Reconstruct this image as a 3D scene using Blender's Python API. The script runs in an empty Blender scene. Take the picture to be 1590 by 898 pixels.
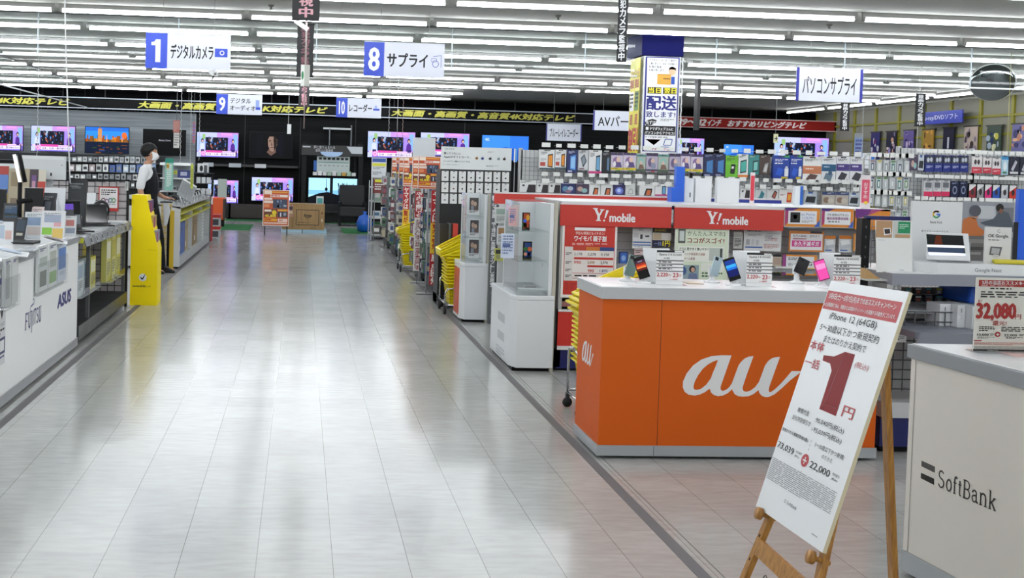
import bpy, math, random
from mathutils import Vector, Matrix
S = bpy.context.scene
COL = S.collection
random.seed(7)
PI = math.pi
# ---------------- camera (photo frame 1590 x 898) ----------------
CF, CX, CY, CH = 1739.0, 594.0, 318.0, 1.568
YAW, PIT, ROL = math.radians(4.21), math.radians(1.97), math.radians(-1.62)
_r = Vector((math.cos(YAW), -math.sin(YAW), 0)); _w = Vector((math.sin(YAW)*math.cos(PIT), math.cos(YAW)*math.cos(PIT), -math.sin(PIT)))
_d = _w.cross(_r)
R_ = math.cos(ROL)*_r + math.sin(ROL)*_d; D_ = -math.sin(ROL)*_r + math.cos(ROL)*_d; W_ = _w
C0 = Vector((0, 0, CH))
cam = bpy.data.cameras.new('camera'); co = bpy.data.objects.new('camera', cam); COL.objects.link(co)
cam.sensor_fit = 'HORIZONTAL'; cam.sensor_width = 36; cam.lens = CF*36/1590
cam.shift_x = (795-CX)/1590; cam.shift_y = -(449-CY)/1590
cam.clip_start = .05; cam.clip_end = 200
m = Matrix((R_, -D_, -W_)).transposed().to_4x4(); m.translation = C0
co.matrix_world = m
S.camera = co
# ---------------- view, world ----------------
S.view_settings.view_transform = 'Standard'; S.view_settings.look = 'None'
S.view_settings.gamma = 1; S.view_settings.use_curve_mapping = False
S.view_settings.exposure = 0.62
TUBE = 19.0            # brightness of the fluorescent tubes
w = bpy.data.worlds.new('world'); S.world = w; w.use_nodes = True
w.node_tree.nodes['Background'].inputs[0].default_value = (.6, .65, .7, 1)
w.node_tree.nodes['Background'].inputs[1].default_value = .05

def ray(x, y): return W_ + (x-CX)/CF*R_ + (y-CY)/CF*D_
def gz(x, y, z=0): v = ray(x, y); return C0 + v*((z-CH)/v.z)
def gy(x, y, Y): v = ray(x, y); return C0 + v*(Y/v.y)
def gx(x, y, X): v = ray(x, y); return C0 + v*(X/v.x)

# ---------------- materials ----------------
def lin(c): return c/12.92 if c <= .04045 else ((c+.055)/1.055)**2.4
def hexc(h): return tuple(lin(int(h[i:i+2], 16)/255) for i in (0, 2, 4)) + (1,)
_M = {}
def M(h, rough=.5, metal=0, emit=0, var=.0, spec=.5, scale=6):
    k = (h, rough, metal, emit, var, spec, scale)
    if k in _M: return _M[k]
    mt = bpy.data.materials.new('paint_'+h); mt.use_nodes = True
    nt = mt.node_tree; b = nt.nodes['Principled BSDF']
    c = hexc(h)
    b.inputs['Base Color'].default_value = c; b.inputs['Roughness'].default_value = rough
    b.inputs['Metallic'].default_value = metal; b.inputs['Specular IOR Level'].default_value = spec
    if emit:
        b.inputs['Emission Color'].default_value = c; b.inputs['Emission Strength'].default_value = emit
        b.inputs['Base Color'].default_value = (.004, .004, .004, 1); b.inputs['Specular IOR Level'].default_value = .08
    else:
        tc = nt.nodes.new('ShaderNodeTexCoord'); n = nt.nodes.new('ShaderNodeTexNoise'); n.inputs['Scale'].default_value = scale
        nt.links.new(tc.outputs['Object'], n.inputs['Vector'])
        mr = nt.nodes.new('ShaderNodeMapRange'); mr.inputs[3].default_value = max(0, rough-.06); mr.inputs[4].default_value = min(1, rough+.06)
        nt.links.new(n.outputs[0], mr.inputs[0]); nt.links.new(mr.outputs[0], b.inputs['Roughness'])
        if var:
            mx = nt.nodes.new('ShaderNodeMix'); mx.data_type = 'RGBA'
            mx.inputs[6].default_value = tuple(x*(1-var) for x in c[:3])+(1,); mx.inputs[7].default_value = tuple(min(1, x*(1+var)) for x in c[:3])+(1,)
            nt.links.new(n.outputs[0], mx.inputs[0]); nt.links.new(mx.outputs[2], b.inputs['Base Color'])
    _M[k] = mt
    return mt
def E(h, s=1.0): return M(h, .4, 0, s)
def glassmat(name, tint='e8f0ee', ior=1.45):
    mt = bpy.data.materials.new(name); mt.use_nodes = True; nt = mt.node_tree; nt.nodes.clear()
    o = nt.nodes.new('ShaderNodeOutputMaterial'); mx = nt.nodes.new('ShaderNodeMixShader'); f = nt.nodes.new('ShaderNodeFresnel'); f.inputs[0].default_value = ior
    t = nt.nodes.new('ShaderNodeBsdfTransparent'); t.inputs[0].default_value = hexc(tint)
    g = nt.nodes.new('ShaderNodeBsdfGlossy'); g.inputs['Roughness'].default_value = .02
    gm = nt.nodes.new('ShaderNodeNewGeometry'); iv = nt.nodes.new('ShaderNodeMath'); iv.operation = 'SUBTRACT'; iv.inputs[0].default_value = 1; nt.links.new(gm.outputs['Backfacing'], iv.inputs[1]); ml = nt.nodes.new('ShaderNodeMath'); ml.operation = 'MULTIPLY'; nt.links.new(f.outputs[0], ml.inputs[0]); nt.links.new(iv.outputs[0], ml.inputs[1])
    nt.links.new(ml.outputs[0], mx.inputs[0]); nt.links.new(t.outputs[0], mx.inputs[1]); nt.links.new(g.outputs[0], mx.inputs[2]); nt.links.new(mx.outputs[0], o.inputs[0])
    return mt
GLASS = glassmat('clear_glass', 'fafdfd', 1.3); ACRYL = glassmat('clear_acrylic', 'fbfcfc', 1.35)
def woodmat(name, c1, c2, sc=3):
    mt = bpy.data.materials.new(name); mt.use_nodes = True; nt = mt.node_tree; b = nt.nodes['Principled BSDF']
    tc = nt.nodes.new('ShaderNodeTexCoord'); mp = nt.nodes.new('ShaderNodeMapping'); mp.inputs['Scale'].default_value = (30, 30, 3)
    n = nt.nodes.new('ShaderNodeTexNoise'); n.inputs['Scale'].default_value = sc; n.inputs['Detail'].default_value = 6
    cr = nt.nodes.new('ShaderNodeValToRGB'); cr.color_ramp.elements[0].color = hexc(c1); cr.color_ramp.elements[1].color = hexc(c2)
    cr.color_ramp.elements[0].position = .3; cr.color_ramp.elements[1].position = .7
    nt.links.new(tc.outputs['Object'], mp.inputs[0]); nt.links.new(mp.outputs[0], n.inputs[0]); nt.links.new(n.outputs[0], cr.inputs[0]); nt.links.new(cr.outputs[0], b.inputs['Base Color'])
    b.inputs['Roughness'].default_value = .4
    return mt
WOOD = woodmat('varnished_wood', '8a5a22', 'b98439'); KRAFT = woodmat('kraft_cardboard', '97764a', 'a88655', 1)
WHITE = M('e6e7e8', .35); OFFW = M('dcdedd', .45); BLACK = M('0a0a0c', .45, spec=.2); DARK = M('17181b', .5, spec=.25); GREY = M('7d8084', .5)
LGREY = M('b4b7ba', .4); SILV = M('b9bcc0', .3, .7); CHROME = M('c8cacc', .18, 1); NAVY = M('17205c', .45); RED = M('c52a22', .45)
YEL = M('f0dc00', .35); INK = M('15151a', .6); BLUEP = M('1c3fc0', .4); PAPER = M('ecebe6', .6)
def Rm(): return random.random()

# ---------------- text ----------------
_T = {}
def tgeo(s, bold=0):
    k = (s, bold)
    if k not in _T:
        c = bpy.data.curves.new('t', 'FONT'); c.body = s; c.resolution_u = 2; c.offset = bold
        o = bpy.data.objects.new('t', c); me = o.to_mesh()
        vs = [(v.co.x, v.co.y) for v in me.vertices]; fs = [tuple(p.vertices) for p in me.polygons]
        o.to_mesh_clear(); bpy.data.objects.remove(o); bpy.data.curves.remove(c)
        if not vs: vs = [(0, 0), (.1, 0), (0, .1)]
        x0 = min(v[0] for v in vs); x1 = max(v[0] for v in vs); y0 = min(v[1] for v in vs); y1 = max(v[1] for v in vs)
        _T[k] = (vs, fs, x0, x1, y0, y1)
    return _T[k]

# ---------------- mesh builder ----------------
def wloc(o):
    v = Vector(o.location)
    while o.parent: o = o.parent; v = v+Vector(o.location)
    return v
class MB:
    def __init__(s): s.V = []; s.F = []; s.I = []; s.m = []; s.sm = []
    def mi(s, m):
        if m not in s.m: s.m.append(m)
        return s.m.index(m)
    def add(s, vs, fs, m, sm=False):
        o = len(s.V); s.V += [Vector(v) for v in vs]; i = s.mi(m)
        for f in fs: s.F.append(tuple(o+a for a in f)); s.I.append(i); s.sm.append(sm)
        return s
    def box(s, x0, x1, y0, y1, z0, z1, m, M4=None):
        vs = [(x, y, z) for x in (x0, x1) for y in (y0, y1) for z in (z0, z1)]
        if M4 is not None: vs = [M4 @ Vector(v) for v in vs]
        return s.add(vs, [(0, 1, 3, 2), (4, 6, 7, 5), (0, 4, 5, 1), (2, 3, 7, 6), (0, 2, 6, 4), (1, 5, 7, 3)], m)
    def prism(s, pts, ax, a, b, m):
        """pts: 2-D outline, extruded along axis ax from a to b"""
        def p3(p, t): q = list(p); q.insert(ax, t); return q
        n = len(pts); vs = [p3(p, a) for p in pts]+[p3(p, b) for p in pts]
        return s.add(vs, [tuple(range(n))[::-1], tuple(range(n, 2*n))]+[(i, (i+1) % n, n+(i+1) % n, n+i) for i in range(n)], m)
    def tube(s, pts, r, m, n=8, closed=False):
        pts = [Vector(p) for p in pts]; k = len(pts); rs = r if isinstance(r, (list, tuple)) else [r]*k
        vs = []; up = None
        for i, p in enumerate(pts):
            a = pts[i-1] if i or closed else p; b = pts[(i+1) % k] if i < k-1 or closed else p
            t = (b-a)
            if t.length < 1e-9: t = Vector((0, 0, 1))
            t.normalize()
            if up is None: up = Vector((0, 0, 1)) if abs(t.z) < .9 else Vector((1, 0, 0))
            u = (up - t*up.dot(t)).normalized(); up = u; v = t.cross(u)
            vs += [p + (u*math.cos(2*PI*j/n)+v*math.sin(2*PI*j/n))*rs[i] for j in range(n)]
        fs = []
        for i in range(k if closed else k-1):
            i2 = (i+1) % k
            fs += [(i*n+j, i*n+(j+1) % n, i2*n+(j+1) % n, i2*n+j) for j in range(n)]
        if not closed: fs += [tuple(range(n))[::-1], tuple((k-1)*n+j for j in range(n))]
        return s.add(vs, fs, m, True)
    def lathe(s, prof, c, m, n=20, ax=2):
        vs = []; c = Vector(c)
        for r, z in prof:
            for j in range(n):
                q = [r*math.cos(2*PI*j/n), r*math.sin(2*PI*j/n)]; q.insert(ax, z); vs.append(c+Vector(q))
        k = len(prof)
        fs = [(i*n+j, i*n+(j+1) % n, (i+1)*n+(j+1) % n, (i+1)*n+j) for i in range(k-1) for j in range(n)]
        fs += [tuple(range(n))[::-1], tuple((k-1)*n+j for j in range(n))]
        return s.add(vs, fs, m, True)
    def build(s, name, parent=None, local=False, origin=None, bevel=0, rot=None, M4=None):
        """mesh coordinates are world coordinates unless local"""
        vs = s.V
        if origin is None:
            if local: origin = Vector((0, 0, 0))
            else:
                xs = [v.x for v in vs]; ys = [v.y for v in vs]; zs = [v.z for v in vs]
                origin = Vector(((min(xs)+max(xs))/2, (min(ys)+max(ys))/2, min(zs)))
        origin = Vector(origin)
        me = bpy.data.meshes.new(name); me.from_pydata([v-origin for v in vs], [], s.F); 
        for mm in s.m: me.materials.append(mm)
        me.polygons.foreach_set('material_index', s.I); me.polygons.foreach_set('use_smooth', s.sm)
        me.update()
        o = bpy.data.objects.new(name, me); COL.objects.link(o)
        if parent is not None:
            o.parent = parent; o.location = origin if local else origin - wloc(parent)
        else: o.location = origin
        if bevel:
            bv = o.modifiers.new('bevel', 'BEVEL'); bv.width = bevel; bv.segments = 2; bv.limit_method = 'ANGLE'; bv.angle_limit = .7
        return o

class Face:
    """a printed face: O = point of unit coordinate (ux0, uy0); U right, V down, N out; su, sv metres per unit"""
    def __init__(s, mb, O, U, V, N, su=1, sv=1, ux0=0, uy0=0, eps=.0006):
        s.mb = mb; s.O = Vector(O); s.U = Vector(U)*su; s.V = Vector(V)*sv; s.N = Vector(N).normalized(); s.ux0 = ux0; s.uy0 = uy0; s.eps = eps; s.l = 1
    def P(s, x, y, l): return s.O + s.U*(x-s.ux0)+s.V*(y-s.uy0)+s.N*s.eps*l
    def poly(s, pts, m, l=None):
        if l is None: l = s.l
        s.mb.add([s.P(x, y, l) for x, y in pts], [tuple(range(len(pts)))], m); return s
    def rect(s, x, y, w, h, m, l=None): return s.poly([(x, y), (x, y+h), (x+w, y+h), (x+w, y)], m, l)
    def disc(s, x, y, rx, ry, m, l=None, n=20): return s.poly([(x+rx*math.cos(-2*PI*i/n), y+ry*math.sin(-2*PI*i/n)) for i in range(n)], m, l)
    def ring(s, x, y, rx, ry, t, m, l=None, n=24, a0=0, a1=360):
        if l is None: l = s.l
        vs = []; k = n
        for i in range(k+1):
            a = math.radians(a0+(a1-a0)*i/k); 
            vs.append(s.P(x+rx*math.cos(a), y+ry*math.sin(a), l)); vs.append(s.P(x+(rx-t)*math.cos(a), y+(ry-t)*math.sin(a), l))
        s.mb.add(vs, [(2*i, 2*i+2, 2*i+3, 2*i+1) for i in range(k)], m); return s
    def line(s, pts, t, m, l=None):
        if l is None: l = s.l
        for i in range(len(pts)-1):
            (x0, y0), (x1, y1) = pts[i], pts[i+1]; dx, dy = x1-x0, y1-y0; L = math.hypot(dx, dy) or 1; tt = t if not isinstance(t, (list, tuple)) else t[i]
            t1 = t if not isinstance(t, (list, tuple)) else t[i+1]
            nx, ny = -dy/L, dx/L
            s.poly([(x0+nx*tt/2, y0+ny*tt/2), (x1+nx*t1/2, y1+ny*t1/2), (x1-nx*t1/2, y1-ny*t1/2), (x0-nx*tt/2, y0-ny*tt/2)], m, l)
        return s
    def text(s, t, x, y, w, h, m, l=None, bold=0, shear=0, vert=False):
        """fits the glyphs into the box x,y,w,h"""
        if l is None: l = s.l+1
        if vert:
            n = len(t)
            for i, ch in enumerate(t):
                if ch != ' ': s.text(ch, x+(w*.38 if ch in '・' else 0), y+h*(i+.04)/n + (h/n*.38 if ch in '・一' else 0), w*(.24 if ch in '・' else 1), h/n*(.9 if ch not in '・一' else .2), m, l, bold, shear)
            return s
        vs, fs, x0, x1, y0, y1 = tgeo(t, 0)
        kx = w/(x1-x0); ky = h/(y1-y0); d = min(bold, .1)*.75
        for i, (ox, oy) in enumerate([(0, 0)] if not bold else [(-d, 0), (d, 0), (0, -d*.6), (0, d*.6)]):
            s.mb.add([s.P(x+(a-x0)*kx + ox*min(kx, ky*1.3) + shear*(b-y0)*ky, y+h-(b-y0)*ky + oy*ky, l+.08*i) for a, b in vs], fs, m)
        return s
    def lines(s, x, y, w, h, n, m, l=None, fill=.55, gap=.12):
        """n rows of print too small to read"""
        if l is None: l = s.l+1
        rh = h/n
        for i in range(n):
            cx = x; end = x+w*(1 if i < n-1 else .6)
            while cx < end:
                ww = min(end-cx, w*(.06+.16*Rm())); s.rect(cx, y+i*rh, ww, rh*fill, m, l); cx += ww + w*gap*.35
        return s

def F_front(mb, x0, z1, y, su=1, sv=None, ux0=0, uy0=0, eps=.0006):   # a face turned to the viewer (-Y)
    return Face(mb, (x0, y, z1), (1, 0, 0), (0, 0, -1), (0, -1, 0), su, sv if sv else su, ux0, uy0, eps)

# ---------------- things ----------------
def thing(name, label, cat, loc=(0, 0, 0), rotz=0, group=None):
    o = bpy.data.objects.new(name, None); COL.objects.link(o); o.empty_display_size = .1
    o.location = loc; o.rotation_euler = (0, 0, rotz); o['label'] = label; o['category'] = cat
    if group: o['group'] = group
    return o
def tag(o, label, cat, group=None, kind=None):
    o['label'] = label; o['category'] = cat
    if group: o['group'] = group
    if kind: o['kind'] = kind
    return o
def struct(o): o['kind'] = 'structure'; return o
def dup(root, loc=None, rotz=None, label=None, group=None):
    r = root.copy(); COL.objects.link(r)
    if loc is not None: r.location = loc
    if rotz is not None: r.rotation_euler = (0, 0, rotz)
    if label: r['label'] = label
    if group: r['group'] = group
    for ch in list(root.children):
        c = ch.copy(); COL.objects.link(c); c.parent = r
        for g in list(ch.children):
            d = g.copy(); COL.objects.link(d); d.parent = c
    return r
ORD = ['first','second','third','fourth','fifth','sixth','seventh','eighth','ninth','tenth','eleventh','twelfth','thirteenth','fourteenth','fifteenth','sixteenth','seventeenth','eighteenth','nineteenth','twentieth']
ORD += ['twenty-'+o for o in ORD[:9]]+['thirtieth']+['thirty-'+o for o in ORD[:9]]
def nth(i, n, a='left'):
    return ('leftmost' if a == 'left' else 'topmost') if i == 0 else (('rightmost' if a == 'left' else 'lowest') if i == n-1 else ORD[i]+(' from the left' if a == 'left' else ' from the top'))

# ================= the room =================
ZC = 3.52
def floor_mat():
    mt = bpy.data.materials.new('waxed_vinyl_tiles'); mt.use_nodes = True; nt = mt.node_tree; b = nt.nodes['Principled BSDF']; N = nt.nodes.new; L = nt.links.new
    geo = N('ShaderNodeNewGeometry'); sep = N('ShaderNodeSeparateXYZ'); L(geo.outputs['Position'], sep.inputs[0])
    def edge(out, off, period, wid):
        a = N('ShaderNodeMath'); a.operation = 'SUBTRACT'; L(out, a.inputs[0]); a.inputs[1].default_value = off
        d = N('ShaderNodeMath'); d.operation = 'DIVIDE'; L(a.outputs[0], d.inputs[0]); d.inputs[1].default_value = period
        r = N('ShaderNodeMath'); r.operation = 'ROUND'; L(d.outputs[0], r.inputs[0])
        s_ = N('ShaderNodeMath'); s_.operation = 'SUBTRACT'; L(d.outputs[0], s_.inputs[0]); L(r.outputs[0], s_.inputs[1])
        ab = N('ShaderNodeMath'); ab.operation = 'ABSOLUTE'; L(s_.outputs[0], ab.inputs[0])
        lt = N('ShaderNodeMath'); lt.operation = 'LESS_THAN'; L(ab.outputs[0], lt.inputs[0]); lt.inputs[1].default_value = wid/period
        fl = N('ShaderNodeMath'); fl.operation = 'FLOOR'; L(d.outputs[0], fl.inputs[0])
        return lt.outputs[0], fl.outputs[0]
    ex, ix = edge(sep.outputs[0], -.136, .3, .0012); ey, iy = edge(sep.outputs[1], 4.469, .3, .0009)
    cmb = N('ShaderNodeCombineXYZ'); L(ix, cmb.inputs[0]); L(iy, cmb.inputs[1])
    wn = N('ShaderNodeTexWhiteNoise'); wn.noise_dimensions = '2D'; L(cmb.outputs[0], wn.inputs['Vector'])
    mp = N('ShaderNodeMapping'); mp.inputs['Scale'].default_value = (7, 26, 7); L(geo.outputs['Position'], mp.inputs[0])
    n1 = N('ShaderNodeTexNoise'); n1.inputs['Scale'].default_value = 1.0; n1.inputs['Detail'].default_value = 3; L(mp.outputs[0], n1.inputs['Vector'])
    n2 = N('ShaderNodeTexNoise'); n2.inputs['Scale'].default_value = .5; n2.inputs['Detail'].default_value = 3; L(geo.outputs['Position'], n2.inputs['Vector'])
    cr = N('ShaderNodeValToRGB'); L(n1.outputs[0], cr.inputs[0]); cr.color_ramp.elements[0].color = hexc('aaaba8'); cr.color_ramp.elements[1].color = hexc('b5b6b4'); cr.color_ramp.elements[0].position = .3; cr.color_ramp.elements[1].position = .65
    mx = N('ShaderNodeMix'); mx.data_type = 'RGBA'; mx.blend_type = 'MULTIPLY'; mx.inputs[0].default_value = .10
    L(cr.outputs[0], mx.inputs[6]); L(wn.outputs['Value'], mx.inputs[7])
    m2 = N('ShaderNodeMix'); m2.data_type = 'RGBA'; m2.inputs[7].default_value = hexc('55534e'); L(mx.outputs[2], m2.inputs[6])
    mm = N('ShaderNodeMath'); mm.operation = 'MULTIPLY'; L(ey, mm.inputs[0]); mm.inputs[1].default_value = .30
    mxx = N('ShaderNodeMath'); mxx.operation = 'MAXIMUM'; L(ex, mxx.inputs[0]); L(mm.outputs[0], mxx.inputs[1])
    m3 = N('ShaderNodeMath'); m3.operation = 'MULTIPLY'; L(mxx.outputs[0], m3.inputs[0]); m3.inputs[1].default_value = .8
    L(m3.outputs[0], m2.inputs[0]); L(m2.outputs[2], b.inputs['Base Color'])
    mr = N('ShaderNodeMapRange'); mr.inputs[3].default_value = .11; mr.inputs[4].default_value = .22; L(n2.outputs[0], mr.inputs[0]); L(mr.outputs[0], b.inputs['Roughness'])
    bp = N('ShaderNodeBump'); bp.inputs['Strength'].default_value = .07; bp.inputs['Distance'].default_value = .012; L(n1.outputs[0], bp.inputs['Height']); L(bp.outputs[0], b.inputs['Normal'])
    b.inputs['IOR'].default_value = 1.5
    return mt
FLOORM = floor_mat()
struct(MB().box(-13, 15.2, -4, 32.4, -.1, 0, FLOORM).build('floor', origin=(0, 0, 0)))
# grey inlaid strips that border the aisle
for x, nm in ((-1.735, 'trim_1'), (1.583, 'trim_2')):
    struct(MB().box(x, x+.055, -3, 30.5, 0, .0012, M('6e6c6e', .6, spec=.25)).build(nm))
    xx = x+.105 if x > 0 else x-.055
    struct(MB().box(xx, xx+.004, -3, 30.5, 0, .0013, M('77746e', .6, spec=.25)).build(nm[:-1]+('3' if x < 0 else '4')))
CEILM = M('989993', .9, var=.04, scale=2)
cb = MB().box(-13, 15.2, -4, 32.4, ZC, ZC+.1, CEILM)
for yy in (-.6, 3.4, 7.4, 11.4, 13.6, 19.9, 26.8): cb.box(-13, 15.2, yy, yy+.008, ZC-.001, ZC, M('6f6f6a', .9))
for k in range(-5, 7): cb.box(-5.55+2.4*k+6.0-.004, -5.55+2.4*k+6.0+.004, -4, 32.4, ZC-.0006, ZC, M('8a8a84', .9))
struct(cb.build('ceiling'))
# back wall: grey boarded on the left, black boarded behind the televisions
YB = 31.6
def plank_mat(name, c1, c2):
    mt = bpy.data.materials.new(name); mt.use_nodes = True; nt = mt.node_tree; b = nt.nodes['Principled BSDF']
    g = nt.nodes.new('ShaderNodeNewGeometry'); mp = nt.nodes.new('ShaderNodeMapping'); mp.inputs['Scale'].default_value = (.8, 1, 40)
    n = nt.nodes.new('ShaderNodeTexNoise'); n.inputs['Scale'].default_value = 1; n.inputs['Detail'].default_value = 4
    cr = nt.nodes.new('ShaderNodeValToRGB'); cr.color_ramp.elements[0].color = hexc(c1); cr.color_ramp.elements[1].color = hexc(c2); cr.color_ramp.elements[0].position = .35; cr.color_ramp.elements[1].position = .7
    nt.links.new(g.outputs['Position'], mp.inputs[0]); nt.links.new(mp.outputs[0], n.inputs[0]); nt.links.new(n.outputs[0], cr.inputs[0]); nt.links.new(cr.outputs[0], b.inputs['Base Color']); b.inputs['Roughness'].default_value = .6; b.inputs['Specular IOR Level'].default_value = .2
    return mt
GPL = plank_mat('grey_boarding', '939a9f', 'b2b9be'); BPL = plank_mat('black_boarding', '040506', '0e1013')
wb = MB().box(-13, -2.95, YB, YB+.2, 0, 2.93, GPL).box(-2.95, 15.2, YB, YB+.2, 0, 2.93, BPL)
wb.box(-13, 15.2, YB+.6, YB+.8, 2.9, ZC, M('08090b', .8, spec=.1)).box(-13, 15.2, YB, YB+.8, 2.88, 2.93, BLACK)
for i in range(24): wb.box(-12.6+1.17*i, -12.57+1.17*i, YB+.56, YB+.6, 2.93, ZC, M('2c2e33', .6))
for x in (-1.6, -.05, 1.5, 4.6, 7.7, 10.8): wb.box(x, x+.015, YB-.004, YB, .3, 2.88, M('34373d', .5))
struct(wb.build('wall_back'))
WALLM = M('8f8d80', .8, var=.03)
wr = MB().box(15.2, 15.4, -4, 32.4, 0, ZC, WALLM)
YG = M('8f8a2e', .5)
for i in range(22):
    y = 8+i*1.15; wr.box(15.15, 15.2, y, y+.09, 0, ZC-.02, YG)
for z in (2.62, 3.03): wr.box(15.16, 15.2, 8, 32.2, z, z+.05, YG)
wr.box(15.14, 15.2, 6, 32.2, ZC-.05, ZC, M('9a9a90', .6))
struct(wr.build('wall_right'))
struct(MB().box(-13.2, -13, -4, 32.4, 0, ZC, M('c9c8c0', .8)).build('wall_left'))
struct(MB().box(-13.2, 15.4, -4.2, -4, 0, ZC, M('c9c8c0', .8)).build('wall_front'))

# ceiling tube lights
TM = E('f6faff', TUBE)
def make_light():
    t = thing('tube_light', 'x', 'ceiling light', (0, 0, ZC), 0, 'fluorescent ceiling tubes')
    b = MB().box(-1.17, 1.17, -.022, .022, -.055, 0, M('8c8c88', .6))
    for s in (-1, 1): b.box(s*1.15-.02, s*1.15+.02, -.016, .016, -.105, -.05, M('8c8c88', .6))
    b.build('housing', t, local=True, bevel=.004)
    MB().tube([(-1.13, 0, -.088), (1.13, 0, -.088)], .020, TM, 10).build('tube', t, local=True)
    return t
LROWS = [12.7, 14.6, 16.45, 18.7, 21.0, 23.3, 25.6, 27.9, 30.25]
L0 = make_light(); first = True
NEAR = [-2.5, -.6, 1.3, 3.2, 5.1, 7.0, 8.9, 10.8]
for yi, y in enumerate(NEAR+LROWS):
    vis = yi-len(NEAR)
    ks = list(range(-3, 8)) if vis < 0 else [k for k in range(-3, 9) if abs(gy(795, 0, y).x-(-4.35+2.4*(k)) ) < 99]
    n = 0
    for k in ks:
        x = -4.35+2.4*k
        if x > 13.6 or (vis >= 7 and x > 4.3): continue
        if vis < 0: lab = 'fluorescent tube light in the ceiling rows above the viewer'
        else: lab = '%s tube light in the %s ceiling row from the front' % (nth(k+3, 99), ['nearest', 'second', 'third', 'fourth', 'fifth', 'sixth', 'seventh', 'eighth', 'farthest'][vis])
        if first: o = L0; first = False; o.location = (x, y, ZC); o['label'] = lab
        else: o = dup(L0, (x, y, ZC), 0, lab)
for i, y in enumerate((20.2, 22.7, 25.2, 27.7, 30.2)):
    dup(L0, (13.9, y, ZC), PI/2, 'tube light %s in the line running along the right wall' % ORD[i], 'tube lights along the right wall')

# glass smoke barriers hanging from the ceiling
def barrier(p0, p1, z0, label, n):
    (x0, y0), (x1, y1) = p0, p1
    t = thing('glass_smoke_barrier', label, 'smoke barrier', (x0, y0, z0))
    dx, dy = (x1-x0), (y1-y0); h = .004
    if abs(dx) > abs(dy):
        MB().box(x0, x1, y0-.02, y0+.02, ZC-.03, ZC, M('2f3130', .5)).build('top_rail', t)
        MB().box(x0, x1, y0-.012, y0+.012, z0, z0+.022, M('e4e6e8', .35)).build('bottom_rail', t)
        for i in range(n):
            a = x0+dx*i/n; b = x0+dx*(i+1)/n
            MB().box(a+.004, b-.004, y0-h, y0+h, z0+.02, ZC-.03, GLASS).build('glass_pane', t)
            MB().box(b-.006, b+.006, y0-.006, y0+.006, z0+.02, ZC-.03, M('b8c6d0', .3)).build('joint', t)
    else:
        MB().box(x0-.02, x0+.02, y0, y1, ZC-.03, ZC, M('2f3130', .5)).build('top_rail', t)
        MB().box(x0-.012, x0+.012, y0, y1, z0, z0+.022, M('c4c6c8', .35)).build('bottom_rail', t)
        for i in range(n):
            a = y0+dy*i/n; b = y0+dy*(i+1)/n
            MB().box(x0-h, x0+h, a+.004, b-.004, z0+.02, ZC-.03, GLASS).build('glass_pane', t)
barrier((-12.9, 15.4), (15.1, 15.4), 2.915, 'clear glass smoke barrier hanging across the whole width of the shop ceiling', 15)
barrier((-5.85, 21.9), (-5.85, 31.5), 2.93, 'clear glass smoke barrier hanging lengthwise above the left part of the shop', 5)

# the round column wrapped with posters
colm = thing('poster_column', 'square ceiling column with a blue head, wrapped in delivery posters', 'column', (4.95, 15.4, 0))
cx0, cx1, cy0, cy1 = 4.68, 5.24, 15.25, 15.75
MB().box(cx0+.02, cx1-.02, cy0+.02, cy1-.02, 0, ZC, M('cfd0d2', .4)).build('shaft', colm)
zb = gy(1020, 87, cy0).z
hb = MB().box(cx0-.03, cx1+.0, cy0-.03, cy1+.2, zb, ZC-.001, M('0c1050', .6, spec=.1)); hb.build('blue_head', colm, bevel=.01)
# ================= large fixtures =================
def mid(a, b): return (a+b)/2
def pxf(mb, x0, y0, x1, y1, Y, eps=.0006):
    """printed face turned to -Y whose unit is one photo pixel at its depth"""
    a = gy(x0, (y0+y1)/2, Y); b = gy(x1, (y0+y1)/2, Y); t = gy((x0+x1)/2, y0, Y); u = gy((x0+x1)/2, y1, Y)
    return Face(mb, (a.x, Y, t.z), (1, 0, 0), (0, 0, -1), (0, -1, 0), (b.x-a.x)/(x1-x0), (t.z-u.z)/(y1-y0), x0, y0, eps)
def pxr(x0, y0, x1, y1, Y):
    """X0, X1, Z0, Z1 of a photo rectangle at depth Y"""
    a = gy(x0, (y0+y1)/2, Y); b = gy(x1, (y0+y1)/2, Y); t = gy((x0+x1)/2, y0, Y); u = gy((x0+x1)/2, y1, Y)
    return a.x, b.x, u.z, t.z
TEAL = M('1a7f6c', .5)
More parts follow.
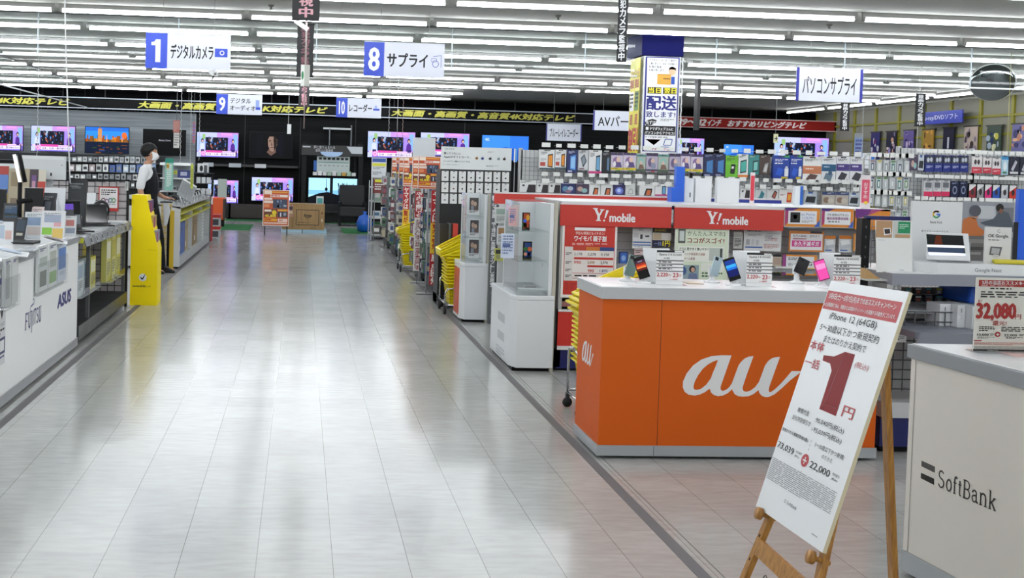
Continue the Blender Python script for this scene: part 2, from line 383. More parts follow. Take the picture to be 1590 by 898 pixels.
# ---- orange counter ----
au = thing('phone_counter', 'orange phone counter with a white script logo and grey-edged white top', 'counter', (2.45, 6.2, 0))
AX0, AX1, AY0, AY1 = 1.66, 3.23, 5.98, 6.5
ORG = M('cc5808', .55, spec=.3); ORG2 = M('c9723f', .5)
b = MB().box(AX0, AX1, AY0, AY1, .075, .885, ORG); fr = pxf(b, 1050, 540, 1250, 630, AY0)
fr = Face(b, fr.O, fr.U, fr.V, (0, -1, 0), 1/7.95, 1/7.95, 0, 0, .0008)
AO = [(668,98),(540,98),(420,112),(300,155),(200,230),(125,330),(85,430),(85,500),(110,555),(160,590),(235,600),(300,585),(360,555),(415,512)]
AI = [(503,158),(490,160),(440,180),(380,215),(320,270),(265,350),(228,430),(215,490),(222,515),(235,528),(262,530),(310,515),(370,465),(425,385)]
AS = [[(503,158),(668,98),(600,320),(550,480),(548,512),(560,532),(585,537),(620,522),(655,490),(685,445),(690,515),(640,565),(580,595),(520,603),(470,590),(435,560),(415,512),(425,385),(445,320),(480,230)],
 [(940,103),(870,320),(825,470),(820,510),(835,537),(875,545),(925,525),(975,485),(1020,420),(1018,520),(960,570),(900,598),(830,605),(770,600),(725,575),(690,515),(685,445),(700,400),(730,310),(760,220),(790,175),(830,135),(880,110)],
 [(1268,107),(1200,320),(1150,480),(1145,520),(1152,545),(1170,545),(1220,510),(1290,440),(1350,370),(1420,280),(1540,280),(1530,295),(1400,400),(1300,500),(1220,570),(1150,605),(1110,608),(1060,590),(1030,555),(1018,520),(1020,420),(1050,330),(1085,220),(1120,165),(1160,130),(1210,112)]]
LOGO = M('dddddd', .45)
def au_logo(f):
    for i in range(13): f.poly([AO[i], AI[i], AI[i+1], AO[i+1]], LOGO)
    for p in AS: f.poly(p, LOGO)
au_logo(fr)
f2 = Face(b, (AX0, 6.40, .62), (0, -1, 0), (0, 0, -1), (-1, 0, 0), .26/1500, .30/1200, 0, 0, .0008)   # same mark on the end panel
au_logo(f2)
sx = gy(1024, 580, AY0).x
b.box(sx-.0015, sx+.0015, AY0-.001, AY0, .075, .885, M('5a2408', .6))
b.build('body', au, bevel=.003)
b = MB().box(AX0-.012, AX1+.012, AY0-.012, AY1+.012, .88, .944, M('b6b8bb', .35)).box(AX0, AX1, AY0, AY1, .944, .947, M('f2f2f3', .2))
b.build('worktop', au, bevel=.003)
b = MB().box(AX0-.008, AX1+.008, AY0-.008, AY1+.008, .018, .075, M('a9adb1', .35, .3)); b.box(sx-.001-.02, sx+.001-.02, AY0-.0095, AY0-.008, .02, .073, M('4c4e50', .5)); b.build('kick_strip', au)
MB().box(AX0+.05, AX1-.05, AY0+.05, AY1-.05, 0, .03, BLACK).build('plinth', au)

# ---- white counter with grey logo, at the right edge ----
sb = thing('service_counter', 'tall white counter with a grey-edged top and dark grey logo, by the wooden easel', 'counter', (2.9, 3.9, 0))
A_ = Vector((2.43, 4.25, 0)); B_ = Vector((2.50, 3.60, 0))
def quadprism(pts, z0, z1, m, b=None):
    b = b or MB(); return b.prism(pts, 2, z0, z1, m)
SBW = M('d8d2ca', .45)
P4 = [(2.43, 4.25), (2.50, 3.60), (3.6, 3.58), (3.6, 4.25)]
b = quadprism(P4, .10, .87, SBW)
N_ = Vector((B_.y-A_.y, A_.x-B_.x, 0)).normalized()
if N_.x > 0: N_ = -N_
U_ = (B_-A_).normalized(); FL = (B_-A_).length
b.add([A_+U_*.03+N_*.0015+Vector((0, 0, z)) for z in (.1, .87)]+[A_+U_*.033+N_*.0015+Vector((0, 0, z)) for z in (.87, .1)], [(0, 3, 2, 1)], M('8c8a86', .5))
def onface(px, py):
    v = ray(px, py); t = (A_-C0).dot(N_)/v.dot(N_); p = C0+v*t
    return (p-A_).dot(U_), -(p.z)
f = Face(b, A_, U_, (0, 0, -1), N_, 1, 1, 0, 0, .0008)
GR = M('4b4947', .5); INK2 = M('22201f', .5)
q = [onface(1420+x/8.164, 700+y/8.164) for x, y in ((92,127),(262,205),(258,282),(88,198))]; f.poly(q[::-1], GR)
q = [onface(1420+x/8.164, 700+y/8.164) for x, y in ((84,280),(252,358),(250,437),(80,350))]; f.poly(q[::-1], GR)
f.poly(q, GR)
def strokes(f, L, x, y, w, h, t, m, sh=0):
    """letters drawn as strokes in a unit box, thin and thick"""
    for st in L:
        th = t*(st[0]); pts = [(x+w*a, y+h*(1-c)) for a, c in st[1]]
        f.line(pts, th, m, 2)
def arc(cx, cy, rx, ry, a0, a1, n=10): return [(cx+rx*math.cos(math.radians(a0+(a1-a0)*i/n)), cy+ry*math.sin(math.radians(a0+(a1-a0)*i/n))) for i in range(n+1)]
SER = {'S': [(1, arc(.5,.76,.32,.22,30,260)+arc(.5,.27,.36,.25,95,-160))], 'o': [(1, arc(.5,.33,.36,.33,0,360,18))],
 'f': [(1.1,[(.35,0),(.35,.78)]+arc(.62,.78,.27,.2,180,30,6)),(.6,[(.05,.62),(.8,.62)]),(.6,[(.1,0),(.65,0)])],
 't': [(1.1,[(.4,.85),(.4,.12)]+arc(.62,.12,.22,.11,180,300,4)),(.6,[(.05,.62),(.8,.62)])],
 'B': [(1.2,[(.2,0),(.2,1)]),(.8,[(.05,1),(.5,1)]+arc(.5,.76,.33,.24,90,-90)+[(.2,.52)]),(.9,[(.5,.52)]+arc(.5,.26,.4,.26,90,-90)+[(.05,0)])],
 'a': [(1,arc(.42,.47,.3,.18,170,20,6)+[(.72,.1),(.85,0),(.98,.03)]),(.9,[(.72,.38)]+arc(.42,.18,.32,.18,90,300,8)+[(.72,.12)])],
 'n': [(1.1,[(.2,0),(.2,.64)]),(1.1,arc(.5,.46,.3,.2,165,0,6)+[(.8,0)]),(.6,[(.02,0),(.4,0)]),(.6,[(.62,0),(.98,0)]),(.6,[(.04,.64),(.2,.64)])],
 'k': [(1.1,[(.22,0),(.22,1)]),(.9,[(.22,.28),(.8,.64)]),(1.1,[(.4,.4),(.88,0)]),(.6,[(.05,0),(.42,0)]),(.6,[(.62,.64),(.95,.64)]),(.6,[(.7,0),(1,0)]),(.6,[(.06,1),(.22,1)])],
 'F': [(1.3,[(.2,0),(.2,1)]),(.9,[(.05,1),(.9,1)]),(.9,[(.2,.52),(.75,.52)]),(.7,[(.02,0),(.4,0)]),(.7,[(.9,1),(.9,.85)])],
 'U': [(1.3,[(.2,1),(.2,.25)]+arc(.5,.25,.3,.25,180,360,8)),(.8,[(.8,.25),(.8,1)]),(.6,[(.02,1),(.4,1)]),(.6,[(.65,1),(.95,1)])],
 'J': [(1.2,[(.5,1.0),(.5,-.3),(.3,-.42)])], 'I': [(1.3,[(.5,0),(.5,1)])], 'T': [(1.3,[(.5,0),(.5,1)]),(.9,[(.05,1),(.95,1)]),(.6,[(.05,1),(.05,.85)]),(.6,[(.95,1),(.95,.85)])]}
def serif(f, word, ws, x, y, w, h, t, m):
    tot = sum(ws); cx = x
    for ch, ww in zip(word, ws):
        strokes(f, SER[ch], cx, y, w*ww/tot*.88, h, t, m); cx += w*ww/tot
p0 = onface(1457, 730); p1 = onface(1548, 800)
t0 = onface(1462, 731); t1 = onface(1460, 757)
hh = abs(t1[1]-t0[1]); base = onface(1462, 759)
serif(f, 'SoftBank', [1,.85,.6,.55,1,.85,1,.95], p0[0], t0[1], p1[0]-p0[0], hh, .006, INK2)
b.build('body', sb, bevel=.002)
quadprism([(2.418, 4.262), (2.488, 3.588), (3.61, 3.568), (3.61, 4.262)], .868, .922, M('8f9296', .4)).prism([(2.43, 4.25), (2.50, 3.60), (3.6, 3.58), (3.6, 4.25)], 2, .922, .926, M('dfe0e2', .15)).build('worktop', sb, bevel=.002)
quadprism([(2.425, 4.255), (2.495, 3.595), (3.605, 3.575), (3.605, 4.255)], .02, .10, M('a4a7aa', .4)).prism([(2.48, 4.2), (2.55, 3.65), (3.55, 3.63), (3.55, 4.2)], 2, 0, .02, BLACK).build('kick_strip', sb)

# ---- price sign standing on that counter ----
ps = thing('price_sign', 'clear-framed red and white price sign reading 32,080 standing on the white counter', 'sign', (2.95, 4.0, .926))
Yp = 4.05
x0, x1, z0, z1 = pxr(1513, 432, 1625, 556, Yp); z0 = .93
b = MB().box(x0, x1, Yp, Yp+.003, z0, z1, M('d9d4cb', .5)); f = F_front(b, x0, z1, Yp, (x1-x0)/112, (z1-z0)/124)
f.rect(4, 4, 104, 11, M('a02522', .5)); f.text('3月の当店おススメキャンペーン', 9, 5, 96, 7, WHITE, bold=.02); f.lines(8, 13, 90, 1.8, 1, M('d8b0a8'))
f.lines(22, 17, 55, 4, 1, INK); f.lines(8, 23, 95, 12, 3, INK, fill=.5)
R2 = M('a31f1c', .5)
f.text('最大', 4, 37, 7, 4, R2); f.text('32,080', 3, 43, 60, 29, R2, bold=.085); f.text('円', 63, 61, 9, 8, R2, bold=.02); f.text('還元!', 28, 72, 22, 8, R2, bold=.02)
f.lines(8, 82, 24, 9, 3, INK); f.lines(42, 82, 50, 9, 3, INK); f.text('10,000', 5, 94, 18, 4.5, INK, bold=.03); f.text('22,000', 47, 94, 20, 4.5, INK, bold=.03); f.lines(25, 94, 7, 4, 2, INK); f.lines(70, 94, 12, 4, 2, INK)
f.disc(37, 95, 4.5, 4.5, R2); f.rect(34.5, 94.4, 5, 1.2, WHITE, 2); f.rect(36.4, 92.5, 1.2, 5, WHITE, 2)
f.lines(6, 99.5, 26, 3, 2, INK); f.lines(50, 99.5, 26, 3, 2, INK); f.rect(-.3+1, 105, 12, 2, R2); f.lines(1, 108.5, 100, 5, 3, M('c07a70'), gap=.02); f.lines(1, 115, 104, 6, 4, M('8b8680'), gap=.02)
f.rect(0, 120, 112, 3.6, INK, 1); f.text('SoftBank 5G', 22, 121, 16, 1.8, M('c8c8c8'))
b.build('sheet', ps)
MB().box(x0-.004, x1+.004, Yp-.006, Yp-.003, z0-.003, z1+.004, ACRYL).box(x0-.004, x1+.004, Yp+.005, Yp+.008, z0-.003, z1+.004, ACRYL).box(x0, x1, Yp-.03, Yp+.05, .926, .93, ACRYL).build('holder', ps)

# ---- wooden easel and its leaning board ----
def board_axes(th, ti, ro):
    a = Vector((math.sin(th), -math.cos(th), 0)); n = Vector((-math.cos(th), -math.sin(th), 0))
    up = Vector((0, 0, 1))*math.cos(ti)-n*math.sin(ti)
    a2 = a*math.cos(ro)+up*math.sin(ro); u2 = up*math.cos(ro)-a*math.sin(ro)
    return a2, u2, a2.cross(u2).normalized()
EBL = Vector((1.61, 3.758, .42)); EW, EH = .53, .83
ea, eu, en = board_axes(math.radians(-2.3), math.radians(17.4), math.radians(2.4))
if en.x > 0: en = -en
TLb = EBL+eu*EH
b = MB(); bv = []
for t in (0, -.012):
    for a_, u_ in ((0, 0), (EW, 0), (EW, EH), (0, EH)): bv.append(EBL+ea*a_+eu*u_+en*t)
b.add(bv, [(0, 1, 2, 3), (4, 7, 6, 5)], M('e4e6e9', .4)); b.add(bv, [(0, 4, 5, 1), (1, 5, 6, 2), (2, 6, 7, 3), (3, 7, 4, 0)], M('cfc5a6', .6))
# inverse projective map from photo pixels to the board
def bl(px, py):
    v = ray(px, py); t = (EBL-C0).dot(en)/v.dot(en); p = C0+v*t-TLb
    return p.dot(ea), -p.dot(eu)
cs = [bl(*p) for p in ((1291,425),(1419,452),(1177,794),(1277,856))]
f = Face(b, TLb, ea, -eu, en, EW/100, EH/150, 0, 0, .0007)
RB = M('b5343a', .5)
f.rect(1, 6.3, 96, 12, RB)
f.text('3月5日(土)～3月7日(月)までのおススメキャンペーン', 5, 7.6, 87, 4.4, WHITE, bold=.02); f.text('※上記期間終了後も、同様または内容のキャンペーンを実施する可能性がございます。', 2, 13.8, 93, 2.7, WHITE, bold=.01)
f.text('iPhone 12 (64GB)', 15, 19.6, 62, 5.4, INK); f.text('5～30歳以下かつ新規契約', 7, 27.2, 78, 4.9, INK); f.text('またはのりかえ契約で', 17, 34.2, 57, 4.6, INK)
f.text('本体', 1.5, 39.2, 20, 5.8, RB, bold=.03); f.text('一括', 2, 50.4, 21, 5.8, RB, bold=.03)
one_ = [(24,46.5),(25,49.8),(36,50.2),(41,54),(41.5,78),(64.5,78.2),(63,41),(50,41),(38,45.5)]; f.poly(one_, RB, 1); f.poly(one_[::-1], RB, 1)
f.poly([(50,41),(45.6,77.6),(46.6,77.6),(51,41)], M('8c2228', .5), 2); f.rect(41.6, 73.5, 22.6, .4, M('8c2228'), 2)
f.text('(税込)', 67, 44.6, 17, 4.2, RB); f.text('円', 70.5, 70.5, 14, 6.6, RB, bold=.02)
f.text('機種代金', 14, 81.6, 17, 3.1, INK); f.text(':95,040円(税込)', 41, 82.8, 39, 3.9, INK); f.text('当社特割値引き', 10, 87, 27, 3.1, INK); f.text(':-95,039円(税込)', 40, 88.6, 41, 3.9, INK)
f.text('新規/のりかえ/機種変更/端末購入', 2, 97, 40, 2.2, INK, bold=.01); f.text('73,039', 2.5, 106.2, 25, 4.3, INK, bold=.01); f.text('円分還元', 30, 106.4, 9, 1.5, INK); f.text('(税込)', 30, 109, 7, 1.5, INK)
f.text('5～30歳以下かつ新規/', 51, 96.6, 39, 3, INK); f.text('のりかえ', 64, 101.4, 14, 2.5, INK); f.text('22,000', 53, 107.8, 27, 4.6, INK, bold=.01); f.text('円分還元', 83, 108, 9, 1.6, INK); f.text('(税込)', 83, 110.6, 8, 1.6, INK)
f.disc(45, 109.5, 5, 3.9, RB, 1); f.rect(42.3, 109.1, 5.4, .8, WHITE, 2); f.rect(44.5, 107.4, 1, 4.2, WHITE, 2)
for yy in (97, 99.5, 102, 116): f.rect(44.8, yy, .4, 1.2, INK, 1)
f.lines(2, 117, 93, 14, 13, M('8b8d91'), 2, .42, .05)
f.rect(36, 136, 2.4, .5, GREY, 1); f.rect(36, 137.2, 2.4, .5, GREY, 1); f.text('SoftBank', 40, 136, 15, 2, GREY); f.lines(82, 144, 13, 1, 1, GREY)
tag(b.build('easel_sign'), 'large white campaign board with a red number 1 leaning on the wooden easel', 'sign')
es = thing('wooden_easel', 'varnished wooden easel with round pegs holding the white campaign board', 'easel', (1.8, 3.4, 0))
def bar(p, q, wv, tv, m, b):
    p = Vector(p); q = Vector(q); vs = []
    for c in (p, q):
        for s1, s2 in ((-1, -1), (1, -1), (1, 1), (-1, 1)): vs.append(c+Vector(wv)*s1+Vector(tv)*s2)
    return b.add(vs, [(3, 2, 1, 0), (4, 5, 6, 7), (0, 1, 5, 4), (1, 2, 6, 5), (2, 3, 7, 6), (3, 0, 4, 7)], m)
bo = -en*.03
def ept(a_, u_, off=0): return EBL+ea*a_+eu*u_+en*(-.028+off)
# feet where the legs meet the floor
def toz0(p, q): t = p.z/(p.z-q.z); return p+(q-p)*t
topc = ept(EW*.5, EH*.98)
L1a, R1a = ept(EW*.14, .0), ept(EW*.93, .0)
hl, hr = ept(EW*.40, EH*.98), ept(EW*.60, EH*.98)
fl_ = toz0(hl, L1a+(L1a-hl)*.02); fr_ = toz0(hr, R1a+(R1a-hr)*.02)
print('feet', fl_, fr_)
bar(hl, fl_, ea*.016, en*.010, WOOD, MB()).build('leg', es); bar(hr, fr_, ea*.016, en*.010, WOOD, MB()).build('leg', es)
bk = Vector((2.06, 3.62, 0)); bt = topc-en*.03
bar(bt, bk, ea*.017, Vector((.01, 0, 0)), WOOD, MB()).build('rear_leg', es)
t = .30
def onl(h_, f_, z): k = (h_.z-z)/(h_.z-f_.z); return h_+(f_-h_)*k
zc = .30
bar(onl(hl, fl_, zc)+en*.004, onl(hr, fr_, zc)+en*.004, eu*.028, en*.008, WOOD, MB()).build('crossbar', es)
bar(hl, hr, eu*.02, en*.012, WOOD, MB()).build('head_block', es)
for h_, f_ in ((hl, fl_), (hr, fr_)):
    p = onl(h_, f_, .405) ; b = MB()
    b.tube([p-en*.02, p+en*.045], .008, WOOD); b.tube([p+en*.034, p+en*.05], [.021, .021], WOOD, 16); b.build('peg', es)
    for z in (.335, .25): pp = onl(h_, f_, z); MB().tube([pp+en*.009, pp+en*.0115], .006, M('3a2410', .6), 10).build('peg_hole', es)
b = MB(); p = onl(hr, fr_, .17); q = bk+(bt-bk)*.12
n = 26
for i in range(n):
    k = i/(n-1); c = p+(q-p)*k+Vector((0, 0, -.05*math.sin(PI*k))); d = (q-p).normalized(); o_ = Vector((0, 0, 1)) if i % 2 else d.cross(Vector((0, 0, 1)))
    b.tube([c+d*.009*math.cos(a*PI/4)+o_*.005*math.sin(a*PI/4) for a in range(8)], .0016, BLACK, 5, True)
b.build('chain', es)
b = MB(); c = onl(hl, fl_, .255)+ea*.13-eu*.03
b.tube([c+ea*.012*math.cos(a*PI/5)+eu*.012*math.sin(a*PI/5) for a in range(10)], .0016, BLACK, 5, True); b.build('hook_ring', es)

# ---- showcases ----
MILK = bpy.data.materials.new('milky_acrylic'); MILK.use_nodes = True
_n = MILK.node_tree; _o = _n.nodes['Material Output']; _mx = _n.nodes.new('ShaderNodeMixShader'); _mx.inputs[0].default_value = .45; _tr = _n.nodes.new('ShaderNodeBsdfTranslucent'); _tr.inputs[0].default_value = hexc('eef1f3')
_n.nodes['Principled BSDF'].inputs['Base Color'].default_value = hexc('e8ebee'); _n.nodes['Principled BSDF'].inputs['Roughness'].default_value = .3
_n.links.new(_n.nodes['Principled BSDF'].outputs[0], _mx.inputs[1]); _n.links.new(_tr.outputs[0], _mx.inputs[2]); _n.links.new(_mx.outputs[0], _o.inputs[0])
def showcase(nm, label, X0, X1, Y0, Y1, zb, zt, nsh, left='ffffff'):
    t = thing('display_cabinet', label, 'display cabinet', ((X0+X1)/2, (Y0+Y1)/2, 0))
    WC = M('dcdfe2', .3); b = MB().prism([(X0+.04, Y0), (X1, Y0-.0), (X1, Y1), (X0, Y1), (X0, Y0+.12)], 2, .03, zb, WC)
    if left == 'ffffff':
        f = Face(b, (X0, Y0+.75, zb-.1), (0, -1, 0), (0, 0, -1), (-1, 0, 0), 1, 1, 0, 0, .001)
        f.rect(.15, .06, .3, .07, LGREY); f.rect(.15, .21, .3, .07, LGREY); f.lines(.12, .34, .36, .08, 3, LGREY)
    else: b.box(X0-.002, X0+.0, Y0+.14, Y1-.02, .06, zb-.03, M('c2451c', .4)); b.box(X0-.003, X0, Y0+.12, Y1, .03, .06, WC)
    b.build('base_cabinet', t, bevel=.006)
    MB().box(X0+.02, X1-.02, Y0+.05, Y1-.02, 0, .03, BLACK).build('plinth', t)
    MB().prism([(X0+.03, Y0-.005), (X1, Y0-.005), (X1, Y1+.0), (X0-.005, Y1), (X0-.005, Y0+.11)], 2, zb, zb+.035, WC).build('deck', t, bevel=.006)
    dy = (Y1-Y0)*.62; yb = Y0+dy
    MB().box(X0+.03, X1-.02, yb, yb+.02, zb+.035, zt, WC).build('back_panel', t); MB().box(X0+.02, X1, Y0+.02, yb+.02, zt-.008, zt, ACRYL).build('clear_roof', t)
    MB().box(X1-.05, X1-.02, Y0+.02, yb, zb+.035, zt-.012, WC).build('side_panel', t, bevel=.003)
    MB().box(X1-.016, X1+.012, Y0+.03, Y0+.07, 0, zt+.0, M('b9b6a8', .5)).build('rear_post', t)
    MB().box(X0+.034, X1-.052, Y0+.022, Y0+.026, zb+.035, zt-.012, ACRYL).box(X0+.034, X0+.038, Y0+.03, yb, zb+.035, zt-.012, ACRYL).build('clear_window', t)
    for i in range(nsh):
        z = zb+.06+(zt-zb-.06)*(i)/nsh if i else zb+.075
        MB().box(X0+.04, X1-.055, Y0+.03, yb-.002, z, z+.006, ACRYL).box(X0+.04, X1-.055, Y0+.03, Y0+.034, z, z+.006, M('b8c6c8', .2)).build('shelf', t)
    return t
showcase('a', 'white phone showcase with two colourful phones inside, next to the orange counter', 1.66, 1.99, 8.55, 9.5, .56, 1.325, 3)
showcase('b', 'white showcase with three small portrait posters and an orange side, behind the yellow baskets', 1.655, 1.925, 11.27, 11.8, .57, 1.32, 3, 'x')
def phone(name_label, loc, w, h, wall, body, rotz=0, lean=0, group=None, stand=False, back=False):
    """a phone; wall = list of (kind, args) drawn on its screen in a 100 x 200 frame"""
    t = thing('smartphone', name_label, 'phone', loc, rotz, group)
    b = MB().box(-w/2, w/2, 0, .008, 0, h, M(body, .25)); f = F_front(b, -w/2, h, 0, w/100, h/200, eps=.0005)
    if not back:
        f.rect(4, 4, 92, 192, M('0a0b0e', .15))
        for kind, a, c in wall:
            mm = M(c, .3)
            if kind == 'r': f.rect(*a, mm, 2)
            elif kind == 'd': f.disc(*a, mm, 3)
    else:
        f.rect(12, 8, 34, 34, M('16191c', .3), 1); f.disc(22, 18, 7, 7, BLACK, 2); f.disc(36, 32, 7, 7, BLACK, 2)
    o = b.build('body', t, local=True, bevel=.002)
    o.rotation_euler = (lean, 0, 0)
    return t, o
PX1 = [('r', (16,12,70,170), 'b8451e'), ('d', (72,60,24,34), 'e6a51e'), ('d', (35,96,24,20), '2a5fd0'), ('r', (10,120,50,50), '1f8a3c'), ('d', (78,118,20,22), 'b9341c'), ('r', (40,172,50,18), '0f2c26')]
PX2 = [('r', (16,12,70,170), '13408c'), ('d', (30,84,26,22), '1f6f3a'), ('d', (74,84,24,24), 'd2603c'), ('d', (28,140,20,20), 'e3a089'), ('r', (52,120,40,40), '2f60d8'), ('r', (10,170,80,20), '0d2b2a')]
for pr_, (xa, ya, xb, yb) , lab in ((PX1, (811,326,823,353), 'upright phone with a red and multicoloured screen on the top shelf of the white showcase'), (PX2, (812,374,826,402), 'upright phone with a blue and multicoloured screen on the middle shelf of the white showcase')):
    x0, x1, z0, z1 = pxr(xa, ya, xb, yb, 8.75); zs = min((.56+.06+.7033*i/3+.006) for i in (1, 2)) if ya > 350 else .56+.06+.705*2/3+.006
    phone(lab, ((x0+x1)/2, 8.75, zs), x1-x0, z1-z0, pr_, '15161a')
tag(MB().box(1.78, 1.87, 8.68, 8.72, .642, .66, M('8e9194', .4)).box(1.72, 1.93, 8.6, 8.7, .641, .6425, M('d5d8da', .4)).build('nameplate_tray'), 'small grey holder lying empty on the lowest shelf of the white showcase', 'holder')
# pockets clipped to the near cabinet's left side
for (xa, ya, xb, yb), lab, c in (((788,322,799,350), 'pink and white leaflet in the clear pocket at the showcase top', 'd9a9ab'), ((776,362,796,400), 'blue and white leaflet in a tilted clear pocket on the showcase side', 'c9d3e6')):
    x0, x1, z0, z1 = pxr(xa, ya, xb, yb, 8.62); b = MB().box(x0, x1, 8.555, 8.5705, z0, z1, M(c, .4)); f = F_front(b, x0, z1, 8.555, (x1-x0)/100, (z1-z0)/100); f.lines(10, 8, 80, 80, 7, M('6e7da6')); f.rect(10, 40, 60, 14, M('35508f'), 1)
    tag(b.build('leaflet'), lab, 'leaflet')
# the grey banner panel beside the far showcase
b = MB().box(1.925, 1.99, 11.2, 11.225, 0, 1.33, M('5d6064', .5)); f = F_front(b, 1.925, 1.33, 11.2, .065/10, 1.33/200)
f.text('「スマ放題」で通話し放題&ネットし放題!', 1.8, 4, 6.4, 140, WHITE, bold=.03, vert=True)
for y_ in (150, 162, 174, 186): f.rect(2+3*Rm(), y_, 3.5, 4, M('7c7f83'), 1)
tag(b.build('grey_banner'), 'tall narrow grey panel with white vertical Japanese lettering beside a white showcase', 'sign')
# posters inside the far showcase
for i, (xa, ya, xb, yb) in enumerate(((728,304,744,332), (729,342,744,370), (727,378,744,408))):
    x0, x1, z0, z1 = pxr(xa, ya, xb, yb, 11.4); zs = [.57+.06+.69*2/3+.006, .57+.06+.69/3+.006, .57+.081][i]; h_ = z1-z0
    b = MB().box(x0, x1, 11.4, 11.404, zs, zs+h_, M('dfdfe0', .4)); f = F_front(b, x0, zs+h_, 11.4, (x1-x0)/100, h_/100)
    f.rect(6, 6, 88, 70, M('4a4446', .5)); f.disc(35, 34, 16, 14, M('b99a88'), 2); f.disc(62, 40, 15, 13, M('c2a58f'), 2); f.rect(22, 50, 28, 26, M('8a8f9a'), 3); f.rect(54, 54, 30, 22, M('6b5550'), 3); f.lines(8, 80, 80, 12, 2, INK)
    tag(b.build('mini_poster'), 'small portrait poster, %s of three standing in the far white showcase' % ('upper', 'middle', 'lowest')[i], 'poster', 'portrait posters in the showcase')

# ---- shopping baskets ----
def basket_mesh(lat=True):
    b = MB(); wx, wy, h = .28, .40, .24; tx, ty = .21, .33
    def ring(z): k = z/h; return tx+(wx-tx)*k, ty+(wy-ty)*k
    rows = 7; cols = 9
    b.box(-tx/2, tx/2, -ty/2, ty/2, 0, .006, YEL)
    for s in range(4):
        for r_ in range(rows):
            z0 = h*r_/rows; z1 = h*(r_+1)/rows; zi = z0+(z1-z0)*.3
            for (za, zb_) in ((z0, zi),):
                a = ring(za); c = ring(zb_)
                q = lambda g, u, z: ((-g[0]/2+g[0]*u, -g[1]/2, z) if s == 0 else (g[0]/2, -g[1]/2+g[1]*u, z) if s == 1 else (g[0]/2-g[0]*u, g[1]/2, z) if s == 2 else (-g[0]/2, g[1]/2-g[1]*u, z))
                b.add([q(a, 0, za), q(a, 1, za), q(c, 1, zb_), q(c, 0, zb_)], [(0, 1, 2, 3)], YEL)
            a = ring(z0); c = ring(z1)
            for i in range(cols+1):
                u0 = max(0, i/cols-.022); u1 = min(1, i/cols+.022)
                b.add([q(a, u0, z0), q(a, u1, z0), q(c, u1, z1), q(c, u0, z1)], [(0, 1, 2, 3)], YEL)
        a = ring(h*.86); c = ring(h)
        b.add([q(a, 0, h*.86), q(a, 1, h*.86), q(c, 1, h), q(c, 0, h)], [(0, 1, 2, 3)], YEL)
    for (x, y, x2, y2) in ((-wx/2-.02, -wy/2-.02, wx/2+.02, -wy/2), (-wx/2-.02, wy/2, wx/2+.02, wy/2+.02), (-wx/2-.02, -wy/2, -wx/2, wy/2), (wx/2, -wy/2, wx/2+.02, wy/2)):
        b.box(x, x2, y, y2, h-.013, h, YEL)
    return b
def basket(label, loc, rot=(0, 0, 0), group=None, proto=[None]):
    if proto[0] is None:
        t = thing('shopping_basket', label, 'basket', loc, 0, group)
        basket_mesh().build('basket_body', t, local=True)
        for s in (-1, 1):
            b = MB(); b.tube([(-.15, s*.05, .235), (-.152, s*.16, .225), (-.10, s*.19, .232), (.10, s*.19, .232), (.152, s*.16, .225), (.15, s*.05, .235)], .006, YEL, 6); b.build('handle', t, local=True)
        proto[0] = t
    else:
        t = dup(proto[0], loc, 0, label, group)
    t.location = loc; t.rotation_euler = rot
    return t
def basket_cart(label, x, y, rz):
    t = thing('basket_trolley', label, 'trolley', (x, y, 0), rz); b = MB()
    for s in (-1, 1):
        b.tube([(s*.17, -.23, .09), (s*.17, -.23, .22), (s*.15, -.235, .27), (s*.08, -.24, .285), (0, -.24, .287)], .009, CHROME)
        b.tube([(s*.17, .23, .09), (s*.17, .23, .34), (s*.12, .24, .40), (0, .24, .42)], .009, CHROME)
        b.tube([(s*.17, -.23, .12), (s*.17, .23, .12)], .009, CHROME)
    b.tube([(-.17, -.23, .10), (.17, -.23, .10)], .008, CHROME); b.tube([(-.17, .23, .10), (.17, .23, .10)], .008, CHROME); b.box(-.12, .12, -.17, .17, .088, .096, M('8a8c90', .4, .6))
    fr0 = b.build('frame', t, local=True)
    for sx_ in (-1, 1):
        for sy_ in (-1, 1):
            b = MB().lathe([(.001, -.012), (.03, -.012), (.034, 0), (.03, .012), (.001, .012)], (sx_*.17, sy_*.23, .034), M('141414', .6), 14, 0); b.box(sx_*.17-.017, sx_*.17+.017, sy_*.23-.012, sy_*.23+.012, .034, .095, M('33363a', .4)); b.build('caster', fr0, local=True)
    return t
def stack(x, y, rz, n, dz, where, grp, tops):
    basket_cart('chrome trolley on casters carrying the basket stack '+where, x, y, rz)
    for i in range(n):
        basket('yellow basket in the stack %s, %s counting up' % (where, ORD[i] if i < len(ORD) else 'fortieth'), (x, y, .10+i*dz), (0, 0, rz), grp)
    z = .10+(n-1)*dz
    for i, (dx, dy, dzz, rx, ry) in enumerate(tops):
        basket('yellow basket tipped askew atop the stack %s, %s up' % (where, ORD[i]), (x+dx, y+dy, z+dzz), (rx, ry, rz), grp)
stack(1.74, 12.08, 0, 10, .034, 'beside the white showcase', 'baskets beside the white showcase', [(.0, 0, .045, 0, -.32), (.005, .01, .08, 0, -.38), (.01, -.01, .115, 0, -.44), (.015, 0, .15, 0, -.5)])
stack(1.68, 16.75, 0, 8, .036, 'in front of the vertical banners', 'baskets in front of the vertical banners', [(.0, 0, .05, 0, -.30), (.0, .01, .085, 0, -.34), (.01, -.01, .12, 0, -.38)])
stack(2.035, 7.12, PI/2, 11, .031, 'behind the orange counter', 'baskets behind the orange counter', [(.0, 0, .06, -.15, 0), (.0, .01, .12, -.22, 0), (.03, -.01, .17, -.30, 0), (.06, 0, .215, -.36, 0), (.10, 0, .25, -.40, 0), (.13, .01, .28, -.42, 0)])

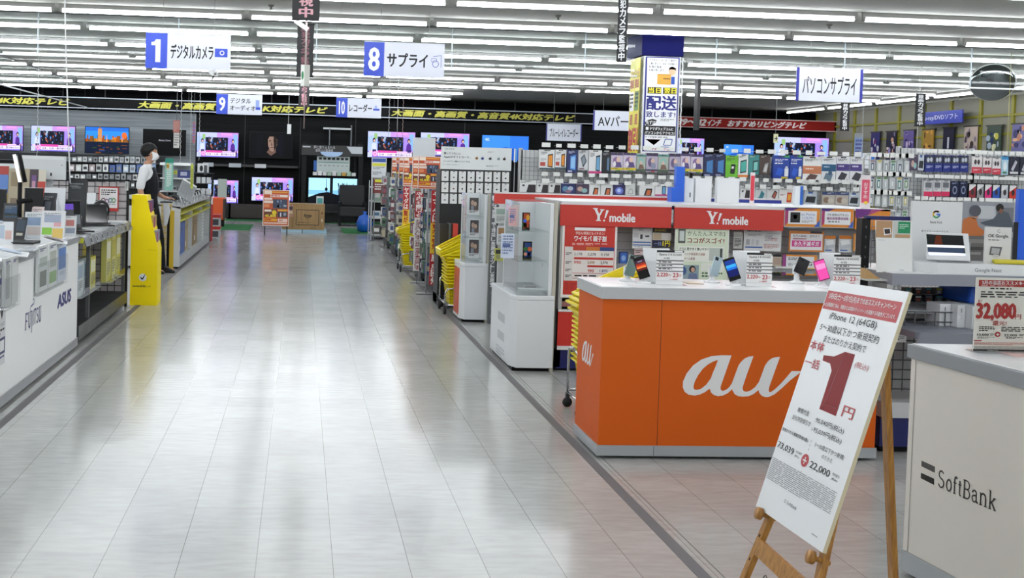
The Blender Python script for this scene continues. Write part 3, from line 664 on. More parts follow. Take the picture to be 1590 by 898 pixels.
# ---- red-headed gondola behind the counter ----
GX0, GX1 = 2.035, 4.70
g1 = thing('display_shelf', 'grey slat display shelf with red headers facing the orange counter', 'shelf', (3.3, 9.1, 0))
SLAT = M('c6c7c9', .5); b = MB().box(GX0+.03, GX1, 8.85, 8.97, .12, 1.15, SLAT)
for i in range(14): b.box(GX0+.03, GX1, 8.847, 8.85, .2+.068*i, .204+.068*i, M('85868a', .5))
b.build('slat_back', g1)
for x_ in (GX0, GX1): MB().box(x_, x_+.03, 8.62, 9.6, .03, 1.325, M('b4b5b2', .5)).build('end_panel', g1)
def header(x0, x1, z0, z1, Y, c, nm='header'):
    return MB().box(x0, x1, Y, Y+.02, z0, z1, M(c, .45)).box(x0, x1, Y-.003, Y+.03, z1, z1+.012, M('d8cfd0', .4))
SH0, SH1 = gy(870, 333, 8.6).x, gy(1045, 335, 8.6).x; SH2 = gy(1217, 338, 8.6).x
def ymob(f, x, y, s):
    W = WHITE
    # serif Y
    f.poly([(x,y),(x+s*.36,y),(x+s*.36,y+s*.05),(x+s*.30,y+s*.08),(x+s*.47,y+s*.42),(x+s*.60,y+s*.17),(x+s*.52,y+s*.12),(x+s*.52,y+s*.07),(x+s*.84,y+s*.07),(x+s*.84,y+s*.12),(x+s*.74,y+s*.16),(x+s*.53,y+s*.56),(x+s*.53,y+s*.82),(x+s*.62,y+s*.88),(x+s*.62,y+s*.92),(x+s*.24,y+s*.92),(x+s*.24,y+s*.88),(x+s*.34,y+s*.82),(x+s*.34,y+s*.56),(x+s*.10,y+s*.08),(x,y+s*.05)][::-1], W, 2)
    f.poly([(x+s*.98,y+s*.12),(x+s*1.16,y+s*.16),(x+s*.94,y+s*.72),(x+s*.86,y+s*.70)][::-1], W, 2); f.disc(x+s*.84, y+s*.88, s*.07, s*.07, W, 2)
    f.text('mobile', x+s*1.25, y+s*.35, s*1.85, s*.6, W, 2, bold=.05)
for a_, c_ in ((SH0, SH1-.012), (SH1+.012, SH2)):
    b = header(a_, c_, 1.145, 1.31, 8.6, 'c2352b'); f = F_front(b, a_, 1.31, 8.6, .00495, .00495); k = (c_-a_)/.00495
    ymob(f, k*.29, 4.5, 22); b.build('red_header', g1)
hx = gy(1045, 305, 9.6).x
header(1.68, hx, 1.27, 1.36, 9.62, 'c2352b').build('rear_red_header', g1)
b = header(hx, gy(1215, 315, 9.6).x, 1.26, 1.365, 9.62, '20318f'); f = F_front(b, hx, 1.365, 9.62, .0055, .0055); f.text('AT YAMADA おすすめ', 4, 4, 55, 8, WHITE, bold=.02); b.build('rear_blue_header', g1)
MB().box(GX0, GX1+.03, 8.6, 9.64, 1.322, 1.336, M('d9d9da', .35)).build('top_cap', g1)
b = MB().box(GX0, GX1, 8.62, 9.62, .02, .17, M('1a2360', .4)).box(GX0, GX1, 8.61, 8.66, .20, .47, M('c9342c', .4)).box(GX0, GX1, 8.6, 8.66, .17, .2, M('dcdcdc')).box(GX0, GX1, 8.6, 8.66, .47, .485, M('dcdcdc')); b.build('base', g1)
for z, dp in ((.53, 8.62), (.66, 8.66), (.83, 8.70)):
    b = MB().box(GX0+.03, GX1, dp, 8.85, z, z+.012, M('56585c', .4)); b.box(GX0+.03, GX1, dp-.012, dp, z-.02, z+.02, M('8d5f60' if z < .6 else '9a9c9f', .4)); b.build('shelf', g1)
MB().box(GX0+.6, GX1, 8.98, 9.62, .2, 1.14, M('77797c', .6)).build('core', g1)

# aisle end of that shelf: leaflets hung behind the white showcase
MB().box(1.72, 2.03, 9.60, 9.62, .42, 1.27, M('c2c3c4', .5)).build('end_board', g1)
for k, (px, c, c2, lab) in enumerate((((769, 322, 787, 347), 'c9ccc9', '8fa39a', 'pale grey-green leaflet behind the white showcase'), ((772, 351, 790, 380), 'd6d8da', 'a8845c', 'white leaflet with small pictures behind the white showcase'), ((768, 386, 786, 405), 'c4c65a', '3c3e38', 'dark and lime leaflet low behind the white showcase'))):
    x0, x1, z0, z1 = pxr(*px, 9.58); b = MB().box(x0, x1, 9.58, 9.599, z0, z1, M(c, .4)); f = F_front(b, x0, z1, 9.58, (x1-x0)/100, (z1-z0)/100, eps=.0009); f.rect(8, 10, 84, 34, M(c2, .4)); f.lines(12, 54, 76, 36, 5, GREY); tag(b.build('leaflet'), lab, 'leaflet')
# ================= column posters =================
KING = M('141c7a', .45); YPOS = M('ecdf1e', .45); PR = M('b8322a', .5)
b = MB(); b.box(cx0+.02, cx1-.04, cy0-.012, cy0, 1.0, zb-.01, M('d9dadd', .3))
f = pxf(b, 985, 88, 1054, 236, cy0-.012)
f = Face(b, (cx0+.02, cy0-.012, zb-.01), (1, 0, 0), (0, 0, -1), (0, -1, 0), (cx1-cx0-.06)/330, .0048*1.56*.25/1.0, 290, 45, .001)
f.sv = None
vs = (zb-.01-gy(1015, 236, cy0).z)/(860-45)
f.V = Vector((0, 0, -1))*vs
f.rect(296, 46, 318, 812, KING, 1); f.rect(312, 56, 290, 795, M('e9eaee', .4), 2)
f.l = 2
f.text('ヤマダのインターネット販売で', 330, 66, 285-30, 20, INK, 3, bold=.02); f.text('ご購入頂くと、お近くの店舗から', 330, 94, 262, 20, INK, 3, bold=.02); f.text('社員が直接', 330, 122, 115, 20, INK, 3, bold=.02); f.text('お届け致します。', 330, 150, 150, 20, INK, 3, bold=.02)
f.disc(548, 165, 33, 38, M('e8b893', .5), 3); f.poly([(515,160),(520,135),(548,126),(580,138),(582,165),(570,150),(530,150)][::-1], INK, 4); f.poly([(515,160),(520,135),(548,126),(580,138),(582,165),(570,150),(530,150)], INK, 4)
f.rect(540, 212, 34, 66, M('2350b0', .5), 3); f.rect(410, 200, 128, 82, M('d9a33a', .5), 3); f.rect(410, 192, 128, 8, M('c58f28', .5), 3); f.rect(465, 226, 66, 10, M('8a5a16'), 4)
for x_, s_ in ((330, '当日'), (474, '翌日')):
    f.rect(x_-6, 306, 128, 56, INK, 3); f.text(s_, x_+4, 310, 112, 46, YPOS, 4, bold=.05)
f.text('配送', 320, 378, 276, 122, KING, 3, bold=.05); f.text('致します!', 318, 512, 272, 52, KING, 3, bold=.03)
f.poly([(308,612),(330,590),(380,578),(420,588),(410,612),(370,632),(320,636)], INK, 3); f.text('先ずは', 318, 592, 92, 34, WHITE, 4, bold=.03); f.lines(455, 575, 130, 24, 2, GREY, 3)
f.rect(300, 636, 298, 80, INK, 3); f.text('ヤマダウェブコムに', 356, 648, 220, 26, WHITE, 4, bold=.04); f.text('パソコンからアクセス!', 312, 684, 276, 26, WHITE, 4, bold=.04); f.rect(320, 648, 26, 24, WHITE, 4)
f.text('ヤマダ電機 通販 検索', 316, 726, 210, 14, INK, 3); f.poly([(320,752),(464,752),(400,802)][::-1], PR, 3); f.poly([(320,752),(464,752),(400,802)], PR, 3)
f.line([(505,748),(572,748),(560,800),(490,800),(505,748)], 7, M('2350a0'), 3); f.line([(465,815),(545,815)], 7, M('2350a0'), 3)
f.rect(308, 822, 30, 26, PR, 3); f.text('ヤマダウェブコム', 348, 824, 220, 24, PR, 3, bold=.03)
b.build('delivery_poster', colm)
# rope light along the column edges
b = MB()
for x_ in (cx0+.005, cx1-.01): b.tube([(x_, cy0-.02, zb-.02-.06*i) if i % 2 else (x_+.006, cy0-.022, zb-.02-.06*i) for i in range(30)], .008, M('e8eaec', .3), 6)
b.build('edge_strip', colm)
# yellow side banners: on the column's aisle side
for k, (ya, yb) in enumerate(((15.72, 15.5), (15.49, 15.27))):
    b = MB().box(cx0-.035, cx0-.03, yb, ya, 1.0, zb-.02, YPOS); f = Face(b, (cx0-.035, ya, zb-.02), (0, -1, 0), (0, 0, -1), (-1, 0, 0), (ya-yb)/100, (zb-1.0)/900, 0, 0, .001)
    f.text('フレッツ光' if k == 0 else 'ネット光', 10, 60, 80, 50, PR, bold=.03); f.text('開設', 10, 120, 80, 50, PR, bold=.04); f.rect(8, 190, 84, 110, WHITE if k == 0 else M('5e8a1e'), 1); f.lines(14, 200, 70, 90, 4, INK)
    f.text('超', 25, 320, 55, 60, PR, bold=.05); f.text('割' if k == 0 else '引', 8, 400, 84, 130, M('c4291e'), bold=.08); f.text('中', 30, 560, 50, 60, PR, bold=.05); f.lines(12, 640, 76, 60, 3, TEAL); f.rect(10, 790, 30, 18, WHITE, 1)
    b.build('yellow_banner', colm)

# ================= signs hanging from the ceiling =================
def hang_wires(b, x0, x1, y, z, m=None, r=.003):
    for x in (x0, x1): b.tube([(x, y, z), (x, y, ZC)], r, m or M('9a9c9e', .5), 5)
BL2 = M('2547c8', .4)
def aisle_sign(label, px, Y, draw, bar=0):
    x0, x1, z0, z1 = pxr(*px, Y); t = thing('aisle_sign', label, 'sign', ((x0+x1)/2, Y, z0), 0, 'hanging aisle signs')
    b = MB().box(x0, x1, Y-.006, Y+.006, z0, z1, M('d7dae6', .35)); f = pxf(b, *px, Y-.006, .001); draw(f, px[0], px[1], px[2]-px[0], px[3]-px[1]); b.build('panel', t)
    b = MB().box(x0, x1, Y-.008, Y+.008, z1, z1+.008, M('c5c8cc', .4)); b.build('top_rail', t)
    b = MB(); hang_wires(b, x0+.2*(x1-x0), x1-.2*(x1-x0), Y, z1); b.build('wire', t)
def one(f, x, y, w, h):
    f.poly([(x+w*a, y+h*b_) for a, b_ in ((0, .12), (.30, .10), (.45, 0), (.92, 0), (.92, 1), (.42, 1), (.42, .26), (0, .26))][::-1], WHITE, 2)
def dsign(n, s, nw, lines2=None, icon=None):
    def d(f, x, y, w, h):
        f.rect(x, y, w*nw, h, BL2, 1); one(f, x+w*nw*.26, y+h*.18, w*nw*.46, h*.64) if n == '1' else f.text(n, x+w*nw*.25, y+h*.17, w*nw*.5, h*.66, WHITE, 2, bold=.045)
        if lines2: f.text(lines2[0], x+w*(nw+.05), y+h*.18, w*.45, h*.26, INK, 2, bold=.03); f.text(lines2[1], x+w*(nw+.05), y+h*.54, w*.55, h*.26, INK, 2, bold=.03)
        else: f.text(s, x+w*(nw+.04), y+h*.30, w*(.50 if icon else .66), h*.40, INK, 2, bold=.045)
        if icon == 'cam':
            f.rect(x+w*.815, y+h*.38, w*.15, h*.24, BL2, 2); f.disc(x+w*.90, y+h*.5, w*.028, w*.028, WHITE, 3); f.disc(x+w*.90, y+h*.5, w*.018, w*.018, BL2, 4)
        if icon == 'disc':
            f.line([(x+w*.86, y+h*.36), (x+w*.96, y+h*.33), (x+w*.96, y+h*.68)], .7, M('3a56b0'), 2); f.ring(x+w*.89, y+h*.58, w*.04, w*.045, .9, M('3a56b0'), 2); f.line([(x+w*.84, y+h*.42), (x+w*.90, y+h*.42), (x+w*.90, y+h*.52), (x+w*.84, y+h*.52), (x+w*.84, y+h*.42)], .6, M('3a56b0'), 2)
        if icon == 'pl': f.rect(x+w*.86, y+h*.25, w*.08, h*.34, M('8ea2d8'), 2); f.rect(x+w*.86, y+h*.60, w*.1, h*.14, BL2, 2)
        if icon == 'rec': f.rect(x+w*.82, y+h*.50, w*.14, h*.10, BL2, 2); f.disc(x+w*.88, y+h*.42, w*.03, h*.09, M('9fb0e0'), 2)
    return d
aisle_sign('hanging aisle sign number 1 with a blue camera icon', (226, 53, 358, 108), 13.5, dsign('1', 'デジタルカメラ', .255, icon='cam'))
aisle_sign('hanging aisle sign number 8 with a disc icon', (565, 67, 690, 120), 14.0, dsign('8', 'サプライ', .25, icon='disc'))
aisle_sign('small hanging aisle sign number 9 over the left shelves', (336, 147, 407, 178), 24.0, dsign('9', '', .25, ('デジタル', 'オーディオ'), 'pl'))
aisle_sign('small hanging aisle sign number 10 before the black banner', (522, 153, 592, 183), 24.5, dsign('10', 'レコーダー', .25, icon='rec'))
def plain(s, bar):
    def d(f, x, y, w, h):
        f.rect(x, y, w*bar, h, M('2a2f96'), 1); f.rect(x+w*(1-bar), y, w*bar, h, M('2a2f96'), 1); f.text(s, x+w*.10, y+h*.25, w*.8, h*.54, INK, 2, bold=.02)
    return d
aisle_sign('white hanging sign with thick blue side bars and black Japanese lettering, right of the column', (1236, 106, 1340, 158), 15.0, plain('パソコンサプライ', .045))
aisle_sign('white hanging sign reading AV parts in Japanese, half hidden behind the column', (921, 173, 998, 203), 27, plain('AVパーツ', .03))
aisle_sign('small low white hanging sign with Japanese recorder lettering left of the column', (848, 193, 903, 219), 28, plain('ブルーレイレコーダー', .03))

# vertical security banners
def vbanner(label, px, Y, txt, col, nrm=True):
    x0, x1, z0, z1 = pxr(*px, Y); t = thing('hanging_banner', label, 'banner', ((x0+x1)/2, Y, z0), 0, 'black security banners')
    b = MB().box(x0, x1, Y-.003, Y+.003, z0, z1, M('101114', .5)); f = F_front(b, x0, z1, Y-.003, (x1-x0)/10, (z1-z0)/100, eps=.001); f.text(txt, 2.6, 2, 4.8, 96, M(col, .5), vert=True, bold=.05); b.build('cloth', t)
    b = MB().box(x0-.005, x1+.005, Y-.008, Y+.008, z1-.004, z1+.008, BLACK)
    b.box(x0-.005, x1+.005, Y-.007, Y+.007, z0-.006, z0+.002, BLACK); b.build('rod', t)
    b = MB(); b.tube([((x0+x1)/2, Y, z1), ((x0+x1)/2, Y, ZC)], .004, GREY, 5); b.build('cord', t)
vbanner('large black banner with pink lettering at the top edge, nearest of its line', (455, -115, 498, 31), 9.0, '防犯カメラ監視中', 'd9a3ae')
vbanner('black security banner directly behind the large pink-lettered one', (461, 38, 487, 119), 14.2, '防犯カメラ監視中', '8a5560')
vbanner('farthest black security banner in the line before the black tv banner', (464, 112, 481, 166), 26, '防犯カメラ監視中', 'c98d9a')
vbanner('black security banner at the right end of the red tv banner', (1305, 160, 1319, 203), 22, '録画カメラ監視中', 'e8e8ea')
vbanner('black security banner in front of the blue disc software sign', (1421, 146, 1437, 196), 18, '録画カメラ監視中', 'e8e8ea')
# edge-on banner left of the column
p0 = gy(968, 5, 11.6); p1 = gy(968, 97, 11.6)
t = thing('hanging_banner', 'black security banner seen almost edge-on, left of the column head', 'banner', (p0.x, 11.6, p1.z), 0, 'black security banners')
b = MB().box(-.055, .055, -.003, .003, 0, ZC-.03-p1.z, M('101114', .5)); f = Face(b, (-.055, -.003, ZC-.03-p1.z), (1, 0, 0), (0, 0, -1), (0, -1, 0), .011, (ZC-.03-p1.z)/100, 0, 0, .001); f.text('防犯カメラ監視中', 2, 2, 6, 96, WHITE, vert=True, bold=.05); b.build('cloth', t, local=True)
t.rotation_euler = (0, 0, math.radians(-40))
x0, x1, z0, z1 = pxr(1079.5, 162, 1084, 202, 22)
tag(MB().box(x0, x1, 21.9, 22.1, z0, ZC, M('101114', .5)).build('hanging_banner'), 'thin black banner seen edge-on in front of the red tv banner', 'banner', 'black security banners')
# pole with a small box
x0, x1, z0, z1 = pxr(467, 101, 481, 134, 13); t = thing('ceiling_sensor_pole', 'pale ceiling pole carrying a small white sign box between black banners', 'sensor', ((x0+x1)/2, 13, z0))
b = MB().box(x0, x0+(x1-x0)*.4, 12.97, 13.05, z0, z1, M('e6e9e4', .4)).box(x0+(x1-x0)*.4, x1, 12.98, 13.06, z0, z1, M('b9bbb2', .5)); f = F_front(b, x0, z1, 12.97, (x1-x0)*.04, (z1-z0)/10); f.disc(5, 5, 3.4, 2.0, M('3d8a5c'), 1); b.build('sign_box', t)
b = MB(); b.tube([((x0+x1)/2, 13, z1), ((x0+x1)/2, 13, ZC)], .011, M('b8a9a6', .4)); b.tube([((x0+x1)/2, 13, z0), ((x0+x1)/2, 13.0, gy(475, 200, 13).z)], .007, M('8a7a78', .4)); b.build('pole', t)
b = MB().box(-.09, .09, -.03, .03, -.025, .025, WHITE); o = b.build('camera_head', t, local=True); p = gy(468, 39, 13); o.location = p-Vector(t.location); o.rotation_euler = (0, math.radians(35), 0)
# white cord and chains
b = MB(); b.tube([gy(100, -14, 9.6), gy(102, 60, 9.6), gy(104, 130, 9.6), gy(106, 200, 9.6), gy(108, 262, 9.6), gy(109, 285, 9.6)], .005, WHITE, 6)
pt = gy(100, -14, 9.6); b.tube([pt, (pt.x, pt.y, ZC)], .005, WHITE, 6); tag(b.build('power_cord'), 'long white power cord hanging from the ceiling at the far left', 'cord')
def chain(label, px, y0, y1, Y, m='c4c6c6', pl=False):
    p = gy(px, y0, Y); q = gy(px, y1, Y); b = MB(); z = p.z; n = int((p.z-q.z)/.045)
    if pl:
        b.tube([p, (p.x, Y, q.z)], .005, M(m, .4), 5)
    else:
        for i in range(n): b.tube([(p.x+(-.006 if i % 2 else .006), Y, z-i*.045), (p.x+(.006 if i % 2 else -.006), Y, z-(i+1)*.045)], .0045, M(m, .4), 5)
    b.tube([(p.x, Y, p.z), (p.x, Y, ZC)], .003, M(m, .4), 5)
    tag(b.build('hanging_chain' if not pl else 'hanging_rod'), label, 'chain' if not pl else 'rod', 'thin chains and rods from the ceiling')
chain('thin chain hanging over the white monitor at the far left', 60, 105, 255, 16)
chain('thin chain hanging in front of the black television', 282.5, 128, 262, 19); chain('thin chain between the black and the news television', 297.5, 142, 258, 20.5); chain('thin chain hanging left of the wall news television', 311, 145, 252, 22)
chain('thin chain hanging left of the bright news television', 606, 120, 215, 22); chain('straight rod hanging before the bright news television', 619, 122, 225, 21, pl=True); chain('pink-tinted rod hanging before the bright news television', 627.5, 122, 225, 21, 'a98f8c')
chain('thin chain hanging right of the white computer supplies sign', 1341, 165, 240, 20); chain('thin rod with arrow tag right of the red banner', 1206, 168, 210, 26, 'a0a2a4', True)
chain('rod hanging right of the blue disc software sign', 1425, 196, 240, 18, pl=True); chain('yellowish rod at the far right below the mirror', 1568, 140, 240, 16, 'b9b06a', True)
chain('rod with a small white switch box before the dark wall', 449, 148, 208, 22, pl=True)
x0, x1, z0, z1 = pxr(446, 193, 452, 208, 22); tag(MB().box(x0, x1, 21.98, 22.02, z0, z1, WHITE).build('switch_box'), 'small white switch box at the end of a rod', 'switch')
x0, x1, z0, z1 = pxr(1201, 208, 1208, 222, 26); b = MB().box(x0, x1, 25.99, 26, z0, z1, M('d9d9b0')); f = F_front(b, x0, z1, 25.99, (x1-x0)/10, (z1-z0)/10); f.line([(2, 5), (8, 5)], 1.2, INK, 1); f.line([(5, 2.5), (8, 5), (5, 7.5)], 1.2, INK, 1); tag(b.build('arrow_tag'), 'pale tag with a black arrow hanging over the right shelves', 'sign')
# security camera, air grilles, mirror
p = gy(331, 112, 18); t = thing('security_camera', 'small white security camera below aisle sign 1', 'camera', tuple(p))
b = MB(); b.tube([(0, 0, .04), (0, 0, ZC-p.z)], .012, WHITE); b.build('bracket', t, local=True)
b = MB().box(-.05, .05, -.09, .09, -.03, .03, WHITE); b.lathe([(.02, 0), (.022, .012)], (0, -.09, 0), BLACK, 10, 1); o = b.build('housing', t, local=True); o.rotation_euler = (.4, 0, .5)
b = MB(); b.tube([(.02, 0, -.03), (.0, 0, -.09), (-.02, 0, -.12)], .012, BLACK); b.build('cable', t, local=True)
for px, lab in (((404, 78), 'square ceiling air vent left of the black banners'), ((480, 4.5), 'round ceiling speaker right of the pink-lettered banner')):
    p = gz(*px, ZC)
    if 'square' in lab:
        t = thing('air_vent', lab, 'air vent', (p.x, p.y, ZC-.02)); MB().box(-.42, .42, -.42, .42, 0, .02, M('b8b8b2', .5)).build('frame', t, local=True)
        b = MB()
        for i in range(7): b.box(-.36, .36, -.34+i*.1, -.30+i*.1, -.004, 0, M('4a4b4b', .6))
        b.build('slats', t, local=True)
    else:
        t = thing('ceiling_speaker', lab, 'speaker', (p.x+.4, 12.3, ZC-.012)); MB().lathe([(.001, 0), (.11, 0), (.13, .008), (.13, .012)], (0, 0, 0), M('c9c9c4', .5), 24).build('grille', t, local=True)
for px, lab in (((421, 8), 'dark dot sprinkler in the ceiling near the top edge'), ((867, 24), 'ceiling sprinkler above the left of the column'), ((1288, 38), 'ceiling sprinkler at the upper right'), ((857, 127), 'far ceiling sprinkler left of the column')):
    p = gz(*px, ZC); tag(MB().lathe([(.04, 0), (.03, -.02), (.012, -.03), (.012, -.05), (.03, -.055)], (p.x, p.y, ZC), M('5c5c58', .5), 12).build('sprinkler'), lab, 'sprinkler')
p = gy(1541, 128, 17.5); t = thing('convex_mirror', 'round convex security mirror hanging under the ceiling at the upper right', 'mirror', tuple(p))
prof = [(.33*math.sin(a), -.16*math.cos(a)) for a in [i*PI/2/10 for i in range(11)]]
MIR = M('8c9296', .04, 1)
b = MB().lathe([(max(r, .001), z) for r, z in prof], (0, 0, 0), MIR, 32); o1 = b.build('mirror_dome', t, local=True)
b = MB().lathe([(.335, -.012), (.345, 0), (.335, .02), (.001, .03)], (0, 0, 0), M('cfd0ce', .4), 32); o2 = b.build('back_shell', t, local=True)
for o in (o1, o2): o.rotation_euler = (math.radians(-58), 0, math.radians(-28))
b = MB(); b.tube([(0, 0, .1), (0, 0, ZC-p.z)], .012, GREY); b.build('hanger', t, local=True)

# ================= long banners and televisions =================
YW = 31.0
def longbanner(label, x0p, x1p, z0, z1, col, texts, tc, rail):
    X0, X1 = gy(x0p, 170, YW).x, gy(x1p, 185, YW).x
    t = thing('overhead_banner', label, 'banner', ((X0+X1)/2, YW, z0)); b = MB().box(X0, X1, YW, YW+.04, z0, z1, M(col, .6, spec=.15)); h = z1-z0
    for (px, wpx, s) in texts:
        xa = gy(px, 170, YW).x; xb = gy(px+wpx, 175, YW).x; f = F_front(b, xa, z1, YW, 1, 1, eps=.002); f.text(s, 0, h*.16, xb-xa, h*.68, tc, 1, bold=.09, shear=.35)
    b.build('board', t); MB().box(X0, X1, YW-.03, YW+.05, z1, z1+.022, rail).box(X0, X1, YW-.03, YW+.05, z0-.022, z0, rail).build('rail', t)
ZB0, ZB1 = 2.93, 3.19
RW = M('c6cdd8', .3)
longbanner('long black overhead tv banner with yellow slanted Japanese lettering', -60, 1036, ZB0, ZB1, '08090b', [(-6, 110, '4K対応テレビ'), (214, 118, '大画面・高画質'), (408, 97, 'K対応テレビ'), (608, 282, '大画面・高画質・高音質4K対応テレビ')], M('c9c34a', .5), RW)
longbanner('long red overhead tv banner with white slanted lettering right of the column', 1046, 1318, ZB0, ZB1, '8e211c', [(1052, 43, '39～42'), (1098, 20, 'インチ'), (1130, 120, 'おすすめリビングテレビ')], M('d9cfcf', .5), M('c9b0ae', .4))

EM = 1.0
def news(f, w=100, h=56):
    r = f.rect
    r(0, 0, w, h, E('7a6fd0', EM), 1); r(0, 0, 48, 11, E('b3b9ea', EM), 2); r(48, 0, 52, 12, E('b78be0', EM), 2); r(58, 1, 26, 5, E('d58fd8', EM), 3); r(76, 10, 24, 32, E('9a7fe8', EM), 2); r(0, 8, 20, 34, E('9db4ea', EM), 2); r(13, 4, 7, 12, E('8ab070', EM), 3)
    r(88, 4, 10, 34, E('7fa8e6', EM), 3)
    r(21, 11, 54, 31, E('161a2c', .7), 3); rs = random.Random(3)
    for i in range(46):
        x = 22+rs.random()*48; y = 12+rs.random()*27; s = 1.2+rs.random()*3
        f.disc(x, y, s*.6, s, E(rs.choice(['3a63b0', '5a86d0', '28304a', '8a9fc0', '9a4a30', '4a5068', '20243a', 'a8b6d0']), .8), 4+i % 3, 7)
    for px, hair, top in ((13, '241c1c', 'd4dcf2'), (87, '1c1a22', '5a2f92')):
        f.disc(px, 19, 3.2, 5, E(hair, .6), 4); f.disc(px+.3, 20, 2, 3, E('dcb0a4', .9), 5); f.poly([(px-6, 42), (px-4.5, 27), (px, 24), (px+4.5, 27), (px+6, 42)], E(top, .8), 4); f.rect(px-3, 39, 8, 5, E('3a2f78', .7), 5)
    r(3, 42, 97, 3, E('e8b8dc', EM), 4); r(22, 41, 40, 5, E('c8469c', EM), 5); r(22, 46, 72, 7, E('e4d8f2', EM), 5); r(0, 45, 10, 11, E('b7c0f0', EM), 4)
    f.disc(16, 48.5, 6, 5.6, E('e87ac0', EM), 6); f.ring(16, 48.5, 4, 3.8, 1, E('f4d0e8', EM), 7)
    f.text('日本－九州－悪天候のもち', 25, 47.3, 66, 4.6, E('3a2470', .6), 6, bold=.03); r(94, 42, 3, 14, E('2a2038', .6), 6)
def city(f):
    f.rect(0, 0, 100, 56, E('2a82d8', EM), 1); f.rect(0, 0, 100, 8, E('2466c8', EM), 2); f.rect(0, 26, 100, 8, E('6a4a28', .8), 2); f.rect(0, 32, 100, 24, E('0e1c38', .7), 3)
    rs = random.Random(5)
    for i in range(26):
        x = rs.random()*96; hh = 3+rs.random()*10
        if 42 < x < 60: hh *= .4
        f.rect(x, 30-hh, 3+rs.random()*6, hh+1, E(rs.choice(['c8641e', 'd98a2c', '8a5020', 'a8481c', '5a5a2c', '2c3a20']), .9), 4)
    f.rect(29, 3, 9, 28, E('c88a50', .9), 5); f.rect(32, 0, 3, 4, E('a87040', .8), 5); f.poly([(48, 32), (49.5, 14), (51, 32)], E('e0a050', .9), 5); f.disc(90, 17, 6, 7, E('e0682a', .9), 5)
    for i in range(18): f.rect(rs.random()*90, 34+rs.random()*20, 4+rs.random()*12, 1+rs.random()*2, E(rs.choice(['1c4488', '2a62c0', '7a4420', '14203a', '304a20']), .7), 4)
def off(f):
    f.rect(0, 0, 100, 56, M('030304', .3, spec=.08), 1); f.text('Beauty Scene', 36, 21, 28, 5, E('b8bccc', .8), 2, shear=.3)
def portrait(f):
    f.rect(0, 0, 100, 56, E('06060c', .6), 1); f.rect(60, 4, 18, 48, E('0e0e1c', .6), 2); f.rect(16, 6, 14, 44, E('0c0d18', .6), 2)
    f.poly([(34, 56), (38, 44), (46, 40), (58, 40), (66, 44), (72, 56)], E('0a0a0e', .5), 3); f.poly([(40, 44), (46, 36), (60, 36), (62, 44), (50, 52)], E('6a524a', .8), 4)
    f.poly([(42, 12), (44, 6), (52, 3), (60, 5), (64, 14), (64, 28), (60, 38), (54, 43), (48, 40), (43, 30)], E('8c7266', .9), 5); f.poly([(55, 6), (62, 10), (64, 20), (63, 32), (57, 41), (56, 24)], E('2e2420', .6), 6)
    f.poly([(38, 26), (39, 10), (45, 3), (55, 0), (64, 4), (67, 14), (65, 18), (60, 9), (46, 9), (42, 16), (42, 28)], E('08080a', .5), 7)
    for x in (47.5, 57): f.rect(x-2.5, 17.5, 5, 1.2, E('120e0e', .5), 8); f.disc(x, 20.5, 1.8, .9, E('0e0c0c', .5), 8)
    f.poly([(51, 20), (53.5, 29), (50, 29)], E('523f38', .7), 8); f.rect(48, 33, 8, 1.4, E('3c2622', .6), 8)
def blue(f):
    f.rect(0, 0, 100, 56, E('2f6fd0', 1), 1); f.rect(0, 0, 60, 56, E('3a82dc', 1), 2); f.poly([(0, 40), (50, 26), (100, 34), (100, 56), (0, 56)], E('1f52b0', 1), 3); f.text('4K', 6, 6, 10, 7, E('cfe0f8', 1), 4)
def ships(f):
    f.rect(0, 0, 100, 56, E('9cd0ee', 1.1), 1); f.rect(0, 26, 100, 10, E('7ab6e0', 1), 2); f.rect(44, 0, 6, 40, E('10151c', .5), 3)
    f.poly([(0, 42), (22, 33), (40, 30), (60, 36), (80, 32), (100, 36), (100, 56), (0, 56)], E('10131c', .5), 4); f.rect(36, 2, 1.2, 32, E('1c2228', .5), 5); f.disc(36.5, 24, 3, 4, E('141820', .5), 5)
    rs = random.Random(9)
    for i in range(26): x = 60+rs.random()*26; f.line([(x, 36), (x+rs.random()*12-5, 8+rs.random()*22)], 1.3, E('151a22', .5), 5)
SCR = {'news': news, 'city': city, 'off': off, 'port': portrait, 'blue': blue, 'ships': ships}
def tv(label, px, kind, Y=YW, stand=False, group=None):
    x0, x1, z0, z1 = pxr(*px, Y); t = thing('television', label, 'television', ((x0+x1)/2, Y, z0), 0, group)
    bz = .018; b = MB().box(x0, x1, Y-.045, Y-.01, z0, z1, BLACK).box(x0+.25*(x1-x0), x1-.25*(x1-x0), Y-.01, Y+.02, z0+.1, z1-.15, BLACK); cas = b.build('casing', t, bevel=.004)
    b = MB(); w_ = x1-x0-2*bz; h_ = z1-z0-2*bz; f = Face(b, (x0+bz, Y-.0455, z1-bz), (1, 0, 0), (0, 0, -1), (0, -1, 0), w_/100, h_/56, 0, 0, .0009); SCR[kind](f); b.build('screen', cas)
    if Y > 30: MB().box((x0+x1)/2-.2, (x0+x1)/2+.2, Y+.02, YB-.008, mid(z0, z1)-.15, mid(z0, z1)+.15, M('222326')).build('wall_bracket', t)
    elif stand:
        b = MB().box((x0+x1)/2-.15, (x0+x1)/2+.15, Y-.12, Y+.12, z0-.03, z0-.02, BLACK).box((x0+x1)/2-.04, (x0+x1)/2+.04, Y-.02, Y+.01, z0-.02, z0+.02, BLACK); b.build('stand', t)
    return t
G = 'televisions showing the news'
tv('leftmost wall television, cut by the photo edge, showing pink and purple news', (-27, 194, 37, 234), 'news')
tv('news television on grey boarding left of the city sunset screen', (48, 195, 118, 236), 'news')
tv('wall television showing an orange city skyline over blue water', (132, 197, 201, 239), 'city')
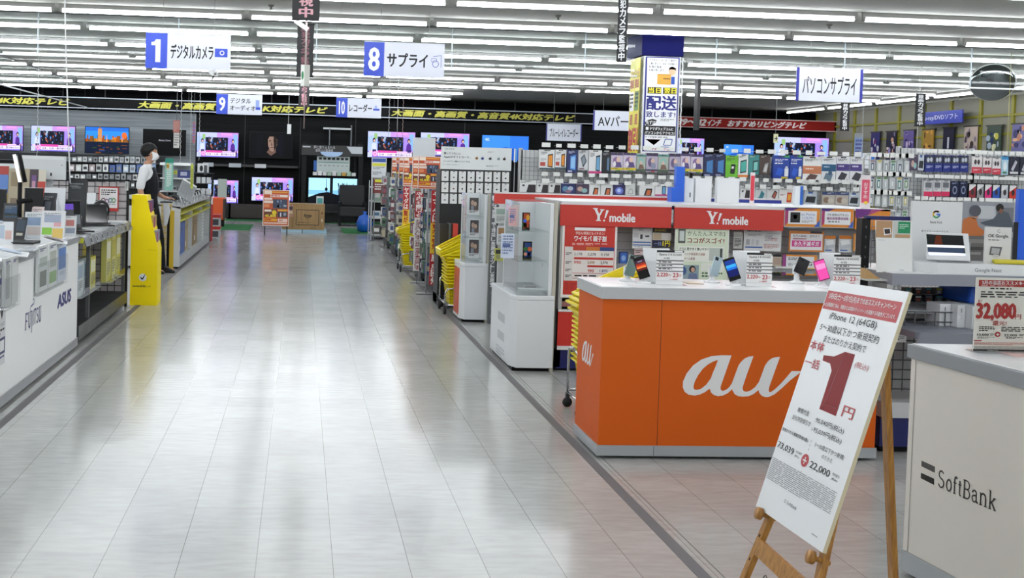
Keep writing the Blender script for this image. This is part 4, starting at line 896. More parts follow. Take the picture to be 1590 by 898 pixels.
tv('switched-dark wall television with small white script behind the clerk', (222, 201, 289, 242), 'off')
tv('upper news television on the black boarded wall', (305, 205, 371, 245), 'news')
tv('wall television showing a dark portrait of a man', (387, 205, 455, 246), 'port')
tv('lower news television half hidden by a pale panel', (322, 279, 371, 316), 'news')
tv('lower news television behind the orange poster stand', (390, 275, 456, 313), 'news')
tv('large bright news television right of the dark display arch', (570, 204, 645, 246), 'news')
tv('news television behind the gift card display header', (652, 206, 729, 243), 'news')
tv('television showing plain blue, right of the gift card display', (747, 210, 821, 250), 'blue')
tv('small news television directly right of the column', (1048, 214, 1093, 250), 'news')
tv('dim blue television between the two right news screens', (1122, 224, 1170, 250), 'blue')
tv('wide news television under the red banner at the right', (1200, 213, 1286, 256), 'news')
def rail(label, x0p, x1p, yp, h=.09):
    a, b_ = gy(x0p, yp, YW), gy(x1p, yp, YW); t = thing('wall_shelf', label, 'shelf', ((a.x+b_.x)/2, YW, a.z-h)); MB().box(a.x, b_.x, YW-.25, YB-.002, a.z-h, a.z-h+.06, M('191a1e', .4)).build('board', t)
    n = int((b_.x-a.x)/.7); rs = random.Random(int(x0p))
    for i in range(n): x = a.x+.2+i*.7; MB().box(x, x+.25+.2*rs.random(), YW-.256, YW-.25, a.z-h-.02, a.z-h+.09, M(rs.choice(['c9ccd0', 'd8d4c8', 'aab0b8']))).build('price_card', t)
rail('narrow dark wall shelf with price cards under the news television', 305, 463, 252)
rail('dark wall ledge under the left televisions', -30, 290, 246)
# arch with a gaming display
t = thing('gaming_booth', 'black display arch with a slanted header and a spec board above a blue game screen', 'display stand', (gy(515, 300, 30.2).x, 30.2, 0))
x0, x1, z0, z1 = pxr(468, 222, 563, 340, 30.2); [MB().box(x_, x_+.12, 30.2, 31, 0, z1, BLACK).build('post', t) for x_ in (x0, x1-.12)]
b = MB(); hx0, hx1, hz0, hz1 = pxr(468, 226, 563, 242, 30.15); b.box(hx0, hx1, 30.1, 30.2, hz0, hz1, M('0d0e12', .4)); f = pxf(b, 468, 226, 563, 242, 30.1, .002)
f.text('夢に選り込まれる', 487, 227, 33, 4.5, M('c8c8cc')); f.text('壁掛けの臨場感', 490, 232, 27, 4.5, M('c8c8cc')); f.poly([(538, 227), (546, 238), (563, 238), (563, 227)], M('c9cdd4'), 1); f.rect(470, 228, 12, 2, LGREY, 1); b.build('header', t)
b = MB(); cx_, cz_ = gy(515, 236, 30).x, gy(515, 236, 30).z
b.prism([(cx_+.30*math.cos(a*PI/10+PI), cz_+.14*math.sin(a*PI/10+PI)) for a in range(11)], 1, 30.05, 30.1, M('a9c4e8', .4)); b.build('round_badge', t)
b = MB(); q = pxr(492, 243, 543, 268, 30.3); b.box(q[0], q[1], 30.3, 30.33, q[2], q[3], M('b9c4c2', .4)); f = pxf(b, 492, 243, 543, 268, 30.3, .002)
for i in range(7): f.rect(495+i*6.8, 245, 4.6, 3.4, INK, 1); f.rect(496+i*6.8, 257, 3.5, 1.2, GREY, 1)
f.rect(494, 252, 47, 1, TEAL, 1); f.rect(487, 250, 5, 16, M('2c62b0'), 1); b.build('spec_board', t)
MB().box(x0-.0+.1, x1-.1, 30.3, 31.0, 0, .5, M('101013', .5)).box(x0+.1, x1-.1, 30.0, 30.35, .28, .33, M('17181b', .5)).build('base', t)
b = MB(); q = pxr(480, 266, 555, 273, 30.2)
rs = random.Random(4)
for i in range(9): x = q[0]+.1+i*.13; b.box(x, x+.11, 30.15, 30.17, q[2], q[2]+.08+.05*rs.random(), M(rs.choice(['d8d8d8', 'c9a04a', 'a8c4b0', 'e0e0e0'])))
b.build('topper_card', t)
tv('blue game screen showing dark ships inside the black display arch', (478, 276, 555, 318), 'ships', 30.35)
b = MB(); q = pxr(491, 305, 502, 340, 29.7); b.box(q[0], q[1], 29.7, 29.72, 0, q[3], M('dfe2e0')); f = F_front(b, q[0], q[3], 29.7, (q[1]-q[0])/10, q[3]/30, eps=.002); f.rect(1, 2, 8, 8, M('4f9a9a'), 1); f.disc(5, 13, 3, 2, INK, 1); tag(b.build('info_stand'), 'small white and teal info stand before the game screen', 'sign')
b = MB(); c = gz(555, 350, 0); c = Vector((1.35, 29.0, 0)); b.box(c.x-.33, c.x+.33, 28.7, 29.4, .25, .5, M('15151a', .6)).box(c.x-.33, c.x+.33, 29.25, 29.45, .5, 1.05, M('15151a', .6)).box(c.x-.36, c.x-.28, 28.75, 29.35, .0, .62, BLACK).box(c.x+.28, c.x+.36, 28.75, 29.35, 0, .62, BLACK)
tag(b.build('armchair', bevel=.03), 'black armchair standing right of the game display', 'armchair')
# pale panels, grey cabinets, mats, boxes at the far end
for (px, lab, c, Y) in (((338, 278, 352, 318), 'pale standing panel beside the lower left news television', 'a9b2ac', 30.6),):
    x0, x1, z0, z1 = pxr(*px, Y); tag(MB().box(x0, x1, Y, Y+.03, 0, z1, M(c, .5)).build('standing_panel'), lab, 'panel')
for k, (xa, xb, lab) in enumerate(((-1.9, .0, 'low dark brown cabinet under the poster stand televisions'), (-2.9, -1.95, 'low dark cabinet at the left end of the black wall'))):
    t = thing('low_cabinet', lab, 'cabinet', ((xa+xb)/2, 31.2, 0)); MB().box(xa, xb, 30.9, 31.55, .04, .42, M('2a211e' if k == 0 else '1c1c1e', .5)).build('body', t, bevel=.006); MB().box(xa+.03, xb-.03, 30.95, 31.5, 0, .04, BLACK).build('plinth', t)
GM = M('1d6b34', .9, var=.2, scale=60)
for (xa, xb, ya, yb, lab) in ((-2.0, -1.15, 25.9, 28.2, 'green floor mat beside the orange display at the far left'), (1.0, 1.75, 25.6, 27.6, 'green floor mat under the blue bag at the far right'), (-2.9, 2.6, 30.0, 30.7, 'long green mat strip along the black back wall')):
    tag(MB().box(xa, xb, ya, yb, .0, .012, GM).build('floor_mat'), lab, 'mat')
YF = 25.6; x0, x1, z0, z1 = pxr(438, 317, 504, 361, YF)
t = thing('television_carton', 'large cardboard carton printed with a television outline', 'box', ((x0+x1)/2, YF, .06)); b = MB().box(x0, x1, YF, YF+.7, .07, z1, KRAFT)
f = Face(b, (x0, YF, z1), (1, 0, 0), (0, 0, -1), (0, -1, 0), (x1-x0)/66, (z1-.07)/44, 0, 0, .002)
f.line([(22, 10), (57, 10), (57, 36), (22, 36), (22, 10)], .9, INK, 1); f.text('firetv', 34, 17, 12, 5, INK, 2, bold=.04); f.ring(40, 20, 5, 4, .8, INK, 2, 14, 30, 150); f.line([(27, 36), (26, 38)], .6, INK); f.line([(51, 36), (52, 38)], .6, INK)
f.lines(25, 31.5, 28, 1.6, 1, INK); f.rect(61, 25, 2, 5, M('d8c8a8'), 1); f.disc(62, 15, 1.4, 1.8, M('6a4a22')); f.rect(16.5, 2, .8, 40, M('6d5230')); f.lines(45, 41, 14, 1.4, 1, M('5a4120')); b.build('carton', t)
f2b = MB().box(x0+8*(x1-x0)/66, x0+17*(x1-x0)/66, YF-.004, YF-.001, .35, .62, M('b88a76')); f = F_front(f2b, x0+8*(x1-x0)/66, .62, YF-.004, .0015, .0027, eps=.002); f.rect(8, 10, 70, 30, M('4a3a42')); f.rect(8, 50, 70, 20, M('d4c6a0')); f2b.build('stuck_flyer', t)
tag(MB().box(x0-.02, x0+.47*(x1-x0), YF-.05, YF+.75, 0, .068, M('aecbdc', .4)).box(x0+.49*(x1-x0), x1+.05, YF-.05, YF+.75, 0, .068, M('9dc0d4', .4)).build('foam_pads'), 'pale blue pads lying under the television carton', 'pads')
def flyer(f):   # orange sale flyer in a 100 x 140 frame
    f.rect(3, 3, 94, 134, M('c4552c', .5), 1); f.rect(5, 4, 28, 14, M('ecdccc'), 2); f.rect(35, 6, 58, 6, M('e09a3a'), 2); f.rect(28, 19, 66, 9, M('ecdcd0'), 2); f.lines(30, 21, 60, 6, 1, PR, 3, .7)
    f.rect(5, 31, 30, 8, M('ecdcd0'), 2); f.rect(5, 42, 34, 10, M('e6d2c6'), 2); f.rect(38, 36, 54, 36, M('3c4458'), 2)
    rs = random.Random(2)
    for i in range(16): f.disc(42+rs.random()*46, 39+rs.random()*28, 2+rs.random()*4, 2+rs.random()*3, M(rs.choice(['7f93b8', '2a2f3c', 'a8b4c8', '596a8a'])), 3, 7)
    f.rect(5, 56, 20, 12, M('d98858'), 2); f.rect(5, 74, 50, 32, M('6a3a26'), 2); f.rect(7, 77, 26, 8, M('ecdcc8'), 3); f.disc(44, 88, 9, 9, M('e6c62a'), 3); f.text('45,800', 9, 96, 42, 12, M('f0d83a'), 4, bold=.05)
    f.rect(57, 76, 37, 6, M('e0b040'), 2); f.rect(57, 84, 37, 22, M('3e3c48'), 2); f.rect(66, 88, 5, 16, M('c8ccd4'), 3); f.disc(84, 94, 6, 7, M('8d94a4'), 3); f.rect(5, 112, 50, 10, M('e0a22a'), 2); f.lines(8, 114, 44, 6, 1, PR, 3, .8); f.rect(58, 112, 36, 12, M('e8cfc4'), 2); f.rect(62, 115, 14, 6, M('c88a70'), 3); f.rect(5, 126, 88, 6, M('e2c0ac'), 2)
x0, x1, z0, z1 = pxr(408, 295, 449, 351, 24.5)
t = thing('poster_stand', 'orange sale poster on a black two-legged stand before the carton', 'poster stand', ((x0+x1)/2, 24.5, 0)); b = MB().box(x0, x1, 24.5, 24.52, z0, z1, M('dccfc8', .5)); f = F_front(b, x0, z1, 24.5, (x1-x0)/100, (z1-z0)/140, eps=.0015); flyer(f); b.build('poster', t)
for x in (x0+.04, x1-.05): MB().box(x, x+.022, 24.52, 24.545, 0, z1-.02, BLACK).box(x, x+.022, 24.4, 24.8, 0, .015, BLACK).build('leg', t)
p = Vector((1.52, 26.2, 0)); b = MB(); b.lathe([(.02, 0), (.16, .02), (.2, .2), (.14, .36), (.03, .42), (.06, .48)], (p.x, p.y, .013), M('1f5fc4', .25), 12); tag(b.build('plastic_bag'), 'bulging blue plastic bag on the right green mat', 'bag')
# blue software sign and posters on the right wall
pa = gx(1440, 180, 14.9); pb = gx(1494, 180, 14.9); z1_ = gx(1494, 170, 14.9).z; z0_ = gx(1494, 190, 14.9).z; pa = gx(1428, 180, 14.9)
b = MB().box(14.9, 14.93, pb.y, pa.y, z0_, z1_, M('2a3aa8', .4)); f = Face(b, (14.9, pa.y, z1_), (0, -1, 0), (0, 0, -1), (-1, 0, 0), (pa.y-pb.y)/100, (z1_-z0_)/30, 0, 0, .002); f.text('Blu-ray/DVDソフト', 5, 8, 85, 15, M('cdd2ee'), bold=.03)
for y in (pa.y-.2, pb.y+.2): b.tube([(14.915, y, z1_), (14.915, y, ZC)], .006, GREY, 5)
tag(b.build('department_sign'), 'blue sign for discs with white lettering hanging along the right wall', 'sign')
WP = [((1352,1365,206,242), '2c2a6a', ['d9d9e0', '7a2f6a'], 'dark blue poster with white letters'), ((1376,1391,205,234), '1d1c30', ['d9a88a', '9a8ac0', 'e8d8c8'], 'dark anime poster with pale figures'), ((1403,1418,203,232), '6a5a9a', ['b8b0e0', 'd0c0d8', '3a3470'], 'violet anime poster'), ((1433,1449,202,233), 'a8802c', ['e8c860', '5a3a14', 'd8a040'], 'golden anime poster'), ((1464,1481,199,234), '0f1128', ['c8c8d4'], 'almost black poster with a small white title'), ((1497,1517,197,235), 'b9a89c', ['3a2c2c', '8a7a8a', '1e2448'], 'pale poster with a crowd of figures'), ((1532,1554,196,234), '3a4a3c', ['d8d8b0', '1d2f6a', '9aa8b8', 'c8c050'], 'busy dark green and white poster'), ((1571,1601,193,234), '6c6a9c', ['c88a70', 'e0b090', '3a3a6a'], 'large purple sunset poster at the photo edge')]
for i, ((xa, xb, ya, yb), bg, cols, lab) in enumerate(WP):
    A1 = gx(xa, (ya+yb)/2, 15.1); B1 = gx(xb, (ya+yb)/2, 15.1); z1_ = gx((xa+xb)/2, ya, 15.1).z; z0_ = gx((xa+xb)/2, yb, 15.1).z
    b = MB().box(15.1, 15.12, B1.y, A1.y, z0_-.25, z1_, M(bg, .4)); f = Face(b, (15.1, A1.y, z1_), (0, -1, 0), (0, 0, -1), (-1, 0, 0), (A1.y-B1.y)/100, (z1_-z0_+.25)/180, 0, 0, .002); rs = random.Random(i)
    if len(cols) > 1:
        for k in range(14): f.disc(10+rs.random()*80, 10+rs.random()*150, 5+rs.random()*12, 6+rs.random()*16, M(rs.choice(cols)), 1+k % 4, 7)
        f.rect(10, 150, 80, 14, M(cols[-1]), 6)
    else: f.rect(42, 50, 16, 60, M(cols[0]), 1)
    b.box(15.1, 15.15, B1.y-.05, A1.y+.05, z1_, z1_+.03, M('3c3a34')); tag(b.build('wall_poster'), lab+' on the right wall', 'poster', 'film posters on the right wall')
# pillar-like pale display at the back right corner
x0, x1, z0, z1 = pxr(1327, 207, 1340, 240, 29); b = MB().box(x0, x1, 29, 29.02, z0-.3, z1, M('9fb8e0', .4)); f = F_front(b, x0, z1, 29, (x1-x0)/10, (z1-z0)/10, eps=.002); f.rect(0, 0, 10, 2, LGREY); f.lines(1, 3, 8, 7, 4, M('6f6fc0')); b.tube([(mid(x0, x1), 29.01, z1), (mid(x0, x1), 29.01, ZC)], .004, GREY, 5)
tag(b.build('light_blue_poster'), 'pale blue poster hanging in the back right corner', 'poster')

# small hanging strips and the bare white bar on the black wall
for px, lab, cs in (((269, 187, 279, 206), 'small red and brown strip hanging in front of the dark television', ['a8655c', 'b89088']), ((269.5, 206.5, 278.5, 230), 'small white printed strip hanging below the red strip', ['c9c6c4', '7a7674']), ((299, 190, 303, 222), 'thin red and blue strip hanging beside the news television', ['a85c6c', '6a7ac0'])):
    x0, x1, z0, z1 = pxr(*px, 20.0); b = MB().box(x0, x1, 20, 20.004, z0, z1, M(cs[0], .5)); f = F_front(b, x0, z1, 20, (x1-x0)/10, (z1-z0)/10, eps=.001); f.lines(1, 1, 8, 8, 5, M(cs[1]), 1); b.tube([((x0+x1)/2, 20.003, z1-.01), ((x0+x1)/2, 20.003, ZC)], .0025, GREY, 4); tag(b.build('hanging_strip'), lab, 'strip')
p = gy(502, 199, 31.2); q_ = gy(546, 200, 31.2); b = MB().box(p.x, q_.x, 31.2, 31.24, p.z-.03, p.z+.02, M('c2c6ca', .3)); b.box(q_.x-.62, q_.x-.59, 31.2, 31.6, 2.0, p.z, M('6a6e72')).box(q_.x-.02, q_.x+.01, 31.2, 31.6, 1.9, p.z+.1, M('6a6e72')); tag(b.build('wall_bar'), 'thin white horizontal bar on grey brackets on the black back wall', 'bar')
x0, x1, z0, z1 = pxr(641, 214, 676, 247, 15.05); b = MB().box(x0, x1, 15.05, 15.06, z0, z1, M('c3c7cb', .4)); b.tube([(x1-.03, 15.07, 0), (x1-.03, 15.07, z1-.02)], .010, GREY); tag(b.build('shelf_top_board'), 'pale blank board rising behind the orange flyers before the televisions', 'board')
# ================= peg-wall gondolas with packaged goods =================
PEG = M('c4c6c6', .4); STEEL = M('a8abad', .35, .5)
def pegwall(label, X0, X1, Y, z0, z1, mesh=True, side=True, base='8b8d90', name='peg_shelf'):
    t = thing(name, label, 'shelf', ((X0+X1)/2, Y+.2, 0)); b = MB().box(X0, X1, Y+.2, Y+.22, z0, z1, PEG)
    if mesh:
        n = int((X1-X0)/.05)
        for i in range(n): b.box(X0+.05*i, X0+.05*i+.004, Y+.194, Y+.2, z0, z1, M('8e9092', .4))
        for i in range(int((z1-z0)/.05)): b.box(X0, X1, Y+.192, Y+.198, z0+.05*i, z0+.05*i+.004, M('8e9092', .4))
    b.build('mesh_back', t)
    n = max(1, round((X1-X0)/.9))
    for i in range(n+1):
        x = X0+(X1-X0)*i/n; MB().box(x-.02, x+.02, Y+.2, Y+.26, 0, z1+.02, M('b9bbbb', .4)).build('upright', t)
    b = MB().box(X0, X1, Y-.05, Y+.25, .02, .16, M(base, .5)).box(X0+.02, X1-.02, Y-.02, Y+.2, 0, .02, BLACK); b.build('base', t)
    return t
TAGW = M('e2e3e0', .5)
def tagrow(t, X0, X1, Y, z, n, seed=1):
    rs = random.Random(seed)
    for i in range(n):
        b = MB(); x = X0+(X1-X0)*(i+.5)/n; b.tube([(x, Y+.2, z+.012), (x, Y-.03, z+.012)], .003, STEEL, 5); w = .03+.02*rs.random(); b.box(x-w, x+w, Y-.034, Y-.031, z-.01, z+.028+.012*rs.random(), TAGW); b.build('price_tag', t)
SK = {}
def pack(x0, y0, x1, y1, Y, st, label, group, d=.05, skip=0, ret=False, cat='package', name='hanging_pack'):
    X0, X1, Z0, Z1 = pxr(x0, y0, x1, y1, Y); base, art = st
    b = MB().box(X0, X1, Y, Y+d, Z0, Z1, M(base, .35)); f = F_front(b, X0, Z1, Y, (X1-X0)/100, (Z1-Z0)/100, eps=.0008)
    for i, a in enumerate(art):
        k = a[0]; l = a[-1] if isinstance(a[-1], int) else 1+i
        if k == 'r': f.rect(a[1], a[2], a[3], a[4], M(a[5], .35), 1+i)
        elif k == 'd': f.disc(a[1], a[2], a[3], a[4], M(a[5], .35), 1+i, 12)
        elif k == 'p': f.poly(a[1], M(a[2], .35), 1+i)
        elif k == 'l': f.lines(a[1], a[2], a[3], a[4], a[5], M(a[6], .4), 1+i)
        elif k == 't': f.text(a[6], a[1], a[2], a[3], a[4], M(a[5], .4), 1+i, bold=.02)
    xm = (X0+X1)/2; w = min(.035, (X1-X0)*.2)
    f.rect(50-w/(X1-X0)*100, 2, 2*w/(X1-X0)*100, 4, M('2a2c30', .5), len(art)+1)
    b.tube([(xm, Y+.2, Z1-.012), (xm, Y-.02, Z1-.008)], .003, STEEL, 5)
    o = tag(b.build(name), label, cat, group)
    return o
def ph(c1, c2='1a1c20'): return ('p', [(55, 25), (55, 88), (88, 92), (88, 20)], c2), ('p', [(59, 31), (59, 83), (84, 86), (84, 27)], c1)
STY = {
 'white phone orange': ('dfe0e0', [('l', 10, 12, 40, 14, 3, '55585c'), ('l', 8, 45, 36, 14, 3, '8a8d92'), ('r', 5, 64, 34, 20, 'b5483c')]+list(ph('d98a2c'))+[('r', 0, 94, 100, 6, '1f4a5c')]),
 'navy': ('1b2560', [('l', 12, 8, 60, 10, 2, 'b9c4e8'), ('p', [(30, 28), (30, 84), (82, 88), (82, 22)], '4a8ad8'), ('p', [(36, 34), (36, 78), (76, 82), (76, 30)], '8fc0ec'), ('r', 10, 90, 40, 5, 'c8cce0')]),
 'grey tablet case': ('c9ccd0', [('l', 10, 8, 60, 10, 2, '44484e'), ('p', [(25, 40), (60, 20), (85, 55), (50, 88)], '22262c'), ('p', [(34, 42), (58, 28), (76, 55), (50, 76)], '7f8c98'), ('r', 10, 90, 50, 5, '6a3a4a')]),
 'white black phone': ('e2e2e2', [('l', 10, 12, 34, 20, 4, '5a5c60')]+list(ph('6aa0c8', '101216'))+[('r', 0, 90, 100, 10, 'c23a7c')]),
 'dark phone': ('15171c', [('l', 12, 8, 60, 10, 2, '9aa0a8')]+list(ph('5a7a98', '30343a'))),
 'manga yellow': ('c9bfd0', [('r', 0, 0, 100, 14, '4a3a6a'), ('d', 45, 45, 30, 22, '8a6a9a'), ('d', 60, 38, 16, 16, 'e0c0b0'), ('p', [(30, 80), (40, 50), (80, 52), (92, 80)], '5a4a80'), ('d', 30, 62, 12, 16, 'ece6ea'), ('r', 0, 82, 100, 12, 'd9c22c'), ('l', 20, 85, 60, 6, 1, '55451a'), ('r', 40, 95, 40, 5, '4a8a3a')]),
 'manga violet': ('b0a6b8', [('r', 0, 0, 100, 16, '3a2c54'), ('d', 40, 50, 26, 24, '6a5a80'), ('d', 56, 42, 16, 14, 'd8b8a8'), ('d', 62, 66, 22, 16, '8a90a8'), ('r', 0, 86, 100, 8, '2c2a48'), ('r', 45, 94, 30, 6, 'b8483a')]),
 'manga teal': ('a9b4a8', [('r', 0, 0, 100, 12, '5a9a94'), ('d', 50, 40, 28, 20, '8ac0b8'), ('d', 48, 50, 14, 14, 'd8b8a8'), ('p', [(20, 84), (34, 58), (70, 60), (84, 84)], '7a5a50'), ('r', 0, 86, 100, 14, '4a5a48')]),
 'navy tablet': ('18204c', [('l', 14, 6, 60, 10, 2, '8a9ad0'), ('p', [(28, 34), (28, 80), (84, 86), (84, 26)], '3f7ab8'), ('r', 10, 92, 50, 4, 'aab0d0')]),
 'green': ('6ab82c', [('l', 10, 14, 60, 12, 2, '1e3c10'), ('p', [(38, 82), (46, 40), (82, 40), (74, 84)], '15201a'), ('p', [(48, 60), (50, 50), (68, 50), (66, 60)], 'e8e8e8'), ('r', 0, 36, 100, 3, '8ad04a')]),
 'white teal tablet': ('dfe2e0', [('l', 10, 8, 50, 8, 2, '55585c'), ('p', [(20, 84), (20, 30), (84, 22), (84, 78)], '26302e'), ('p', [(26, 78), (26, 35), (78, 28), (78, 73)], '4aa89c'), ('r', 0, 90, 100, 10, 'd8792c')]),
 'teal': ('3a8a88', [('l', 10, 8, 50, 8, 2, 'cfe4e2'), ('p', [(40, 90), (40, 34), (92, 28), (92, 84)], '1c2a2c'), ('p', [(48, 82), (48, 40), (86, 35), (86, 78)], '7ac0b8')]),
 'brown case': ('4a3a34', [('l', 12, 8, 50, 8, 2, 'b8a898'), ('p', [(30, 88), (50, 46), (84, 40), (70, 92)], '9a9a98'), ('p', [(40, 84), (55, 54), (76, 50), (66, 84)], 'c8c6c2')]),
 'blue film': ('1d3f9c', [('r', 60, 0, 40, 8, '3aa85a'), ('l', 10, 16, 80, 12, 2, 'd8dcf0'), ('l', 8, 32, 84, 8, 1, 'f0f0f4'), ('p', [(12, 84), (30, 52), (66, 60), (50, 90)], '2a5ac8'), ('r', 70, 56, 24, 34, 'dfe3e8'), ('d', 82, 52, 9, 6, 'c8ccd4'), ('r', 50, 92, 40, 8, 'c8b42c')]),
 'white orange band': ('e0e0de', [('l', 10, 10, 70, 9, 2, '55585c'), ('r', 0, 34, 100, 28, 'c47a54'), ('l', 14, 42, 70, 8, 1, 'ecdccc'), ('p', [(16, 82), (40, 62), (82, 66), (62, 90)], '5c4440'), ('r', 72, 84, 14, 6, '2a2c30')]),
 'white blue band': ('dfe1e3', [('l', 10, 10, 70, 9, 2, '55585c'), ('r', 0, 30, 100, 26, '2c5a80'), ('l', 14, 38, 70, 6, 1, 'd8e4ec'), ('p', [(12, 88), (30, 62), (80, 66), (66, 92)], '6a8090'), ('d', 60, 62, 14, 8, '3a5a78')]),
 'white purple band': ('dfdfe2', [('l', 10, 10, 70, 9, 2, '55585c'), ('r', 0, 28, 100, 26, '4a3a80'), ('l', 14, 34, 70, 9, 1, 'dcd8ec'), ('p', [(12, 84), (40, 58), (84, 66), (60, 92)], '3c3a44'), ('r', 74, 86, 14, 5, '1c1c20')]),
 'white dark picture': ('dcdddc', [('l', 8, 10, 50, 14, 2, '6a6c70'), ('d', 22, 42, 9, 9, '55585c'), ('p', [(40, 100), (52, 34), (96, 34), (96, 100)], '2c2428')]),
 'blue pattern': ('25306a', [('d', 30, 60, 22, 26, '5a8aa8'), ('d', 66, 56, 20, 20, 'a8b4c8'), ('d', 50, 82, 24, 14, '8a6a80'), ('l', 10, 8, 70, 12, 2, 'c0c8e0')]),
 'brown pattern': ('4a3c54', [('d', 34, 58, 22, 22, 'b89a90'), ('d', 66, 70, 22, 20, '8ab0b0'), ('l', 10, 8, 70, 12, 2, 'c8c0d0')]),
 'white orange phone': ('e0e0df', [('l', 8, 12, 70, 10, 2, '55585c'), ('p', [(30, 100), (44, 44), (84, 44), (78, 100)], '1c1e22'), ('p', [(42, 96), (52, 54), (76, 54), (72, 96)], 'c86a3c')]),
 'purple': ('2f2a5c', [('d', 52, 62, 34, 30, '6a7ad0'), ('d', 50, 60, 16, 16, 'b8c8f0'), ('l', 14, 8, 60, 10, 2, 'b8b4d8')]),
 'white cable': ('d3d5d3', [('p', [(24, 90), (40, 50), (70, 50), (82, 90)], '9a9c9a'), ('p', [(32, 86), (44, 56), (66, 56), (74, 86)], 'd3d5d3'), ('r', 6, 4, 88, 3, 'a8aaa8')]),
 'plain white': ('e3e4e5', []),
 'teal triangle': ('c9cdce', [('p', [(30, 70), (56, 20), (84, 40), (60, 84)], '3a7a88'), ('l', 8, 10, 40, 8, 2, '55585c'), ('p', [(10, 84), (30, 60), (60, 84)], '5a9aa4')]),
 'red stripe case': ('cfcfcf', [('p', [(40, 60), (66, 20), (90, 30), (70, 76)], '3c2a28'), ('p', [(48, 60), (68, 28), (82, 34), (68, 68)], 'a85a48'), ('l', 8, 10, 40, 8, 2, '55585c')]),
 'red phone': ('e0dedc', [('l', 8, 10, 70, 9, 2, '55585c'), ('l', 8, 44, 36, 10, 2, 'a8483c'), ('p', [(52, 92), (56, 34), (88, 34), (84, 92)], 'c8422c'), ('p', [(58, 80), (61, 44), (82, 44), (79, 80)], 'e0a03a')]),
 'dark screen pack': ('b9c0c8', [('p', [(8, 84), (20, 40), (92, 40), (84, 88)], '23272e'), ('r', 30, 4, 36, 14, '3a6ab0'), ('l', 10, 22, 80, 8, 1, 'e0e4ea')]),
 'beige case': ('b8b0a6', [('r', 0, 0, 100, 24, '3a4a78'), ('d', 34, 62, 24, 22, '8a7060'), ('d', 66, 66, 22, 20, 'c8c0b4'), ('l', 40, 6, 50, 10, 2, 'd8dce8')]),
 'clear pack': ('aeb6ba', [('r', 20, 20, 60, 60, '7a8488'), ('r', 30, 4, 40, 12, 'd8dcdc')]),
 'blue lens pack': ('1d2c7a', [('r', 0, 6, 100, 42, '3a3c48'), ('d', 32, 28, 16, 14, 'b8c0cc'), ('d', 66, 26, 16, 14, 'b8c0cc'), ('l', 14, 62, 70, 16, 3, 'b8c0e0')]),
 'red white pack': ('d8d4d4', [('r', 0, 64, 100, 36, 'c23c4c'), ('d', 34, 34, 13, 15, '4a4448'), ('d', 64, 34, 13, 15, '4a4448'), ('l', 16, 76, 66, 10, 2, 'ecd8d8')]),
 'light blue pack': ('a8c8d8', [('r', 0, 0, 100, 20, '3f8ac0'), ('d', 50, 54, 28, 24, 'dfe8ec'), ('r', 20, 84, 60, 10, '4a7a5a')]),
 'dark bottle pack': ('2a2c3c', [('p', [(20, 70), (60, 20), (80, 30), (40, 80)], 'b8b8c4'), ('r', 10, 82, 80, 12, 'c8c8cc')]),
 'pink bottom pack': ('c9cacc', [('r', 0, 70, 100, 30, 'd0305c'), ('r', 14, 12, 72, 34, '6a6c74'), ('l', 16, 50, 66, 14, 2, '8a8c92')]),
 'navy ring pack': ('151c3c', [('d', 50, 56, 28, 26, '8a94b0'), ('d', 50, 56, 18, 17, '151c3c'), ('l', 14, 10, 66, 10, 2, '9aa4c8')]),
}
def framed(c): return ('141416', [('r', 8, 6, 84, 88, 'e0e0e0'), ('p', [(8, 50), (92, 16), (92, 94), (8, 94)], c), ('d', 52, 56, 20, 20, '3a3034')])
STY['red framed box'] = framed('8a2c34'); STY['grey framed box'] = framed('8a8c90'); STY['pink framed box'] = framed('d8307c'); STY['blue framed box'] = framed('2a5ab8'); STY['pale framed box'] = framed('b8bcc4'); STY['scarlet framed box'] = framed('c83a30')
ADJ = {'white phone orange': 'white carton with an orange phone picture', 'navy': 'navy pack with a pale blue device', 'grey tablet case': 'grey pack with a tilted tablet case', 'white black phone': 'white pack with pink bottom edge', 'dark phone': 'black pack with a phone picture', 'manga yellow': 'illustrated pack with a yellow band', 'manga violet': 'violet illustrated pack', 'manga teal': 'teal illustrated pack', 'navy tablet': 'navy pack with a blue tablet', 'white teal tablet': 'white pack with a teal tablet', 'teal': 'teal pack', 'brown case': 'dark brown case pack', 'blue film': 'bright blue film pack', 'green': 'lime green pack', 'white orange band': 'large white pack with an orange-brown band', 'white blue band': 'white pack with a steel blue band', 'white purple band': 'white pack with a purple band', 'white dark picture': 'white carton with a dark picture', 'blue pattern': 'navy patterned pack', 'brown pattern': 'brown patterned pack', 'white orange phone': 'white carton with a small orange phone', 'purple': 'purple pack with a glowing disc', 'white cable': 'pale pack with a cable outline', 'plain white': 'blank white box', 'teal triangle': 'pale pack with teal shapes', 'red stripe case': 'pale pack with a red-brown case', 'red phone': 'white carton with a red phone', 'dark screen pack': 'pale pack with a dark screen', 'beige case': 'beige case pack with navy top', 'clear pack': 'small clear pack', 'blue lens pack': 'dark blue pack with two round lenses', 'red white pack': 'white pack with a red lower third', 'light blue pack': 'light blue pack', 'dark bottle pack': 'dark pack with a pale bar', 'pink bottom pack': 'grey pack with a pink bottom', 'navy ring pack': 'navy pack with a pale ring'}
def rowpacks(items, Y, where, group, jy=0):
    cnt = {}; tot = {}
    for it in items: tot[it[4]] = tot.get(it[4], 0)+1
    for (x0, y0, x1, y1, st) in items:
        i = cnt.get(st, 0); cnt[st] = i+1; a = ADJ.get(st, st); lab = ('%s, %s' % (a, where)) if tot[st] == 1 else ('%s, %s, %s' % (a, nth(i, tot[st]), where))
        pack(x0, y0, x1, y1, Y, STY[st], lab, group)
Y2 = 12.45
